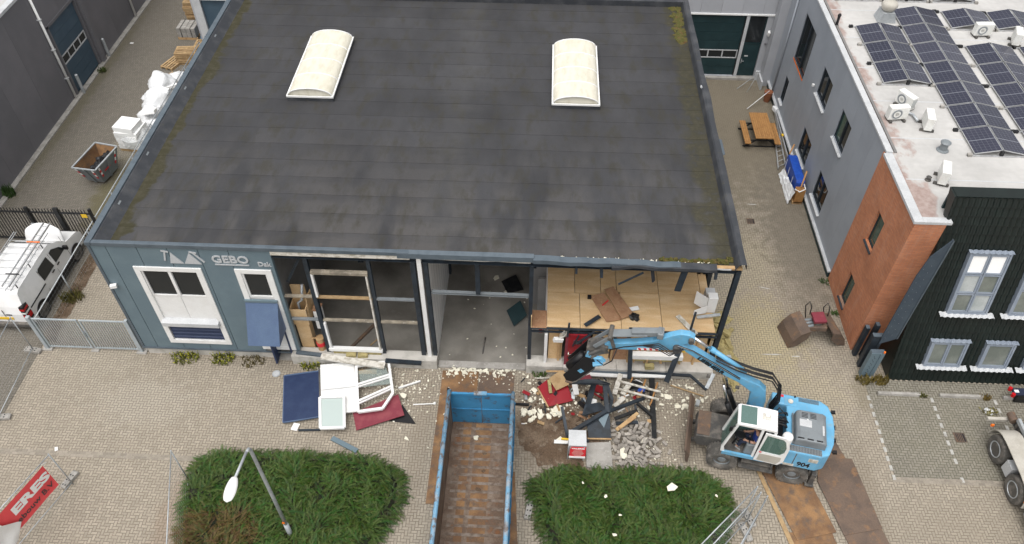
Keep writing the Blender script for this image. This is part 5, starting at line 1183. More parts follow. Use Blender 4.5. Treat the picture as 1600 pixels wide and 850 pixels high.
def herasfence(label, p, q, h=2.0, feet=(0, 1), tilt=0.):
    """temporary site panel: tube frame, mesh, concrete feet"""
    p, q = V(p), V(q); L = (q-p).length; d = (q-p)/L; up = (V((0,0,1))+V((-d.y, d.x, 0))*tilt).normalized()*h
    f = T('site_fence_panel', label, 'fence panel', tuple((p+q)/2), group='temporary site fence')
    z = V((0,0,.1))
    for a in (p, q): MB().tube([a, a+up+z*.6], .021, 8).build('upright', 'galv', f, smooth=True)
    MB().tube([p+up, q+up], .019, 8).build('top_tube', 'galv', f, smooth=True); MB().tube([p+z*1.4, q+z*1.4], .016, 8).build('bottom_tube', 'galv', f, smooth=True)
    m = MB(); k = int(L/.12); u = up/h
    for i in range(1, k): m.bar(p+d*(L*i/k)+u*.15, p+d*(L*i/k)+up, .0014, .0014)
    for j in range(1, 9): m.bar(p+u*(.15+j*.21), q+u*(.15+j*.21), .0014, .0014)
    m.build('wire_mesh', 'galv', f, kind='stuff'); return f
def foot(x, y, rz, label):
    R = Matrix.Translation((x, y, 0)) @ Matrix.Rotation(rz, 4, 'Z')
    m = MB().prism([(-.34, .0), (-.34, .10), (-.28, .14), (.28, .14), (.34, .10), (.34, .0)], -.11, .11, 'y'); m.v = [tuple(R @ V(q)) for q in m.v]
    o = m.build('fence_foot', 'conc', None, bevel=.012, label=label, cat='fence foot', group='concrete fence feet')
    for i in range(6):
        k = MB().tube([((-.24+.19*(i//2)), (-.05 if i % 2 else .05), .138), ((-.24+.19*(i//2)), (-.05 if i % 2 else .05), .1445)], .028, 8); k.v = [tuple(R @ V(q)) for q in k.v]; k.build('socket', 'black', o)
herasfence('site fence panel standing along the lane beside the galvanised gate', (-19.72, 18.2, .06), (-19.5, 14.9, .06))
foot(-19.75, 18.2, radians(-8), 'concrete fence foot at the galvanised gate post'); foot(-19.5, 15.1, radians(8), 'concrete fence foot at the left frame edge')
bp, bq = V((-15.68, 12.55, .06)), V((-16.85, 9.2, .06)); bdv = (bq-bp).normalized()
fb = herasfence('site fence panel carrying the red banner at lower left', bp, bq)
foot(-15.88, 12.72, radians(72), 'concrete fence foot beside the red banner')
bnr = T('banner', 'red banner with white and dark lettering tied to a site fence panel', 'banner', tuple(bp+bdv*1.5))
bnn = V((-bdv.y, bdv.x, 0)); bnn = bnn if bnn.x > 0 else -bnn
def bpt(s, z, o=.03): 
    q = bp+bdv*s+bnn*(o+.006*sin(s*4+z*2)); return V((q.x, q.y, z))
MB().grid(lambda u, v: bpt(.36+2.9*u, .70+(1.95-.70)*v), 24, 8).build('cloth', 'banner', bnr, smooth=True)
text('lettering', 'ERES', 'textwhite', bnr, bpt(1.88, 1.33, .055), -bdv, (0, 0, 1), 1.5, .40, .05, .004)
text('lettering', 'smebouw B.V', 'textdark', bnr, bpt(2.33, .92, .055), -bdv, (0, 0, 1), 1.88, .24, .012, .004)
sh = MB(); sh.grid(lambda u, v: bpt(2.3+.1*v+1.3*u-.45*max(0, 1-abs(v-.42)/.4)*(1-u), .5+1.38*v, .10+.05*sin(u*9+v*3)), 10, 10)
sh.build('plastic_sheet', 'haze film2' if 'haze film2' in K else 'white', None, smooth=True, label='translucent white sheet folded over the left end of the red banner', cat='sheet')
MB().bar(bp+bdv*.2+V((0, 0, 1.86)), bp+bdv*.36+V((0, 0, 1.93)), .02).build('tie', 'white', bnr)
herasfence('site fence panel seen edge on beside the left shrub bed', (-11.72, 12.85, .06), (-10.72, 9.5, .06))
for i, (a, b, s_) in enumerate((((7.36, 12.42, .06), (5.2, 10.3, .06), 'back'), ((7.43, 12.22, .06), (5.35, 10.1, .06), 'middle'), ((7.62, 12.1, .06), (6.0, 9.7, .06), 'front'))):
    herasfence('%s one of three site fence panels standing together at the right shrub bed' % s_, a, b)
foot(7.5, 12.35, radians(-68), 'concrete fence foot under the three parked fence panels'); foot(7.32, 11.85, radians(-70), 'concrete fence foot half hidden under the parked fence panels')
foot(.12, 12.3, radians(80), 'concrete fence foot at the left edge of the right shrub bed'); foot(6.9, 10.75, radians(20), 'concrete fence foot at the bottom frame edge')

# ================================================================ street lamp
lp = T('street_lamp', 'tall galvanised street lamp with white head over the left shrub bed', 'street lamp', (-7.66, 10.97, 0))
MB().tube([(-7.66, 10.97, 0), (-7.66, 10.97, 1.1)], .085, 12, .08).build('base', 'galv', lp, smooth=True)
MB().tube([(-7.66, 10.97, 1.1), (-7.67, 10.97, 3), (-7.69, 10.97, 5.68), (-7.70, 10.93, 5.80), (-7.72, 10.8, 5.84)], .06, 12, .042).build('pole', 'galv', lp, smooth=True)
MB().tube([(-7.72, 10.82, 5.84), (-7.78, 9.95, 5.92)], .04, 10).build('arm', 'galv', lp, smooth=True)
MB().grid(lambda u, v: (-7.78+.175*cos(2*pi*u)*max(0, sin(pi*min(1, max(0, v))))**.36*(1-.18*v), 9.26+.76*v, 5.95+.08*sin(2*pi*u)*max(0, sin(pi*v))**.4), 18, 14).build('head', 'white', lp, smooth=True)
MB().tube([(-7.66, 10.89, 1.35), (-7.66, 10.87, 1.35)], .05, 10).build('number_disc', 'orange', lp)

# ================================================================ shrub beds
def shrubs(name, label, outline, h, nspr, brown, seed):
    rnd = random.Random(seed)
    xs = [p[0] for p in outline]; ys = [p[1] for p in outline]
    def inside(x, y):
        c = False; n = len(outline)
        for i in range(n):
            x1, y1 = outline[i]; x2, y2 = outline[(i+1) % n]
            if (y1 > y) != (y2 > y) and x < (x2-x1)*(y-y1)/(y2-y1)+x1: c = not c
        return c
    def edged(x, y):
        b = 9.
        for i in range(len(outline)):
            a = V(outline[i]); q = V(outline[(i+1) % len(outline)]); d = q-a; t = max(0, min(1, (V((x, y))-a).dot(d)/d.length_squared)); b = min(b, (V((x, y))-a-d*t).length)
        return b
    def hgt(x, y): return h*min(1, (edged(x, y)/.35))**.5*(.88+.16*NZ.noise(V((x*1.1, y*1.1, seed)))+.14*NZ.noise(V((x*3.1, y*3.1, seed))))
    cx, cy = sum(xs)/len(xs), sum(ys)/len(ys)
    o = T(name, label, 'shrubs', (cx, cy, 0))
    # woody mass underneath
    m = MB(); nx, ny = 44, 24; idx = {}
    for j in range(ny+1):
        for i in range(nx+1):
            x = min(xs)+(max(xs)-min(xs))*i/nx; y = min(ys)+(max(ys)-min(ys))*j/ny
            if inside(x, y): idx[(i, j)] = len(m.v); m.v.append((x, y, max(.02, hgt(x, y)-.22)))
    for j in range(ny):
        for i in range(nx):
            k = [(i, j), (i+1, j), (i+1, j+1), (i, j+1)]
            if all(q in idx for q in k): m.f.append(tuple(idx[q] for q in k))
    m.build('twig_mass', M(name+' twigs', (.016, .022, .009), .95, c2=(.03, .024, .014), s=4), o)
    vs, fs, tone = [], [], []
    cnt = 0
    while cnt < nspr:
        x = rnd.uniform(min(xs), max(xs)); y = rnd.uniform(min(ys), max(ys))
        if not inside(x, y): continue
        cnt += 1; e = edged(x, y); z = hgt(x, y)-.20
        # neighbouring shoots lean the same way
        a = NZ.noise(V((x*.9, y*.9, seed+5)))*7+rnd.gauss(0, .8); le = rnd.uniform(.22, .55); lean = rnd.uniform(.4, 1.25)
        if e < .25:
            g_ = (x-cx, y-cy); a = atan2(g_[1], g_[0])+rnd.gauss(0, .7); lean = rnd.uniform(.9, 1.4); z = rnd.uniform(.1, max(.15, z+.1))
        d = V((cos(a)*sin(lean), sin(a)*sin(lean), cos(lean))); p = V((x, y, max(.05, z))); br = brown(x, y)+rnd.gauss(0, .12)
        base = (rnd.uniform(.032, .064), rnd.uniform(.066, .116), rnd.uniform(.012, .024))
        if br > .5: base = rnd.choice(((.13, .095, .03), (.10, .09, .028), (.07, .085, .022), (.11, .065, .03)))
        elif rnd.random() < .22: base = (.088, .128, .032)
        nl = int(le/.028); side = V((-sin(a), cos(a), 0))
        for k in range(nl):
            d = (d+V((0, 0, -.075))).normalized(); p = p+d*.028; up_ = side.cross(d)
            t = k/nl; L = .052*(1-.4*t); wd = .0095
            for sg_ in (1, -1):
                tip = p+(d*.75+side*sg_*.75+up_*rnd.uniform(-.15, .3)).normalized()*L; mid = (p+tip)/2; w_ = (tip-p).cross(up_).normalized()*wd
                b = len(vs); vs += [tuple(p), tuple(mid+w_), tuple(tip), tuple(mid-w_)]; fs.append((b, b+1, b+2, b+3))
                f = 1+.35*t+rnd.uniform(-.15, .15); tone.append((base[0]*f, base[1]*f, base[2]*f, 1))
    me = bpy.data.meshes.new('foliage'); me.from_pydata(vs, [], fs); at = me.attributes.new('tone', 'FLOAT_COLOR', 'FACE'); at.data.foreach_set('color', [c for t in tone for c in t])
    me.materials.append(K['leaf']); fo = bpy.data.objects.new('foliage', me); COL.objects.link(fo); adopt(fo, o); return o
def bsm(x, y): return 1-min(1, hypot((x+10.2)/2.2, (y-10.9)/1.2))
shrubs('shrub_bed', 'low dense shrub bed under the street lamp, browned at its lower left', [(-11.75, 13.15), (-11.5, 13.65), (-10.8, 13.9), (-7.9, 13.95), (-5.7, 13.95), (-4.75, 13.6), (-4.3, 13.1), (-4.3, 12.2), (-4.75, 11.2), (-5.4, 9.4), (-11.0, 9.2), (-11.5, 11.5)], .72, 8600, lambda x, y: bsm(x, y)*1.5, 3)
shrubs('shrub_bed', 'low dense green shrub bed between blue container and excavator', [(.15, 13.25), (1.3, 13.85), (2.6, 13.75), (4.2, 13.85), (5.9, 13.85), (6.75, 13.3), (6.95, 12.7), (6.6, 11.9), (5.6, 9.4), (1.6, 9.4), (.6, 11.6)], .72, 8000, lambda x, y: 0, 8)
def weed(x, y, r, h, n, label, col, flower=None, sd=0):
    rnd = random.Random(sd+int(x*77)); m = MB(); fl = MB()
    for i in range(n):
        a = rnd.uniform(0, 2*pi); rr = r*rnd.random()**.5; b = V((x+rr*cos(a), y+rr*sin(a)*.7, 0)); t = b+V((rnd.gauss(0, .08), rnd.gauss(0, .08), h*rnd.uniform(.4, 1)))
        s_ = V((rnd.gauss(0, 1), rnd.gauss(0, 1), 0)).normalized()*.018
        m.add([b-s_, b+s_, (b+t)/2+s_*1.4, t, (b+t)/2-s_*1.4], [(0, 1, 2, 3, 4)])
        if flower and rnd.random() < .4: fl.rbox(t, (.03, .03, .02), (0, 0, rnd.uniform(0, 3)))
    o = m.build('weed_clump', M('weed leaf', col, .6, c2=tuple(q*1.7 for q in col), s=9), None, label=label, cat='weeds', group='weeds along the walls')
    if flower and fl.v: fl.build('blossom', flower, o)
for i, a in enumerate(((-13.6, 18.15, .55, .35, 140, 'yellow flowering weeds at the plinth under the shuttered window', (.13, .14, .02), 'blossom'), (-12.1, 18.12, .45, .35, 120, 'yellow flowering weeds at the plinth right of the shuttered window', (.13, .14, .02), 'blossom'),
    (-10.9, 18.1, .5, .25, 80, 'dry weeds at the plinth left of the blue leaf', (.10, .08, .03), None), (-8.6, 17.98, .4, .3, 90, 'green weeds at the plinth below the wooden shaft', (.11, .13, .02), 'blossom'), (-19.35, 21.0, .45, .45, 150, 'yellowish weeds at the foot of the wire fence beside the van', (.12, .11, .03), None),
    (-19.4, 26.4, .4, .5, 90, 'green weeds at the foot of the wire fence near the skip', (.05, .09, .02), None), (-25.2, 27.3, .35, .6, 120, 'green weeds at the left warehouse corner', (.04, .08, .02), None), (12.9, 18.25, .35, .3, 90, 'dry weeds at the foot of the slate channel posts', (.14, .11, .03), None),
    (13.5, 18.2, .3, .35, 90, 'yellow grass between slate posts and black tiled front', (.16, .12, .03), None), (14.95, 17.6, .14, .2, 40, 'weeds at the right end of the first kerb stop', (.10, .10, .03), None), (17.3, 17.6, .16, .25, 50, 'dry weeds at the right end of the second kerb stop', (.16, .11, .03), None),
    (.35, 17.95, .3, .3, 60, 'green weeds before the plinth left of the red door', (.06, .11, .02), None), (12.6, 23.4, .25, .12, 50, 'low green weeds at the grey wall beside the brick corner', (.04, .07, .02), None), (12.6, 21.6, .15, .12, 40, 'low green weeds halfway along the brick wall', (.05, .09, .02), None), (-25.0, 38.0, .3, .3, 60, 'low weeds beside the blue warehouse door', (.06, .08, .02), None), (17.22, 17.0, .3, .12, 60, 'dry moss round the white drain cover', (.16, .14, .04), None))): weed(*a, sd=i)
m = MB()
rnd = random.Random(4)
for i in range(500):
    x = -19.45+rnd.gauss(0, .16); y = rnd.uniform(18.8, 28); b = V((x, y, 0)); t = b+V((rnd.gauss(0, .07), rnd.gauss(0, .07), rnd.uniform(.05, .18))); s_ = V((rnd.gauss(0, 1), rnd.gauss(0, 1), 0)).normalized()*.012
    m.add([b-s_, b+s_, t], [(0, 1, 2)])
m.build('verge_grass', M('dry verge grass', (.07, .065, .025), .8, c2=(.12, .09, .04), s=3), None, label='thin dry grass along the wire fence', cat='grass', kind='stuff')
vg = []
for i in range(40):
    y = 18.7+i*.5; vg.append((-19.45-.28-.12*NZ.noise(V((y*1.3, 1, 0))), y))
vg2 = [(-19.45+.3+.15*NZ.noise(V((p[1]*1.3, 7, 0))), p[1]) for p in vg]
MB().add([(x, y, .006) for x, y in vg]+[(x, y, .006) for x, y in vg2], [(i, 40+i, 41+i, i+1) for i in range(39)]).build('verge', 'soil', None, kind='structure')

# ================================================================ parking bits
for x0, x1, q in ((13.25, 14.85, 'first'), (15.58, 17.2, 'second'), (17.95, 19.5, 'third')):
    MB().prism([(17.58, 0), (17.60, .11), (17.70, .12), (17.73, 0)], x0, x1, 'x').build('kerb_stop', 'conc', None, bevel=.012, label='low concrete kerb stop heading the %s parking bay' % q, cat='kerb stop', group='kerb stops')
def drain(x, y, s, lab):
    o = frame(MB(), x-s, x+s, y-s, y+s, 0, 1, .03); m = MB(); m.add([(q[0], q[2], .004+.008*q[1]) for q in o.v], o.f); d = m.build('drain_grate', 'rust2', None, label=lab, cat='drain', group='yard drains')
    MB().bx(x-s+.03, x+s-.03, y-s+.03, y+s-.03, .003, .005).build('pit', 'black', d)
    for i in range(5): MB().bx(x-s+.04+i*(2*s-.1)/5, x-s+.07+i*(2*s-.1)/5, y-s+.03, y+s-.03, .005, .011).build('grate_bar', 'rust2', d)
drain(10.0, 27.1, .18, 'small square drain grate in the right alley'); drain(15.75, 15.85, .2, 'square rusty drain grate in the second parking bay')
o = MB().lathe([(.17, .0), (.17, .012), (.02, .014)], (17.22, 17.03, 0), 'z', 20).build('drain_cover', 'lightgrey', None, label='round pale drain cover in the second parking bay', cat='drain cover'); MB().tube([(17.22, 17.03, .013), (17.22, 17.03, .018)], .09, 16).build('cover_plug', 'white', o)
o = MB().lathe([(.16, .0), (.16, .012), (.02, .014)], (-9.85, 17.55, 0), 'z', 20).build('drain_cover', 'galv', None, label='round blue-grey manhole cover before the hall', cat='drain cover'); MB().lathe([(.11, .013), (.11, .017), (.02, .018)], (-9.85, 17.55, 0), 'z', 16).build('cover_plug', 'lightgrey', o)
o = MB().slab([(18.02, 17.42, .62), (19.6, 17.38, .66), (19.6, 17.75, .66), (18.05, 17.7, .62)], .1).build('trailer_tail', 'jeans', None, label='dark navy trailer tail with red lamps cut by the right frame edge', cat='trailer', bevel=.02)
for y in (17.42, 17.7): MB().tube([(18.0, y, .5), (18.0, y, .64)], .07, 10).build('lamp', 'redlens', o)
MB().bx(18.08, 18.24, 17.5, 17.62, .625, .632).build('plate', 'white', o); MB().bx(18.3, 19.6, 17.48, 17.64, 0, .5).build('support', 'blacksteel', o)

# ================================================================ right alley
for i, (x, y, L, a, lab) in enumerate(((9.65, 23.0, .55, -.25, 'white scrape on the paving behind the wool heap'), (9.1, 19.35, .9, 0.02, 'long white scrape on the paving left of the grab'), (10.3, 19.3, .4, .02, 'short white scrape on the paving below the grab'), (10.1, 20.6, .35, -.7, 'white powder smear beside the grab'), (10.0, 28.3, .5, -.05, 'white scrape on the paving above the alley drain'))):
    P = [(x+cos(a)*L*t-sin(a)*w_, y+sin(a)*L*t+cos(a)*w_, .003) for t, w_ in ((0, 0), (.3, -.025), (.7, -.03), (1, .0), (.75, .03), (.25, .02))]
    MB().add(P, [tuple(range(6))]).build('scrape_mark', 'mark', None, label=lab, cat='mark', kind='structure')
pt = T('picnic_table', 'brown slatted picnic table with two benches in the right alley', 'picnic table', (11.4, 33.5, 0))
for i in range(9): MB().bx(10.98+i*.105, 11.075+i*.105, 32.45, 34.65, .72, .76).build('top_board', 'oak', pt)
for x in (10.5, 12.0):
    for i in range(3): MB().bx(x+i*.105, x+.095+i*.105, 32.4, 34.2 if x > 11.5 else 34.35, .42, .46).build('bench_board', 'oak', pt)
for y in (32.75, 34.2):
    MB().bar((10.6, y, .0), (11.5, y, .72), .06, .06).bar((12.3, y, .0), (11.35, y, .72), .06, .06).bar((10.5, y, .4), (12.35, y, .4), .05, .05).bar((10.5, y, .03), (12.4, y, .03), .05, .05).build('leg_frame', 'blacksteel', pt)
lds = T('scaffold_ladder', 'bundle of aluminium scaffold ladders lying along the grey wall', 'ladder', (12.45, 33, 0))
for i, (a, b) in enumerate((((12.68, 36.0, .12), (12.35, 31.2, .15)), ((12.62, 36.0, .3), (12.5, 31.3, .32)), ((12.4, 34.4, .1), (11.95, 30.9, .12)))): MB().bar(a, b, .05, .08).build('stile', 'alu', lds)
for i in range(9): 
    t = i/8; MB().tube([(12.38-.43*t, 34.2-3.2*t, .12), (12.6-.2*t, 34.2-2.9*t, .14)], .018, 6).build('rung', 'alu', lds)
MB().rbox((12.62, 35.6, .35), (.2, .3, .2), (0, 0, .3)).build('end_wrap', 'film', lds); MB().bx(12.5, 12.6, 33.2, 33.35, .36, .42).build('tape', 'yellow', lds)
can = T('cart', 'blue tarpaulin covered cart wrapped in clear film against the grey wall', 'cart', (12.4, 30, 0))
MB().prism([(28.75, .35), (28.75, 1.0), (28.85, 1.1), (30.7, 1.12), (30.85, 1.0), (30.85, .35)], 12.18, 12.6, 'x').build('cover', 'tarp', can, bevel=.04)
for y in (29.2, 29.9, 30.5): MB().bx(12.105, 12.115, y-.02, y+.02, .4, 1.0).build('white_stripe', 'white', can)
MB().bx(12.2, 12.6, 28.4, 28.74, .05, .8).build('end_board', 'oak', can); MB().bx(12.15, 12.6, 28.4, 30.8, .0, .12).build('base', 'timber', can)
for a, b in (((12.3, 30.95, 1.0), (12.5, 31.25, 1.35)), ((12.4, 28.6, .9), (12.62, 29.1, 1.45))): MB().bar(a, b, .07, .04).build('stick', 'oak', can)
MB().grid(lambda u, v: (11.92+.18*v+.06*NZ.noise(V((u*9, v*6, 1))), 28.35+2.2*u+.1*NZ.noise(V((u*5, v*5, 2))), .03+.75*v*(1-.5*u)+.05*NZ.noise(V((u*7, v*7, 3)))), 18, 8).build('film_wrap', 'film', can)
MB().tube([(12.15, 28.6, .75), (12.3, 28.35, .8), (12.6, 28.5, .85), (12.55, 28.8, .95), (12.25, 28.8, .98)], .03, 8).build('white_rope', 'white', can)
tb = MB().lathe([(.16, 0), (.2, .3), (.22, .58), (.24, .6), (.2, .62), (.02, .6)], (12.45, 36.85, 0), 'z', 18).build('standing_pot', 'terracotta', None, label='terracotta pot standing at the corner of the grey wall', cat='pot')
def rod(nm, a, b, r, mt, label, cat, **kw): return MB().tube([a, b], r, 6).build(nm, mt, None, label=label, cat=cat, smooth=True, **kw)
rod('broom_handle', (12.45, 36.8, .68), (11.25, 36.0, .03), .022, 'white', 'white broom handle leaning from the terracotta pot to the ground', 'broom')
rod('metal_pole', (12.25, 38.8, .5), (11.0, 37.9, .03), .015, 'galv', 'thin metal pole leaning beside the dark green side door', 'pole'); rod('metal_pole', (12.3, 38.7, .9), (11.5, 37.6, .02), .013, 'galv', 'second thinner metal pole leaning in the rear alley corner', 'pole')

# ================================================================ left lane goods
ORD = ('first', 'second', 'third', 'fourth', 'fifth', 'sixth', 'seventh', 'eighth', 'ninth')
def pallet(parent_label, x, y, z, rz, cnt=1, group='wooden pallets', tilt=0.):
    o = T('pallet', parent_label, 'pallet', (x, y, z), rz, group=group, local=True); o.rotation_euler = (tilt, 0, rz)
    for k in range(cnt):
        zz = k*.15
        for i in range(5): MB().bx(-.6, .6, -.4+i*.175, -.3+i*.175, zz+.122, zz+.144).build('deck_board', 'pine', o)
        for i in range(3): MB().bx(-.6+i*.55, -.5+i*.55, -.4, .4, zz+.1, zz+.122).build('cross_board', 'pine', o); 
        for i in range(3): MB().bx(-.6, .6, -.4+i*.35, -.3+i*.35, zz, zz+.1).build('bearer', 'pine', o)
    return o
pallet('single wooden pallet leaning over beside the white wrapped bundles', -20.75, 37.0, .12, radians(58), 1, tilt=.12)
pallet('wooden pallet lying beside the pallet stack in the left lane', -21.2, 38.9, .0, radians(70), 1)
for k in range(5): pallet('wooden pallet, %s from the ground, in the stack by the grey pillar' % ORD[k], -20.35+U(-.04, .04), 39.3+U(-.04, .04), k*.148, radians(5)+U(-.06, .06), 1, 'pallets in the near stack')
for k in range(3): pallet('wooden pallet, %s from the ground, in the low stack behind' % ORD[k], -19.75+U(-.04, .04), 40.6, k*.148, U(-.05, .05), 1, 'pallets in the low stack')
for k in range(9): pallet('wooden pallet, %s from the ground, in the tall far stack' % ORD[k], -21.3+U(-.05, .05), 44.0+U(-.05, .05), k*.148, U(-.06, .06), 1, 'pallets in the tall stack')
bs_ = T('block_stack', 'pallet of pale concrete blocks with straps in the left lane', 'blocks', (-21.2, 42.1, 0))
for i in range(2):
    for j in range(3):
        for k in range(2): MB().bx(-21.75+i*.56, -21.21+i*.56, 41.6+j*.35, 41.93+j*.35, .15+k*.3, .44+k*.3).build('block', 'conc', bs_, bevel=.012)
for i in range(3): MB().bx(-21.8, -20.6, 41.6+i*.42, 41.7+i*.42, 0, .145).build('bearer', 'timber', bs_)
for x in (-21.5, -20.9): MB().bx(x-.03, x+.03, 41.58, 42.66, .75, .756).bx(x-.03, x+.03, 41.585, 41.595, .15, .75).build('strap', 'exdark', bs_)
MB().prism([(-20.3, .0), (-20.15, .9), (-19.2, 1.1), (-19.1, .0)], 41.2, 41.9, 'y').build('blue_trough', 'cblue', None, bevel=.05, label='blue tipping trough behind the block pallet', cat='trough')
for i, (x, y, rx, ry, rz_, lab) in enumerate(((-20.25, 33.1, .6, .7, .62, 'white film-wrapped bundle behind the foam board stack'), (-20.2, 34.2, .75, .7, .8, 'bulging white film bundle in the middle of the row'), (-20.3, 35.4, .72, .7, .95, 'tall rounded white film bundle near the leaning pallet'), (-19.85, 36.3, .55, .55, .65, 'small white film bundle at the far end of the row'), (-19.9, 32.5, .5, .5, .5, 'flat white film bundle beside the foam board stack'))):
    o = MB().blob((x, y, rz_*.78), (rx, ry, rz_), i+20, .14, 26, 16, 2.0).build('wrapped_bundle', 'film', None, smooth=True, label=lab, cat='bundle', group='white wrapped bundles')
    for k in range(4):
        a = U(0, 6.28); MB().blob((x+rx*.6*cos(a), y+ry*.6*sin(a), rz_*(.9+U(0, .6))), (.3, .3, .2), i*7+k, .25, 12, 8, 3).build('film_fold', 'film', o, smooth=True)
fs_ = T('foam_board_stack', 'stack of white foam boards in film on a pallet beside the skip', 'foam boards', (-20.5, 31.3, 0))
for k in range(5): MB().rbox((-20.5+U(-.03, .03), 31.4, .24+k*.2), (1.2, 1.1, .19), (0, 0, -.12+U(-.03, .03))).build('foam_board', 'eps', fs_, bevel=.01)
MB().rbox((-20.55, 31.35, 1.28), (1.05, .95, .3), (0, 0, -.16)).build('foam_block', 'eps', fs_, bevel=.012); MB().rbox((-20.5, 31.35, .07), (1.2, 1.0, .13), (0, 0, -.12)).build('pallet', 'pine', fs_)
MB().blob((-20.35, 31.35, .55), (.78, .70, .55), 66, .12, 20, 10).build('film', 'haze film', fs_)
for i in range(4): MB().rbox((-20.0+U(-.2, .2), 32.6+i*.9, 1.0+U(-.2, .3)), (.7, .6, .16), (U(-.4, .4), U(-.3, .3), U(0, 3))).build('foam_offcut', 'eps', None, bevel=.01, label='white foam offcut on the wrapped bundles, %s from the board stack' % ORD[i], cat='foam board', group='foam offcuts on the bundles')
MB().blob((-19.6, 37.4, .25), (.4, .4, .3), 5, .3, 12, 8).build('rubbish_bag', 'black', None, smooth=False, label='black rubbish bag by the fence beside the leaning pallet', cat='bag')
MB().blob((-19.75, 29.9, .15), (.25, .35, .2), 9, .3, 10, 7).build('green_sack', M('green sack', (.05, .35, .06), .6), None, label='small bright green sack at the foot of the wire fence', cat='sack')
# skip with flared sides
sp = T('skip', 'grey waste skip with rusty inside and red-white stripes in the left lane', 'skip', (-21.3, 29.0, 0))
rim = [(-21.98, 28.05), (-20.8, 27.9), (-20.48, 29.75), (-21.66, 30.0)]; bot = [(-21.75, 28.42), (-20.92, 28.3), (-20.7, 29.42), (-21.5, 29.6)]; ZT = 1.2
for i in range(4):
    a, b, c, d = V((*bot[i], .12)), V((*bot[(i+1) % 4], .12)), V((*rim[(i+1) % 4], ZT)), V((*rim[i], ZT))
    MB().slab([a, b, c, d], .02).build('side_panel', 'exgrey', sp)
    cc = V((-21.25, 28.95, .6)); inn = [q+(cc-q)*.04 for q in (a, b, c, d)]
    MB().slab(inn, .01).build('inner_lining', 'rust', sp)
    MB().bar(d, c, .07, .05).build('rim', 'galv', sp)
    mid = (a+b)/2, (c+d)/2; nn = (b-a).cross(d-a).normalized(); MB().bar(mid[0]+nn*.03, mid[1]+nn*.03, .1, .05, nn).build('stiffener', 'exgrey', sp)
    if i in (0, 1):
        for t in (.12, .86):
            for k in range(4):
                P0 = a+(b-a)*t; P1 = d+(c-d)*t; q0, q1 = P0+(P1-P0)*(.35+k*.15), P0+(P1-P0)*(.5+k*.15); MB().bar(q0+nn*.028, q1+nn*.028, .1, .008, nn).build('stripe', 'textwhite' if k % 2 else 'brightred', sp)
MB().slab([V((*q, .13)) for q in bot], .02).build('floor', 'rust', sp)
b0, b1, r0, r1 = V((*bot[1], .12)), V((*bot[2], .12)), V((*rim[1], ZT)), V((*rim[2], ZT)); nn = (b1-b0).cross(r0-b0).normalized()
MB().bar(b0+(b1-b0)*.36+(r0-b0)*.55+nn*.03, b0+(b1-b0)*.75+(r0-b0)*.55+nn*.03, .09, .006, nn).build('red_lettering_band', 'brightred', sp)
for i in range(7): 
    MB().blob((-21.12+U(-.05, .05)+i*.04, 28.4+i*.18, .92+U(-.06, .08)), (.2, .19, .17), i+40, .3, 10, 7).build('rubbish_bag', 'black', None, label='black rubbish bag in the skip, %s from its near end' % ORD[i], cat='bag', group='black bags in the skip')
MB().bx(-24.55, -24.35, 41.0, 41.12, 0, .02).build('litter', 'white', None, label='scrap of white litter in the left lane', cat='litter'); MB().rbox((-16.9, 13.9, .03), (.1, .14, .05), (.2, .1, .4)).build('litter', 'white', None, label='scrap of white litter on the paving above the banner', cat='litter')

# ================================================================ inside the hall
shaft = T('plywood_shaft', 'pale plywood service shaft with grey pipe in the left open bay', 'shaft', (-8.6, 18.9, 0))
MB().bx(-8.95, -8.45, 18.55, 18.9, .1, 1.9).build('lower_casing', 'ply', shaft)
for a in ((-9.02, -8.98, 18.5, 19.1), (-8.44, -8.40, 18.5, 19.1), (-8.98, -8.44, 18.5, 18.54)): MB().bx(*a, 1.9, 2.75).build('casing_board', 'ply', shaft)
MB().bx(-8.98, -8.44, 19.08, 19.12, 1.9, 3.5).build('casing_board', 'ply', shaft); MB().slab([(-8.4, 18.6, 1.95), (-8.3, 19.2, 1.95), (-8.25, 19.3, 3.2), (-8.35, 18.75, 3.2)], .03).build('casing_board', 'ply', shaft)
MB().tube([(-8.7, 18.75, 2.0), (-8.7, 18.75, 2.9), (-8.55, 18.8, 3.0), (-8.45, 18.95, 3.7)], .05, 10).build('pipe', 'galv', shaft, smooth=True)
wc = MB().bx(-8.22, -7.95, 18.7, 19.05, 1.45, 2.5).build('cabinet', 'white', None, bevel=.01, label='small white cabinet hanging beside the plywood shaft', cat='cabinet'); MB().bx(-8.24, -7.93, 18.68, 19.07, 2.5, 2.53).build('top', 'brownboard', wc)
rl = MB().tube([(-8.15, 18.5, .1), (-8.15, 18.5, 1.15)], .16, 14).build('cable_reel', 'timber', None, label='wooden reel with red band under the white cabinet', cat='reel'); MB().tube([(-8.15, 18.5, .75), (-8.15, 18.5, .95)], .175, 16).build('red_band', 'brightred', rl); MB().bar((-8.5, 18.5, 1.1), (-8.15, 18.5, 1.12), .05, .03).build('arm', 'timber', rl)
MB().bar((-7.2, 18.75, .14), (-6.4, 20.0, .2), .12, .06).build('burnt_beam', 'rust2', None, label='dark brown beam lying on the floor behind the white window frame', cat='beam'); MB().bar((-6.4, 19.0, .12), (-6.1, 19.4, .13), .05, .03).build('stick', 'pine', None, label='short pale stick on the floor of the middle bay', cat='stick')
MB().slab([(-1.35, 22.6, .2), (-.75, 23.0, .22), (-.4, 22.2, .18), (-1.05, 21.95, .16)], .03).build('board', 'blacksteel', None, label='square black board lying deep in the open doorway', cat='board')
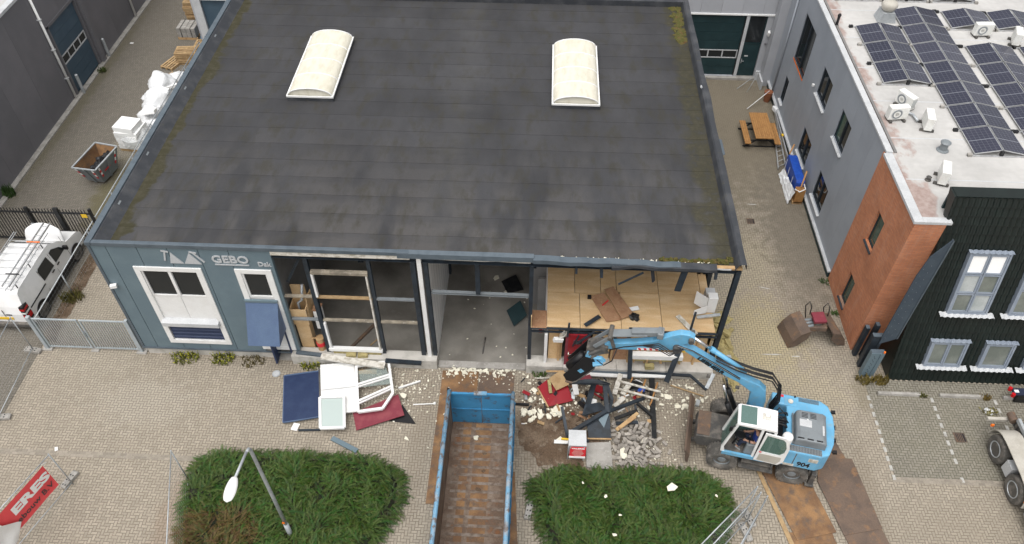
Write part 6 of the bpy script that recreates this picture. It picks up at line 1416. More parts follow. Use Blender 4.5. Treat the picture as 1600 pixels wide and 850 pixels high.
MB().slab([(-1.05, 20.85, .35), (-.5, 21.3, .5), (-.2, 20.65, .35), (-.72, 20.2, .14)], .04).build('board', 'doorgreen', None, label='dark green board tilted on the floor of the open doorway', cat='board')
rod('pole', (-1.9, 18.8, .12), (-1.85, 19.6, .12), .03, 'exdark', 'short dark strip on the doorway floor', 'strip')
MB().bx(.28, .42, 19.0, 19.1, 1.3, 2.3).build('fire_hose', 'red', None, label='red hose box beside the doorway under the mezzanine', cat='hose box')
# on the mezzanine
MB().slab([(2.2, 19.75, 2.64), (2.7, 20.0, 2.62), (3.3, 18.7, 2.60), (2.75, 18.55, 2.62)], .03).build('board', 'brownboard', None, label='left of two brown boards on the plywood floor', cat='board', group='brown boards')
MB().slab([(2.72, 20.1, 2.68), (3.08, 20.28, 2.66), (3.78, 18.95, 2.63), (3.3, 18.68, 2.66)], .03).build('board', 'brownboard', None, label='right of two brown boards on the plywood floor', cat='board', group='brown boards')
MB().bar((2.62, 19.3, 2.69), (2.85, 19.55, 2.70), .04, .02).build('red_bracket', 'brightred', None, label='red bracket lying on the left brown board', cat='bracket'); MB().rbox((2.15, 19.75, 2.63), (.14, .14, .1)).build('caster', 'black', None, label='black caster at the corner of the left brown board', cat='caster')
MB().blob((3.8, 18.85, 2.63), (.2, .16, .1), 4, .4, 10, 7).build('black_bag', 'black', None, label='crumpled black bag beside the right brown board', cat='bag'); MB().slab([(3.6, 19.1, 2.64), (4.0, 19.2, 2.66), (3.95, 19.35, 2.68), (3.55, 19.25, 2.66)], .05).build('packet', 'white', None, label='white and blue packet by the black bag', cat='packet')
wb = T('wall_cabinet', 'open white metal cabinet at the right end of the plywood floor', 'cabinet', (6.5, 19.4, 2.55))
MB().bx(6.45, 6.8, 19.2, 19.5, 2.6, 3.4).build('body', 'white', wb, bevel=.01); MB().slab([(6.43, 19.2, 3.4), (6.43, 19.2, 2.75), (6.02, 19.45, 2.85), (6.02, 19.45, 3.5)], .02).build('door', 'white', wb); MB().slab([(6.43, 19.1, 3.1), (6.43, 19.1, 2.7), (5.95, 18.95, 2.75), (5.95, 18.95, 3.0)], .02).build('door', 'white', wb)
MB().bx(6.5, 6.85, 19.8, 20.1, 2.57, 3.0).build('electric_box', 'lightgrey', None, bevel=.01, label='grey box behind the open white cabinet', cat='box')
for a, b, wd, h, mt, lab, c in (((5.4, 18.98, 2.62), (5.98, 18.12, 2.62), .18, .05, 'dirtywhite', 'white plank lying across the plywood edge', 'plank'), ((5.88, 18.5, 3.4), (5.8, 18.3, 2.55), .08, .08, 'darksteel', 'dark steel stub standing at the plywood edge', 'post'), ((6.1, 18.9, 2.66), (6.95, 19.0, 2.75), .12, .04, 'galv', 'grey steel strip sticking out at the right corner post', 'strip'), ((1.95, 18.3, 2.7), (2.5, 18.75, 2.72), .16, .03, 'darksteel', 'bent dark flashing on the plywood above the red door', 'flashing'),
    ((1.33, 18.14, 2.2), (1.36, 18.12, 3.0), .07, .07, 'darksteel', 'thin dark post rising left above the red door', 'post'), ((3.6, 18.22, 2.2), (3.62, 18.2, 2.75), .14, .08, 'darksteel', 'short dark stub at the middle of the plywood edge', 'post'), ((1.75, 18.1, 2.35), (1.55, 18.05, 1.75), .06, .03, 'darksteel', 'dark strip hanging over the red door window', 'strip'), ((2.3, 18.1, 2.6), (1.72, 18.05, 1.95), .1, .03, 'darksteel', 'bent dark strip hanging over the right half of the red door', 'strip')):
    MB().bar(a, b, wd, h).build(lab.split()[-1] if False else c, mt, None, label=lab, cat=c)
for i, (x, z, wd, sk) in enumerate(((1.45, 5.5, .08, 0), (2.3, 5.35, .1, .02), (4.0, 5.25, .14, .1), (5.1, 4.8, .22, -.12), (6.15, 5.45, .1, 0))):
    MB().bar((x, Y0+.02, 5.75), (x+sk, Y0-.05, z), wd, .05).build('hanging_stub', 'darksteel', hall)
MB().bar((2.9, 18.1, 5.2), (3.7, 18.2, 5.72), .07, .03).build('hanging_strip', 'darksteel', hall)
MB().rbox((1.0, 18.1, 2.05), (.36, .14, .16), (0, .25, .2)).build('lamp_housing', 'white', None, label='small white lamp housing dangling left of the red door', cat='lamp housing')
m = MB()
for i in range(12): m.tube([(1.0+U(-.1, .1), 18.1, 2.1), (1.15+U(-.1, .15), 18.12, 2.3+U(-.05, .1)), (1.25+U(-.1, .1), 18.15, 2.5+U(-.1, .1))], .006, 4)
m.build('loose_wires', 'dirtywhite', None, label='tangle of pale wires above the dangling lamp housing', cat='wires', kind='stuff')

# ================================================================ on the office roof
RZ = 6.955
pan = MB().bx(-.475, .475, -.73, .73, -.035, -.002).mesh('solar_panel'); pan.materials.append(K['alu'])
cel = MB().add([(-.455, -.71, .0), (.455, -.71, .0), (.455, .71, .0), (-.455, .71, .0)], [(0, 1, 2, 3)]).mesh('cells'); cel.materials.append(K['solar'])
def solar(xlow, xhigh, y, label, group):
    zl, zh = RZ+.10, RZ+.28
    o = bpy.data.objects.new('solar_panel', pan); COL.objects.link(o); o.location = ((xlow+xhigh)/2, y, (zl+zh)/2); o.rotation_euler = (0, -atan2(zh-zl, xhigh-xlow) if xhigh > xlow else atan2(zh-zl, xlow-xhigh), 0)
    tag(o, label, 'solar panel', group); c = bpy.data.objects.new('cells', cel); COL.objects.link(c); c.parent = o; c.location = (0, 0, .001); return o
def row(xl, xr, y0, n, nm, both=True):
    rid = (xl+xr)/2
    mt_ = T('panel_mount', 'aluminium rails and black feet carrying the %s' % nm, 'mount', (rid, y0+n*.75, RZ), group='solar panel mounts')
    for k in range(n):
        od = (('first', 'second', 'third', 'fourth', 'fifth', 'sixth', 'seventh')[k]+' from the near end, ') if n > 1 else ''
        solar(xl, rid-.05, y0+.755+k*1.51, 'left-leaning panel, %s%s' % (od, nm), 'left slope of the '+nm)
        solar(xr, rid+.05, y0+.755+k*1.51, 'right-leaning panel, %s%s' % (od, nm), 'right slope of the '+nm)
    for k in range(n+1):
        y = y0+k*1.51
        MB().bx(xl-.28, xr+.1, y-.03, y+.03, RZ, RZ+.05).build('rail', 'alu', mt_); MB().bx(rid-.06, rid+.06, y-.04, y+.04, RZ+.05, RZ+.25).build('ridge_post', 'blacksteel', mt_)
        for x in (xl-.2, xr+.05): MB().bx(x-.08, x+.08, y-.06, y+.06, RZ, RZ+.1).build('foot', 'black' if k % 2 else 'conc', mt_)
row(13.95, 15.83, 27.95, 3, 'short double row nearest the roof edge'); row(16.0, 17.85, 23.45, 7, 'long double row in the middle of the roof'); row(18.25, 20.15, 23.45, 5, 'double row right of the long one')
row(18.2, 20.05, 32.45, 1, 'single pair above the air conditioners'); row(20.2, 22.1, 32.45, 1, 'single pair at the right of the top'); row(20.5, 22.4, 23.45, 5, 'double row at the right frame edge')
row(13.9, 15.8, 34.9, 1, 'pair at the top frame edge, leftmost'); row(15.95, 17.85, 34.9, 1, 'pair at the top frame edge, second'); row(18.2, 20.05, 34.9, 1, 'pair at the top frame edge, third')
def ac(x, y, rz, label):
    o = T('air_conditioner', label, 'air conditioner', (x, y, RZ), rz, group='rooftop air conditioners', local=True)
    o.scale = (.9, .9, .9)
    bd_ = MB().bx(-.42, .42, -.16, .16, .1, .68).build('casing', 'acwhite', o, bevel=.02)
    MB().tube([(-.1, -.162, .38), (-.1, -.172, .38)], .24, 24).build('fan_grille', 'lightgrey', bd_); MB().tube([(-.1, -.172, .38), (-.1, -.178, .38)], .21, 24).build('fan_opening', 'exgrey', bd_)
    for r in (.07, .14): MB().lathe([(r, -.184), (r+.012, -.184), (r+.012, -.178), (r, -.178)], (-.1, 0, .38), 'y', 20).build('grille_ring', 'acwhite', bd_)
    MB().bx(.22, .38, -.168, -.16, .2, .6).build('service_panel', 'acwhite', bd_)
    for i in range(8): MB().bx(.421, .426, -.12, .12, .18+i*.055, .20+i*.055).build('fin', 'exgrey', bd_)
    for s_ in (-.3, .3): MB().bx(s_-.05, s_+.05, -.28, .28, 0, .1).build('foot', 'exdark', o)
ac(14.3, 26.45, radians(-62), 'white air conditioner behind the other two, fan facing left'); ac(13.72, 25.6, radians(8), 'white air conditioner with its fan facing the camera, nearest the roof edge'); ac(14.75, 25.15, radians(78), 'white air conditioner turned side on, right of the three')
ac(19.25, 32.0, radians(4), 'white air conditioner between the upper solar panels'); ac(20.5, 31.45, radians(70), 'white air conditioner at the right edge below the upper panels'); ac(14.3, 22.0, radians(70), 'white air conditioner standing alone near the black tiled front')
MB().tube([(14.1, 25.9, RZ+.02), (14.3, 26.0, RZ+.06), (14.45, 25.8, RZ+.1), (14.5, 25.4, RZ+.1)], .05, 8).build('refrigerant_pipe', 'galv', None, label='insulated pipes between the three air conditioners', cat='pipe', smooth=True)
def vent(x, y, r, h, mt, label, dome=False):
    o = MB().lathe([(r*1.6, 0), (r*1.4, .04), (r, .06), (r, h)], (x, y, RZ), 'z', 16).build('roof_vent', mt, None, label=label, cat='vent', group='roof vents', smooth=False)
    MB().lathe([(r*1.3, h*.9), (r*1.35, h), (r*.9, h*1.12), (r*.05, h*1.16)], (x, y, RZ), 'z', 16).build('cap', mt, o)
vent(14.93, 23.75, .14, .36, 'exgrey', 'grey capped roof vent left of the long solar row'); vent(13.15, 32.6, .06, .5, 'black', 'thin black vent pipe at the reddish roof edge'); vent(13.85, 22.0, .07, .14, 'exdark', 'small dark vent beside the lone air conditioner')
tv = MB().prism([(15.05, RZ), (15.85, RZ), (15.7, RZ+.45), (15.2, RZ+.45)], 32.9, 33.6, 'y').build('roof_turbine', 'galv', None, label='large roof ventilator on a flared grey base above the short solar row', cat='ventilator')
MB().lathe([(.22, .45), (.3, .55), (.36, .7), (.3, .85), (.05, .9)], (15.45, 33.25, RZ), 'z', 20).build('turbine_head', 'beige', tv, smooth=True)
MB().bx(20.0, 21.2, 36.5, 37.6, RZ, RZ+.2).build('roof_hatch', 'beige', None, bevel=.03, label='low beige roof hatch at the top right', cat='hatch')

# ================================================================ wreckage before the hall
def one(mb, nm, mt, label, cat, **kw): return mb.build(nm, mt, None, label=label, cat=cat, **kw)
def slab4(pts, t): return MB().slab(pts, t)
# left heap
bp_ = T('ribbed_panel', 'dark blue ribbed shutter panel lying flat left of the white one', 'panel', (-8.6, 16.5, 0))
q = [V((-9.45, 17.35, .13)), V((-8.12, 17.62, .16)), V((-7.66, 15.6, .15)), V((-9.0, 15.3, .12))]
MB().slab(q[::-1], -.05).build('sheet', 'navy', bp_)
for i in range(13):
    t = (i+.5)/13; a = q[3]+(q[2]-q[3])*t; b = q[0]+(q[1]-q[0])*t; MB().bar(a+V((0,0,.02)), b+V((0,0,.02)), .05, .04).build('rib', 'navy' if i % 3 else 'bluepanel', bp_)
fr_ = MB()
for i in range(4): fr_.bar(q[i]+V((0,0,.02)), q[(i+1) % 4]+V((0,0,.02)), .06, .06)
fr_.build('frame', 'bluepanel', bp_)
MB().bar((-8.14, 17.75, .16), (-7.62, 15.62, .18), .14, .12).build('shutter_box', 'exdark', bp_)
wp = one(slab4([(-7.62, 15.6, .26), (-6.3, 15.82, .28), (-6.84, 17.95, .24), (-8.14, 17.76, .22)], .06), 'facade_panel', 'white', 'white facade panel lying flat between blue panel and window frame', 'panel')
MB().bar((-7.86, 16.68, .283), (-6.58, 16.9, .291), .02, .01).build('joint', 'lightgrey', wp); MB().bar((-8.14, 17.8, .25), (-6.9, 17.98, .27), .1, .05).build('edge', 'white', wp)
wf = T('window_frame', 'broken white double window frame lying on the ground', 'window frame', (-5.9, 17, 0))
P = [V((-6.72, 17.8, .35)), V((-5.5, 18.05, .38)), V((-5.12, 16.6, .36)), V((-5.4, 15.93, .34)), V((-6.28, 15.75, .33))]
for i in range(5): MB().bar(P[i], P[(i+1) % 5], .1, .09).build('frame_bar', 'white', wf)
for t in (.42, .78): a = P[0]+(P[4]-P[0])*t; b = P[1]+(P[2]-P[1])*t; MB().bar(a, b, .08, .08).build('frame_bar', 'white', wf); MB().bar(a+V((.04, -.12, .02)), b+V((.03, -.12, .02)), .05, .06).build('frame_bar', 'white', wf)
MB().slab([P[0]+V((.1, -.2, -.03)), P[1]+V((-.1, -.2, -.03)), P[2]+V((-.1, .45, -.03)), P[0]+V((.35, -.95, -.03))][::-1], .01).build('pane', 'clearglass', wf)
sw = T('loose_window', 'small white window with frosted pane lying beside the white panel', 'window', (-7.2, 15.7, 0))
q = [V((-7.82, 16.3, .34)), V((-6.92, 16.36, .36)), V((-6.66, 15.06, .34)), V((-7.53, 15.0, .32))]
for i in range(4): MB().bar(q[i], q[(i+1) % 4], .1, .08).build('frame_bar', 'white', sw)
cq = (q[0]+q[1]+q[2]+q[3])/4; MB().slab([cq+(p-cq)*.9 for p in q][::-1], -.012).build('pane', 'greyglass', sw)
one(slab4([(-6.52, 15.83, .12), (-6.27, 15.1, .12), (-4.6, 15.8, .16), (-4.95, 16.68, .2)], .03), 'panel', 'maroon', 'dusty maroon panel under the white window frame', 'panel')
one(slab4([(-5.15, 15.6, .03), (-4.15, 15.52, .035), (-4.75, 16.32, .05)], .02), 'board', 'black', 'black triangular board end beside the maroon panel', 'board')
one(MB().bar((-7.1, 14.77, .06), (-6.1, 14.28, .06), .18, .06), 'steel_strip', 'steelblue', 'slate blue steel strip lying at the edge of the left shrub bed', 'strip')
one(MB().bar((-8.4, 15.05, .05), (-7.6, 15.1, .05), .07, .05), 'steel_strip', 'darksteel', 'thin dark strip poking out below the small white window', 'strip'); one(MB().rbox((-8.55, 15.2, .03), (.24, .3, .02), (0, 0, -.2)), 'card', 'white', 'white card on the ground below the dark blue ribbed panel', 'card')
one(MB().bar((-8.1, 18.05, .56), (-5.6, 17.78, .45), .26, .09), 'trim_strip', 'dirtywhite', 'white trim strip lying on the plinth edge', 'trim'); one(MB().bar((-9.1, 18.22, .54), (-8.0, 18.1, .56), .16, .07), 'trim_strip', 'trim', 'slate trim strip lying on the plinth below the shaft', 'trim'); one(MB().bar((-5.6, 18.0, .5), (-4.2, 17.95, .48), .16, .1), 'trim_strip', 'darksteel', 'dark steel trim lying on the right end of the plinth', 'trim')
one(MB().bar((-5.0, 17.05, .06), (-4.2, 17.4, .08), .06, .06), 'white_lath', 'white', 'short white lath on the paving left of the rusty plates', 'lath'); lw = one(MB().tube([(-4.35, 16.35, .04), (-3.6, 16.42, .05)], .022, 8), 'white_tube', 'white', 'white tube with a knob lying left of the container', 'tube'); MB().blob((-3.55, 16.43, .06), (.06, .06, .05), 1, .1, 8, 6).build('knob', 'white', lw)
for i, (x, y, a) in enumerate(((-6.9, 18.0, .3), (-6.3, 17.75, .1), (-7.2, 17.95, 1.2))): one(MB().rbox((x, y, .06), (.7, .2, .03), (.05, .03, a)), 'broken_board', 'ply', ('pale broken board behind the white panel, leftmost', 'pale broken board under the window frame', 'pale broken board end at the weeds by the plinth')[i], 'board', group='broken boards')
# threshold heap and right heap
rb_ = one(slab4([(.30, 17.3, .12), (.72, 16.45, .10), (1.64, 16.72, .16), (1.4, 17.45, .3), (.68, 17.6, .22)], .05), 'panel', 'red', 'red panel with folded seam lying before the plinth', 'panel'); MB().bar((1.0, 16.6, .16), (1.08, 17.45, .27), .012, .01).build('seam', 'maroon', rb_); MB().bar((.30, 17.25, .11), (.72, 16.42, .09), .05, .07).build('edge', 'pine', rb_)
one(slab4([(.72, 17.5, .42), (1.0, 17.0, .38), (1.58, 17.28, .46), (1.52, 17.72, .52), (1.1, 17.8, .5)], .03), 'board', 'tanboard' if 'tanboard' in K else 'pine', 'tan curved board lying on the red panel', 'board'); one(MB().bar((.72, 17.45, .40), (.80, 16.95, .25), .12, .06), 'wool_strip', 'wool', 'yellow insulation strip hanging over the red panel', 'insulation strip')
one(MB().bar((1.62, 17.8, .42), (1.76, 16.83, .40), .2, .06), 'plank', 'white', 'white plank lying upright right of the red panel', 'plank')
one(MB().grid(lambda u, v: (1.45+1.55*u, 16.95+.14*sin(pi*u)*(v-.5)*2+.06*u, .85+.08*(v-.5)**2*4+.1*sin(pi*u)), 14, 4), 'bent_flashing', 'darksteel', 'leaf-shaped bent slate flashing on top of the steel heap', 'flashing')
fm = T('bent_steelwork', 'bent slate steel frame with angled legs on the soil', 'steel frame', (2.2, 15.8, 0))
for a, b, wd, h in (((1.2, 16.05, .75), (1.42, 15.15, .2), .1, .1), ((1.42, 15.15, .3), (2.85, 16.02, .62), .14, .12), ((1.42, 15.12, .18), (2.2, 15.02, .15), .1, .1), ((2.05, 15.9, .45), (2.42, 17.25, .62), .2, .08), ((2.78, 17.05, .85), (2.86, 15.95, .6), .16, .1), ((2.86, 17.1, .8), (3.06, 16.5, .62), .12, .06), ((3.06, 16.5, .62), (2.9, 15.95, .6), .12, .06), ((2.85, 15.98, .6), (4.3, 16.82, .35), .12, .08)): MB().hbar(a, b, wd, h).build('member', 'darksteel', fm)
one(slab4([(2.12, 15.72, .34), (2.19, 15.1, .22), (3.0, 15.13, .22), (2.97, 15.96, .4)], .05), 'panel', 'darksteel', 'dark slate panel lying flat under the steel frame', 'panel'); one(MB().bar((2.15, 15.08, .2), (3.0, 15.1, .2), .05, .03), 'batten', 'timber', 'timber batten along the near edge of the dark slate panel', 'batten')
one(slab4([(2.0, 15.85, .52), (2.85, 16.1, .6), (2.6, 16.4, .6), (2.15, 16.3, .55)], .02), 'sheet', 'darksteel', 'crumpled slate sheet between the steel legs', 'sheet'); one(slab4([(2.55, 15.75, .42), (2.75, 15.5, .3), (2.95, 16.0, .55), (2.75, 16.0, .5)], .02), 'sheet', 'steelblue', 'torn slate sheet end over the dark panel', 'sheet')
one(MB().rbox((2.38, 16.5, .35), (.22, .34, .05), (.2, .1, -.2)), 'card', 'white', 'white card caught between the steel legs', 'card')
cf = T('fallen_column', 'long dark steel column lying from the plinth towards the shrubs', 'column', (4.6, 16.5, 0)); MB().hbar((4.69, 17.95, .14), (4.56, 15.2, .12), .18, .2).build('shaft', 'blacksteel', cf); MB().hbar((4.02, 16.62, .3), (4.6, 16.1, .2), .1, .1).build('brace', 'blacksteel', cf)
for i, (a, b, wd, lab) in enumerate((((3.4, 17.5, .42), (4.95, 17.15, .30), .08, 'upper of two long white laths'), ((3.2, 17.2, .40), (4.85, 16.85, .25), .08, 'lower of two long white laths'), ((3.47, 17.85, .4), (3.2, 16.98, .3), .18, 'wide white plank crossing the laths at their left end'), ((3.82, 17.5, .3), (3.5, 17.0, .28), .2, 'short white plank under the laths'), ((3.6, 16.9, .25), (3.18, 16.5, .2), .16, 'whitish plank end below the laths'))): one(MB().bar(a, b, wd, .04), 'plank', 'dirtywhite', lab, 'plank', group='white planks in the heap')
for i, (a, b) in enumerate((((3.92, 17.75, .35), (3.66, 17.0, .2)), ((4.42, 17.7, .3), (4.15, 16.92, .2)), ((4.87, 17.6, .28), (4.52, 16.6, .2)))): one(MB().bar(a, b, .06, .05), 'batten', 'oak', ('leftmost orange batten under the white laths', 'middle orange batten under the white laths', 'rightmost orange batten against the fallen column')[i], 'batten', group='orange battens')
bg_ = one(MB().blob((4.05, 17.45, .18), (.28, .22, .16), 7, .35, 14, 9), 'sack', 'black', 'black sack with a blue edge under the white laths', 'sack'); MB().blob((4.22, 17.3, .2), (.14, .12, .1), 3, .3, 10, 7).build('blue_lining', 'tarp', bg_)
for i, (a, b, mt) in enumerate((((3.16, 15.9, .3), (4.0, 16.25, .36), 'blacksteel'), ((3.2, 15.7, .3), (4.0, 15.8, .28), 'darksteel'), ((3.2, 15.45, .25), (4.0, 16.1, .42), 'pine'), ((3.3, 15.5, .32), (3.9, 15.95, .4), 'timber'))): one(MB().bar(a, b, .12, .06), 'debris_bar', mt, ('black bar above the brick heap', 'dark bar lying over the brick heap', 'splintered pale plank over the brick heap', 'splintered brown plank over the brick heap')[i], 'bar')
one(slab4([(2.1, 14.98, .09), (2.1, 14.0, .08), (3.03, 13.95, .08), (3.0, 15.05, .09)], .06), 'concrete_slab', 'conc', 'flat grey slab between sign cabinet and brick heap', 'slab', bevel=.01)
# sign cabinet
cb = T('sign_cabinet', 'pale grey cabinet with red company sign at the shrub edge', 'cabinet', (1.75, 14.5, 0))
MB().bx(1.46, 2.02, 14.35, 14.9, .35, .95).build('box', 'lightgrey', cb, bevel=.012); MB().slab([(1.42, 14.32, .955), (2.05, 14.32, .955), (2.04, 14.93, .99), (1.43, 14.93, .99)], .03).build('lid', 'lightgrey', cb)
MB().slab([(1.48, 14.22, .42), (2.04, 14.22, .42), (2.04, 14.30, .88), (1.48, 14.30, .88)], .02).build('sign_board', 'brightred', cb); MB().slab([(1.46, 14.19, .34), (2.03, 14.19, .34), (2.03, 14.205, .415), (1.46, 14.205, .415)], .02).build('sign_foot', 'white', cb)
dn = V((0, .08, .46)).normalized(); nf = V((0, -.46, .08)).normalized()
def sgn(s_, z, wd, ht, x=1.76): text('lettering', s_, 'textwhite', cb, V((x-wd/2, 14.22+.08*(z-.42)/.46, z))+nf*.002, (1, 0, 0), dn, wd, ht, .04, .003)
sgn('VALERES', .78, .46, .07)
for i, wd in enumerate((.3, .34, .42, .36, .26)): MB().bar(V((1.76-wd/2, 14.22+.08*(.71-.06*i-.42)/.46, .71-.06*i))+nf*.004, V((1.76+wd/2, 14.22+.08*(.71-.06*i-.42)/.46, .71-.06*i))+nf*.004, .004, .018, dn).build('print_line', M('pale print', (.75, .45, .45), .6) if i == 0 else 'sgnp', cb) if False else MB().bar(V((1.76-wd/2, 14.22+.08*(.71-.06*i-.42)/.46, .71-.06*i))+nf*.004, V((1.76+wd/2, 14.22+.08*(.71-.06*i-.42)/.46, .71-.06*i))+nf*.004, .004, .018, dn).build('print_line', 'beige', cb)
for x in (1.42, 1.5, 1.98): MB().tube([(x, 14.3, 0), (x, 14.3, .9)], .018, 6).build('leg', 'galv', cb)
one(MB().bar((.95, 14.95, .12), (1.45, 14.9, .2), .14, .03), 'curled_strip', 'white', 'curled white strip left of the sign cabinet', 'strip'); one(MB().bar((1.2, 15.0, .25), (1.5, 14.98, .26), .06, .05), 'yellow_strip', 'yellow', 'short yellow strip behind the sign cabinet', 'strip')
# long trims lying before the plinth and props
for a, b, wd, h, mt, lab, c in (((2.1, 18.05, .30), (3.78, 18.02, .28), .2, .06, 'trim', 'slate half of the long trim lying before the red door', 'trim'), ((2.1, 17.88, .27), (3.8, 17.86, .26), .16, .05, 'white', 'white half of the long trim lying before the red door', 'trim'), ((3.8, 17.88, .3), (5.3, 17.9, .3), .16, .06, 'white', 'white trim lying between the two fallen posts', 'trim'), ((3.8, 18.05, .36), (6.1, 18.0, .3), .2, .07, 'darksteel', 'dark trim lying right along the plinth', 'trim'), ((6.05, 18.05, .32), (6.75, 17.5, .06), .09, .07, 'darksteel', 'dark bar slanting off the right end of the plinth', 'bar'), ((6.75, 17.55, .1), (7.0, 17.95, .5), .14, .05, 'galv', 'pale grey strip leaning at the right end of the plinth', 'strip'),
    ((3.74, 18.3, 1.55), (3.8, 17.72, .3), .16, .06, 'darksteel', 'left fallen dark post leaning over the white sill', 'post'), ((5.62, 18.35, 1.6), (5.22, 17.7, .2), .2, .06, 'darksteel', 'right fallen dark post leaning over the white sill', 'post'), ((5.4, 17.65, .06), (6.6, 17.2, .06), .05, .03, 'pine', 'thin yellowish lath lying right of the fallen column', 'lath'), ((.62, 17.95, .25), (1.3, 17.8, .5), .06, .04, 'timber', 'orange timber end leaning left before the red door', 'batten'), ((.2, 17.75, .05), (2.0, 17.85, .1), .05, .03, 'dirtywhite', 'thin white lath along the foot of the plinth', 'lath'),
    ((6.3, 16.75, .05), (6.38, 17.0, .06), .14, .12, 'galv', 'short grey pipe end above the dozer blade', 'pipe end'), ((.55, 16.9, .05), (.62, 16.2, .05), .04, .04, 'darksteel', 'thin dark rod beside the red panel', 'rod'), ((1.85, 16.6, .25), (2.15, 16.3, .3), .14, .08, 'black', 'black crumpled strap right of the white plank', 'strap'), ((1.8, 17.0, .2), (2.1, 16.85, .22), .12, .06, 'timber', 'brown broken timber under the slate flashing', 'timber'), ((1.95, 17.55, .25), (2.35, 17.7, .3), .3, .05, 'maroon', 'maroon board end under the long trims', 'board'), ((2.4, 17.35, .2), (2.8, 17.15, .25), .3, .05, 'red', 'small red board end behind the bent frame', 'board')):
    one(MB().bar(a, b, wd, h), c.replace(' ', '_'), mt, lab, c)
# small rubble of all sorts
rq = random.Random(31)
for i in range(70):
    x, y = (rq.uniform(1.6, 4.5), rq.uniform(15.9, 17.8)) if i < 50 else (rq.uniform(-.3, 1.6), rq.uniform(15.6, 17.8))
    mt, nm = rq.choice((('timber', 'brown timber splinter'), ('pine', 'pale timber splinter'), ('darksteel', 'dark steel scrap'), ('white', 'white plastic scrap'), ('black', 'black plastic scrap'), ('brownboard', 'brown board scrap'), ('red', 'red painted scrap'), ('galv', 'bright metal scrap')))
    L = rq.uniform(.08, .45); a = rq.uniform(0, pi)
    MB().bar((x-cos(a)*L/2, y-sin(a)*L/2, rq.uniform(.03, .2)), (x+cos(a)*L/2, y+sin(a)*L/2, rq.uniform(.03, .3)), rq.uniform(.03, .14), rq.uniform(.01, .04)).build(nm.split()[-2]+'_'+nm.split()[-1], mt, None, label=nm+' among the wreckage before the mezzanine', cat='scrap', group=nm+' pieces in the wreckage')
# soil patch, crumbled
n = 90; P = []
for k in range(n):
    a = 2*pi*k/n; q_ = 1+.4*NZ.noise(V((cos(a)*1.6, sin(a)*1.6, 4.2)))+.22*NZ.noise(V((cos(a)*6, sin(a)*6, 1.2))); P.append((0.95+1.35*q_*cos(a), 15.15+1.35*q_*sin(a)))
m = MB(); m.v = [(.95, 15.15, .10)]; 
for r in (.35, .7, 1.0):
    for k in range(n):
        x = .95+(P[k][0]-.95)*r; y = 15.15+(P[k][1]-15.15)*r; m.v.append((x, y, .012+(1-r)*.12+.06*(1-r)*NZ.noise(V((x*3, y*3, 1)))+(.05*NZ.noise(V((x*4, y*4, 2))) if r < .9 else 0)))
m.f = [(0, 1+k, 1+(k+1) % n) for k in range(n)]+[(1+r*n+k, 1+(r+1)*n+k, 1+(r+1)*n+(k+1) % n, 1+r*n+(k+1) % n) for r in range(2) for k in range(n)]
m.build('soil_patch', 'soil', None, kind='structure', smooth=True)
# lump patch round the doorway
# heap of loose paving bricks
lbm = MB().bx(-.105, .105, -.052, .052, 0, .08).mesh('loose_brick'); lbm.materials.append(K['brick'])
rnd = random.Random(21)
put = []
for i in range(135):
    lay = 0 if i < 80 else (1 if i < 118 else 2)
    for _ in range(60):
        x, y = rnd.gauss(3.9, .55-.12*lay), rnd.gauss(15.05, .52-.12*lay)
        if 3.1 < x < 4.75 and 14.1 < y < 16.0 and all(l != lay or hypot(x-a, y-b) > .16 for a, b, l in put): break
    put.append((x, y, lay)); z = lay*.07
    o = inst(lbm, 'loose_brick', None, (x, y, .008+z), (rnd.gauss(0, .05+.1*lay), rnd.gauss(0, .05+.1*lay), rnd.uniform(0, 6.28)), label='grey paving brick in the loose heap right of the slab', cat='brick', group='loose bricks in the heap')
for i, (x, y) in enumerate(((4.95, 15.1), (5.1, 14.75), (5.45, 14.2), (5.95, 13.98))): inst(lbm, 'loose_brick', None, (x, y, .005), (0, 0, U(0, 3)), label=('grey brick strayed right of the heap beside the column end', 'grey brick strayed right and below of the heap', 'grey brick strayed to the edge of the right shrub bed', 'grey brick strayed near the excavator wheel')[i], cat='brick')
# yellow wool heap at the right corner
for i in range(16):
    y = 17.9+i*.21; x = 7.7+.25*sin(i*1.7)+U(-.2, .25)
    MB().rbox((x, y, .1+U(0, .12)), (U(.15, .4), U(.15, .45), U(.05, .12)), (U(-.4, .4), U(-.4, .4), U(0, 3))).build('wool_batt', 'wool', None, label='yellow mineral wool slab in the heap at the right hall corner', cat='insulation', group='mineral wool heap')
for i in range(44): MB().blob((7.55+U(-.3, .45), U(17.8, 21.4), .05), (U(.12, .25), U(.15, .3), U(.06, .12)), i+70, .45, 10, 7).build('wool_tuft', 'wool', None, label='crumpled tuft of yellow wool in the heap at the right hall corner', cat='insulation', group='mineral wool tufts')
one(MB().bar((7.75, 19.0, .3), (7.9, 17.95, .16), .16, .08), 'steel_strip', 'galv', 'pale steel strip lying on the yellow wool heap', 'strip'); one(slab4([(7.25, 19.2, .1), (7.3, 18.3, .08), (7.6, 18.3, .08), (7.55, 19.2, .12)], .03), 'board', 'conc', 'grey board between corner post and wool heap', 'board')
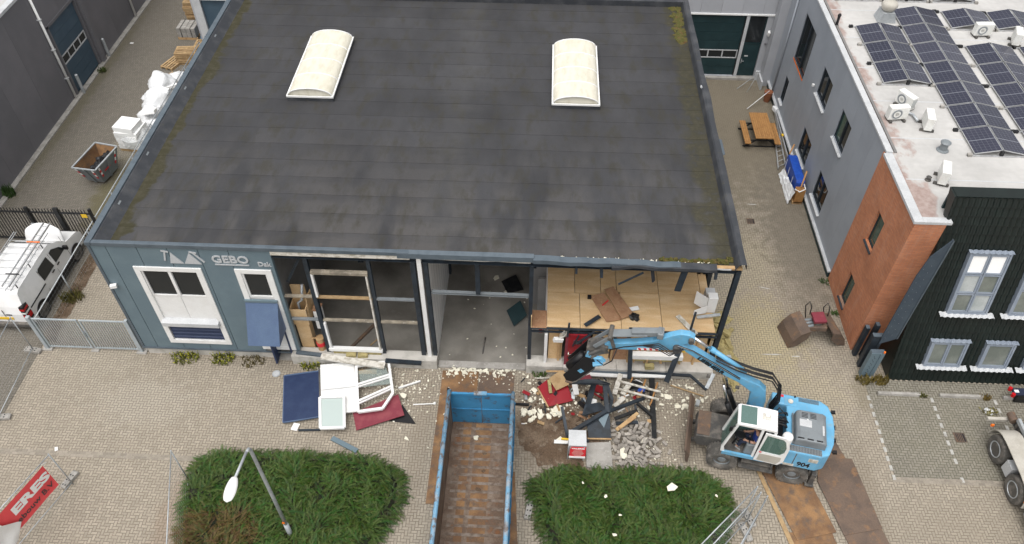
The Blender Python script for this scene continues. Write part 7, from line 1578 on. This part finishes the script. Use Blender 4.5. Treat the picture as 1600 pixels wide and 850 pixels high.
# foam fragments
fr = []
for s_ in range(9):
    rn = random.Random(s_+50); k = rn.randint(5, 8); pts = [((.5+.5*rn.random())*cos(2*pi*j/k), (.5+.5*rn.random())*sin(2*pi*j/k)*rn.uniform(.45, 1)) for j in range(k)]
    m = MB().prism(pts, 0, .35); m.v = [(x+rn.uniform(-.1, .1), y+rn.uniform(-.1, .1), z+rn.uniform(-.08, .12)) for x, y, z in m.v]; me = m.mesh('foam_fragment'); me.materials.append(K['foam']); fr.append(me)
rn = random.Random(99)
def frag(x, y, s_, z=.006, label='pale yellow insulation fragment scattered before the hall', group='scattered insulation fragments'):
    return inst(rn.choice(fr), 'foam_fragment', None, (x, y, z), (rn.gauss(0, .15), rn.gauss(0, .15), rn.uniform(0, 6.28)), (s_, s_, s_*rn.uniform(.5, 1)), label=label, cat='foam fragment', group=group)
for i in range(75): frag(rn.uniform(-3.3, -.6), 18.0+rn.gauss(0, .13), rn.uniform(.03, .13), .03, 'pale insulation fragment in the drift along the doorway threshold', 'insulation drift at the threshold')
for i in range(60): frag(rn.gauss(-5.0, .7), rn.gauss(16.9, .6), rn.uniform(.02, .08))
for i in range(70): frag(rn.uniform(-.3, 2.6), rn.gauss(16.9, .6), rn.uniform(.03, .11), .03)
for i in range(34): frag(rn.uniform(-.2, 1.2), rn.gauss(16.2, .22), rn.uniform(.05, .19), .06, 'pale insulation fragment in the band across the soil left of the steel frame', 'insulation band on the soil')
for i in range(60): frag(rn.uniform(2.5, 6.8), rn.gauss(17.3, .4), rn.uniform(.03, .13), .02)
for i in range(26): frag(rn.uniform(3.0, 6.5), rn.uniform(13.9, 16.5), rn.uniform(.02, .08), .03)
for i in range(24): frag(rn.uniform(-8.5, -5.6), rn.uniform(17.5, 18.0), rn.uniform(.03, .11), .02)
for i in range(18): frag(rn.uniform(-3.4, -.1), rn.uniform(18.6, 22.5), rn.uniform(.02, .07), .105, 'pale insulation crumb on the doorway floor', 'crumbs on the doorway floor')
big = [(5.25, 17.15, .22, .03, 'large pale foam slab right of the fallen column'), (5.6, 16.7, .16, .03, 'pale foam slab pair right of the fallen column, left'), (5.85, 16.75, .15, .03, 'pale foam slab pair right of the fallen column, right'), (3.45, 14.55, .28, .14, 'large white foam piece on the brick heap'), (4.2, 15.15, .16, .12, 'white foam piece at the right of the brick heap'), (1.1, 16.3, .3, .08, 'large white foam piece on the soil beside the steel leg'), (1.15, 15.0, .2, .12, 'white foam piece behind the sign cabinet'), (.55, 16.75, .2, .04, 'pale foam chunk left of the red panel'), (.2, 17.2, .17, .03, 'pale foam chunk near the container door'), (-4.75, 16.6, .2, .2, 'upright pale foam piece on the maroon panel'), (-4.4, 14.9, .12, .03, 'lone foam piece below the maroon panel'), (-4.9, 17.2, .1, .03, 'foam piece beside the short white lath'), (4.9, 12.9, .26, .86, 'large white foam piece lying on the right shrub bed'), (2.65, 12.55, .1, .8, 'small foam piece on the shrubs left of the large one'), (3.1, 11.9, .07, .8, 'tiny foam piece low on the right shrub bed'), (1.9, 13.0, .06, .8, 'tiny foam piece on the upper left of the right shrub bed'), (6.35, 12.75, .07, .75, 'tiny foam piece at the right of the shrub bed'), (2.9, 11.2, .1, .8, 'foam piece at the bottom of the right shrub bed'), (-1.05, 22.0, .25, .12, 'white foam sheet beside the black board in the doorway'), (-1.6, 22.9, .22, .12, 'white foam sheet deep in the doorway'), (-1.85, 14.9, .16, .24, 'foam scrap lying in the blue container')]
for x, y, s_, z, lab in big: frag(x, y, s_, z, lab, None) if False else inst(rn.choice(fr), 'foam_fragment', None, (x, y, z), (rn.gauss(0, .1), rn.gauss(0, .1), rn.uniform(0, 6.28)), (s_, s_, s_*.4), label=lab, cat='foam fragment')
m = MB()
for i in range(1700):
    c_ = rn.choice(((-1.9, 17.9, 1.2, .2), (1.2, 16.9, 1.1, .7), (-5., 16.8, .9, .7), (4.6, 17.0, 1.2, .6), (4., 15., .9, .7))); x, y = rn.gauss(c_[0], c_[2]), rn.gauss(c_[1], c_[3])
    if y > 18.1: continue
    s_ = .006+.03*rn.random()**2.5; m.rbox((x, y, .01+s_*.3), (s_*2, s_*1.3, s_), (rn.uniform(-.4, .4), rn.uniform(-.4, .4), rn.uniform(0, 6)))
m.build('foam_crumbs', 'foam', None, label='fine pale foam crumbs dusted over the paving before the hall', cat='foam crumbs', kind='stuff')
m = MB()
for i in range(240):
    x, y = rn.gauss(1.2, 1.), rn.gauss(15.9, .8)
    if -.4 < x < 3 and 14 < y < 17.9: m.blob((x, y, .02), (rn.uniform(.015, .06),)*3, i, .4, 6, 4)
m.build('soil_clods', 'soil', None, label='loose soil clods scattered round the soil patch', cat='soil clods', kind='stuff')
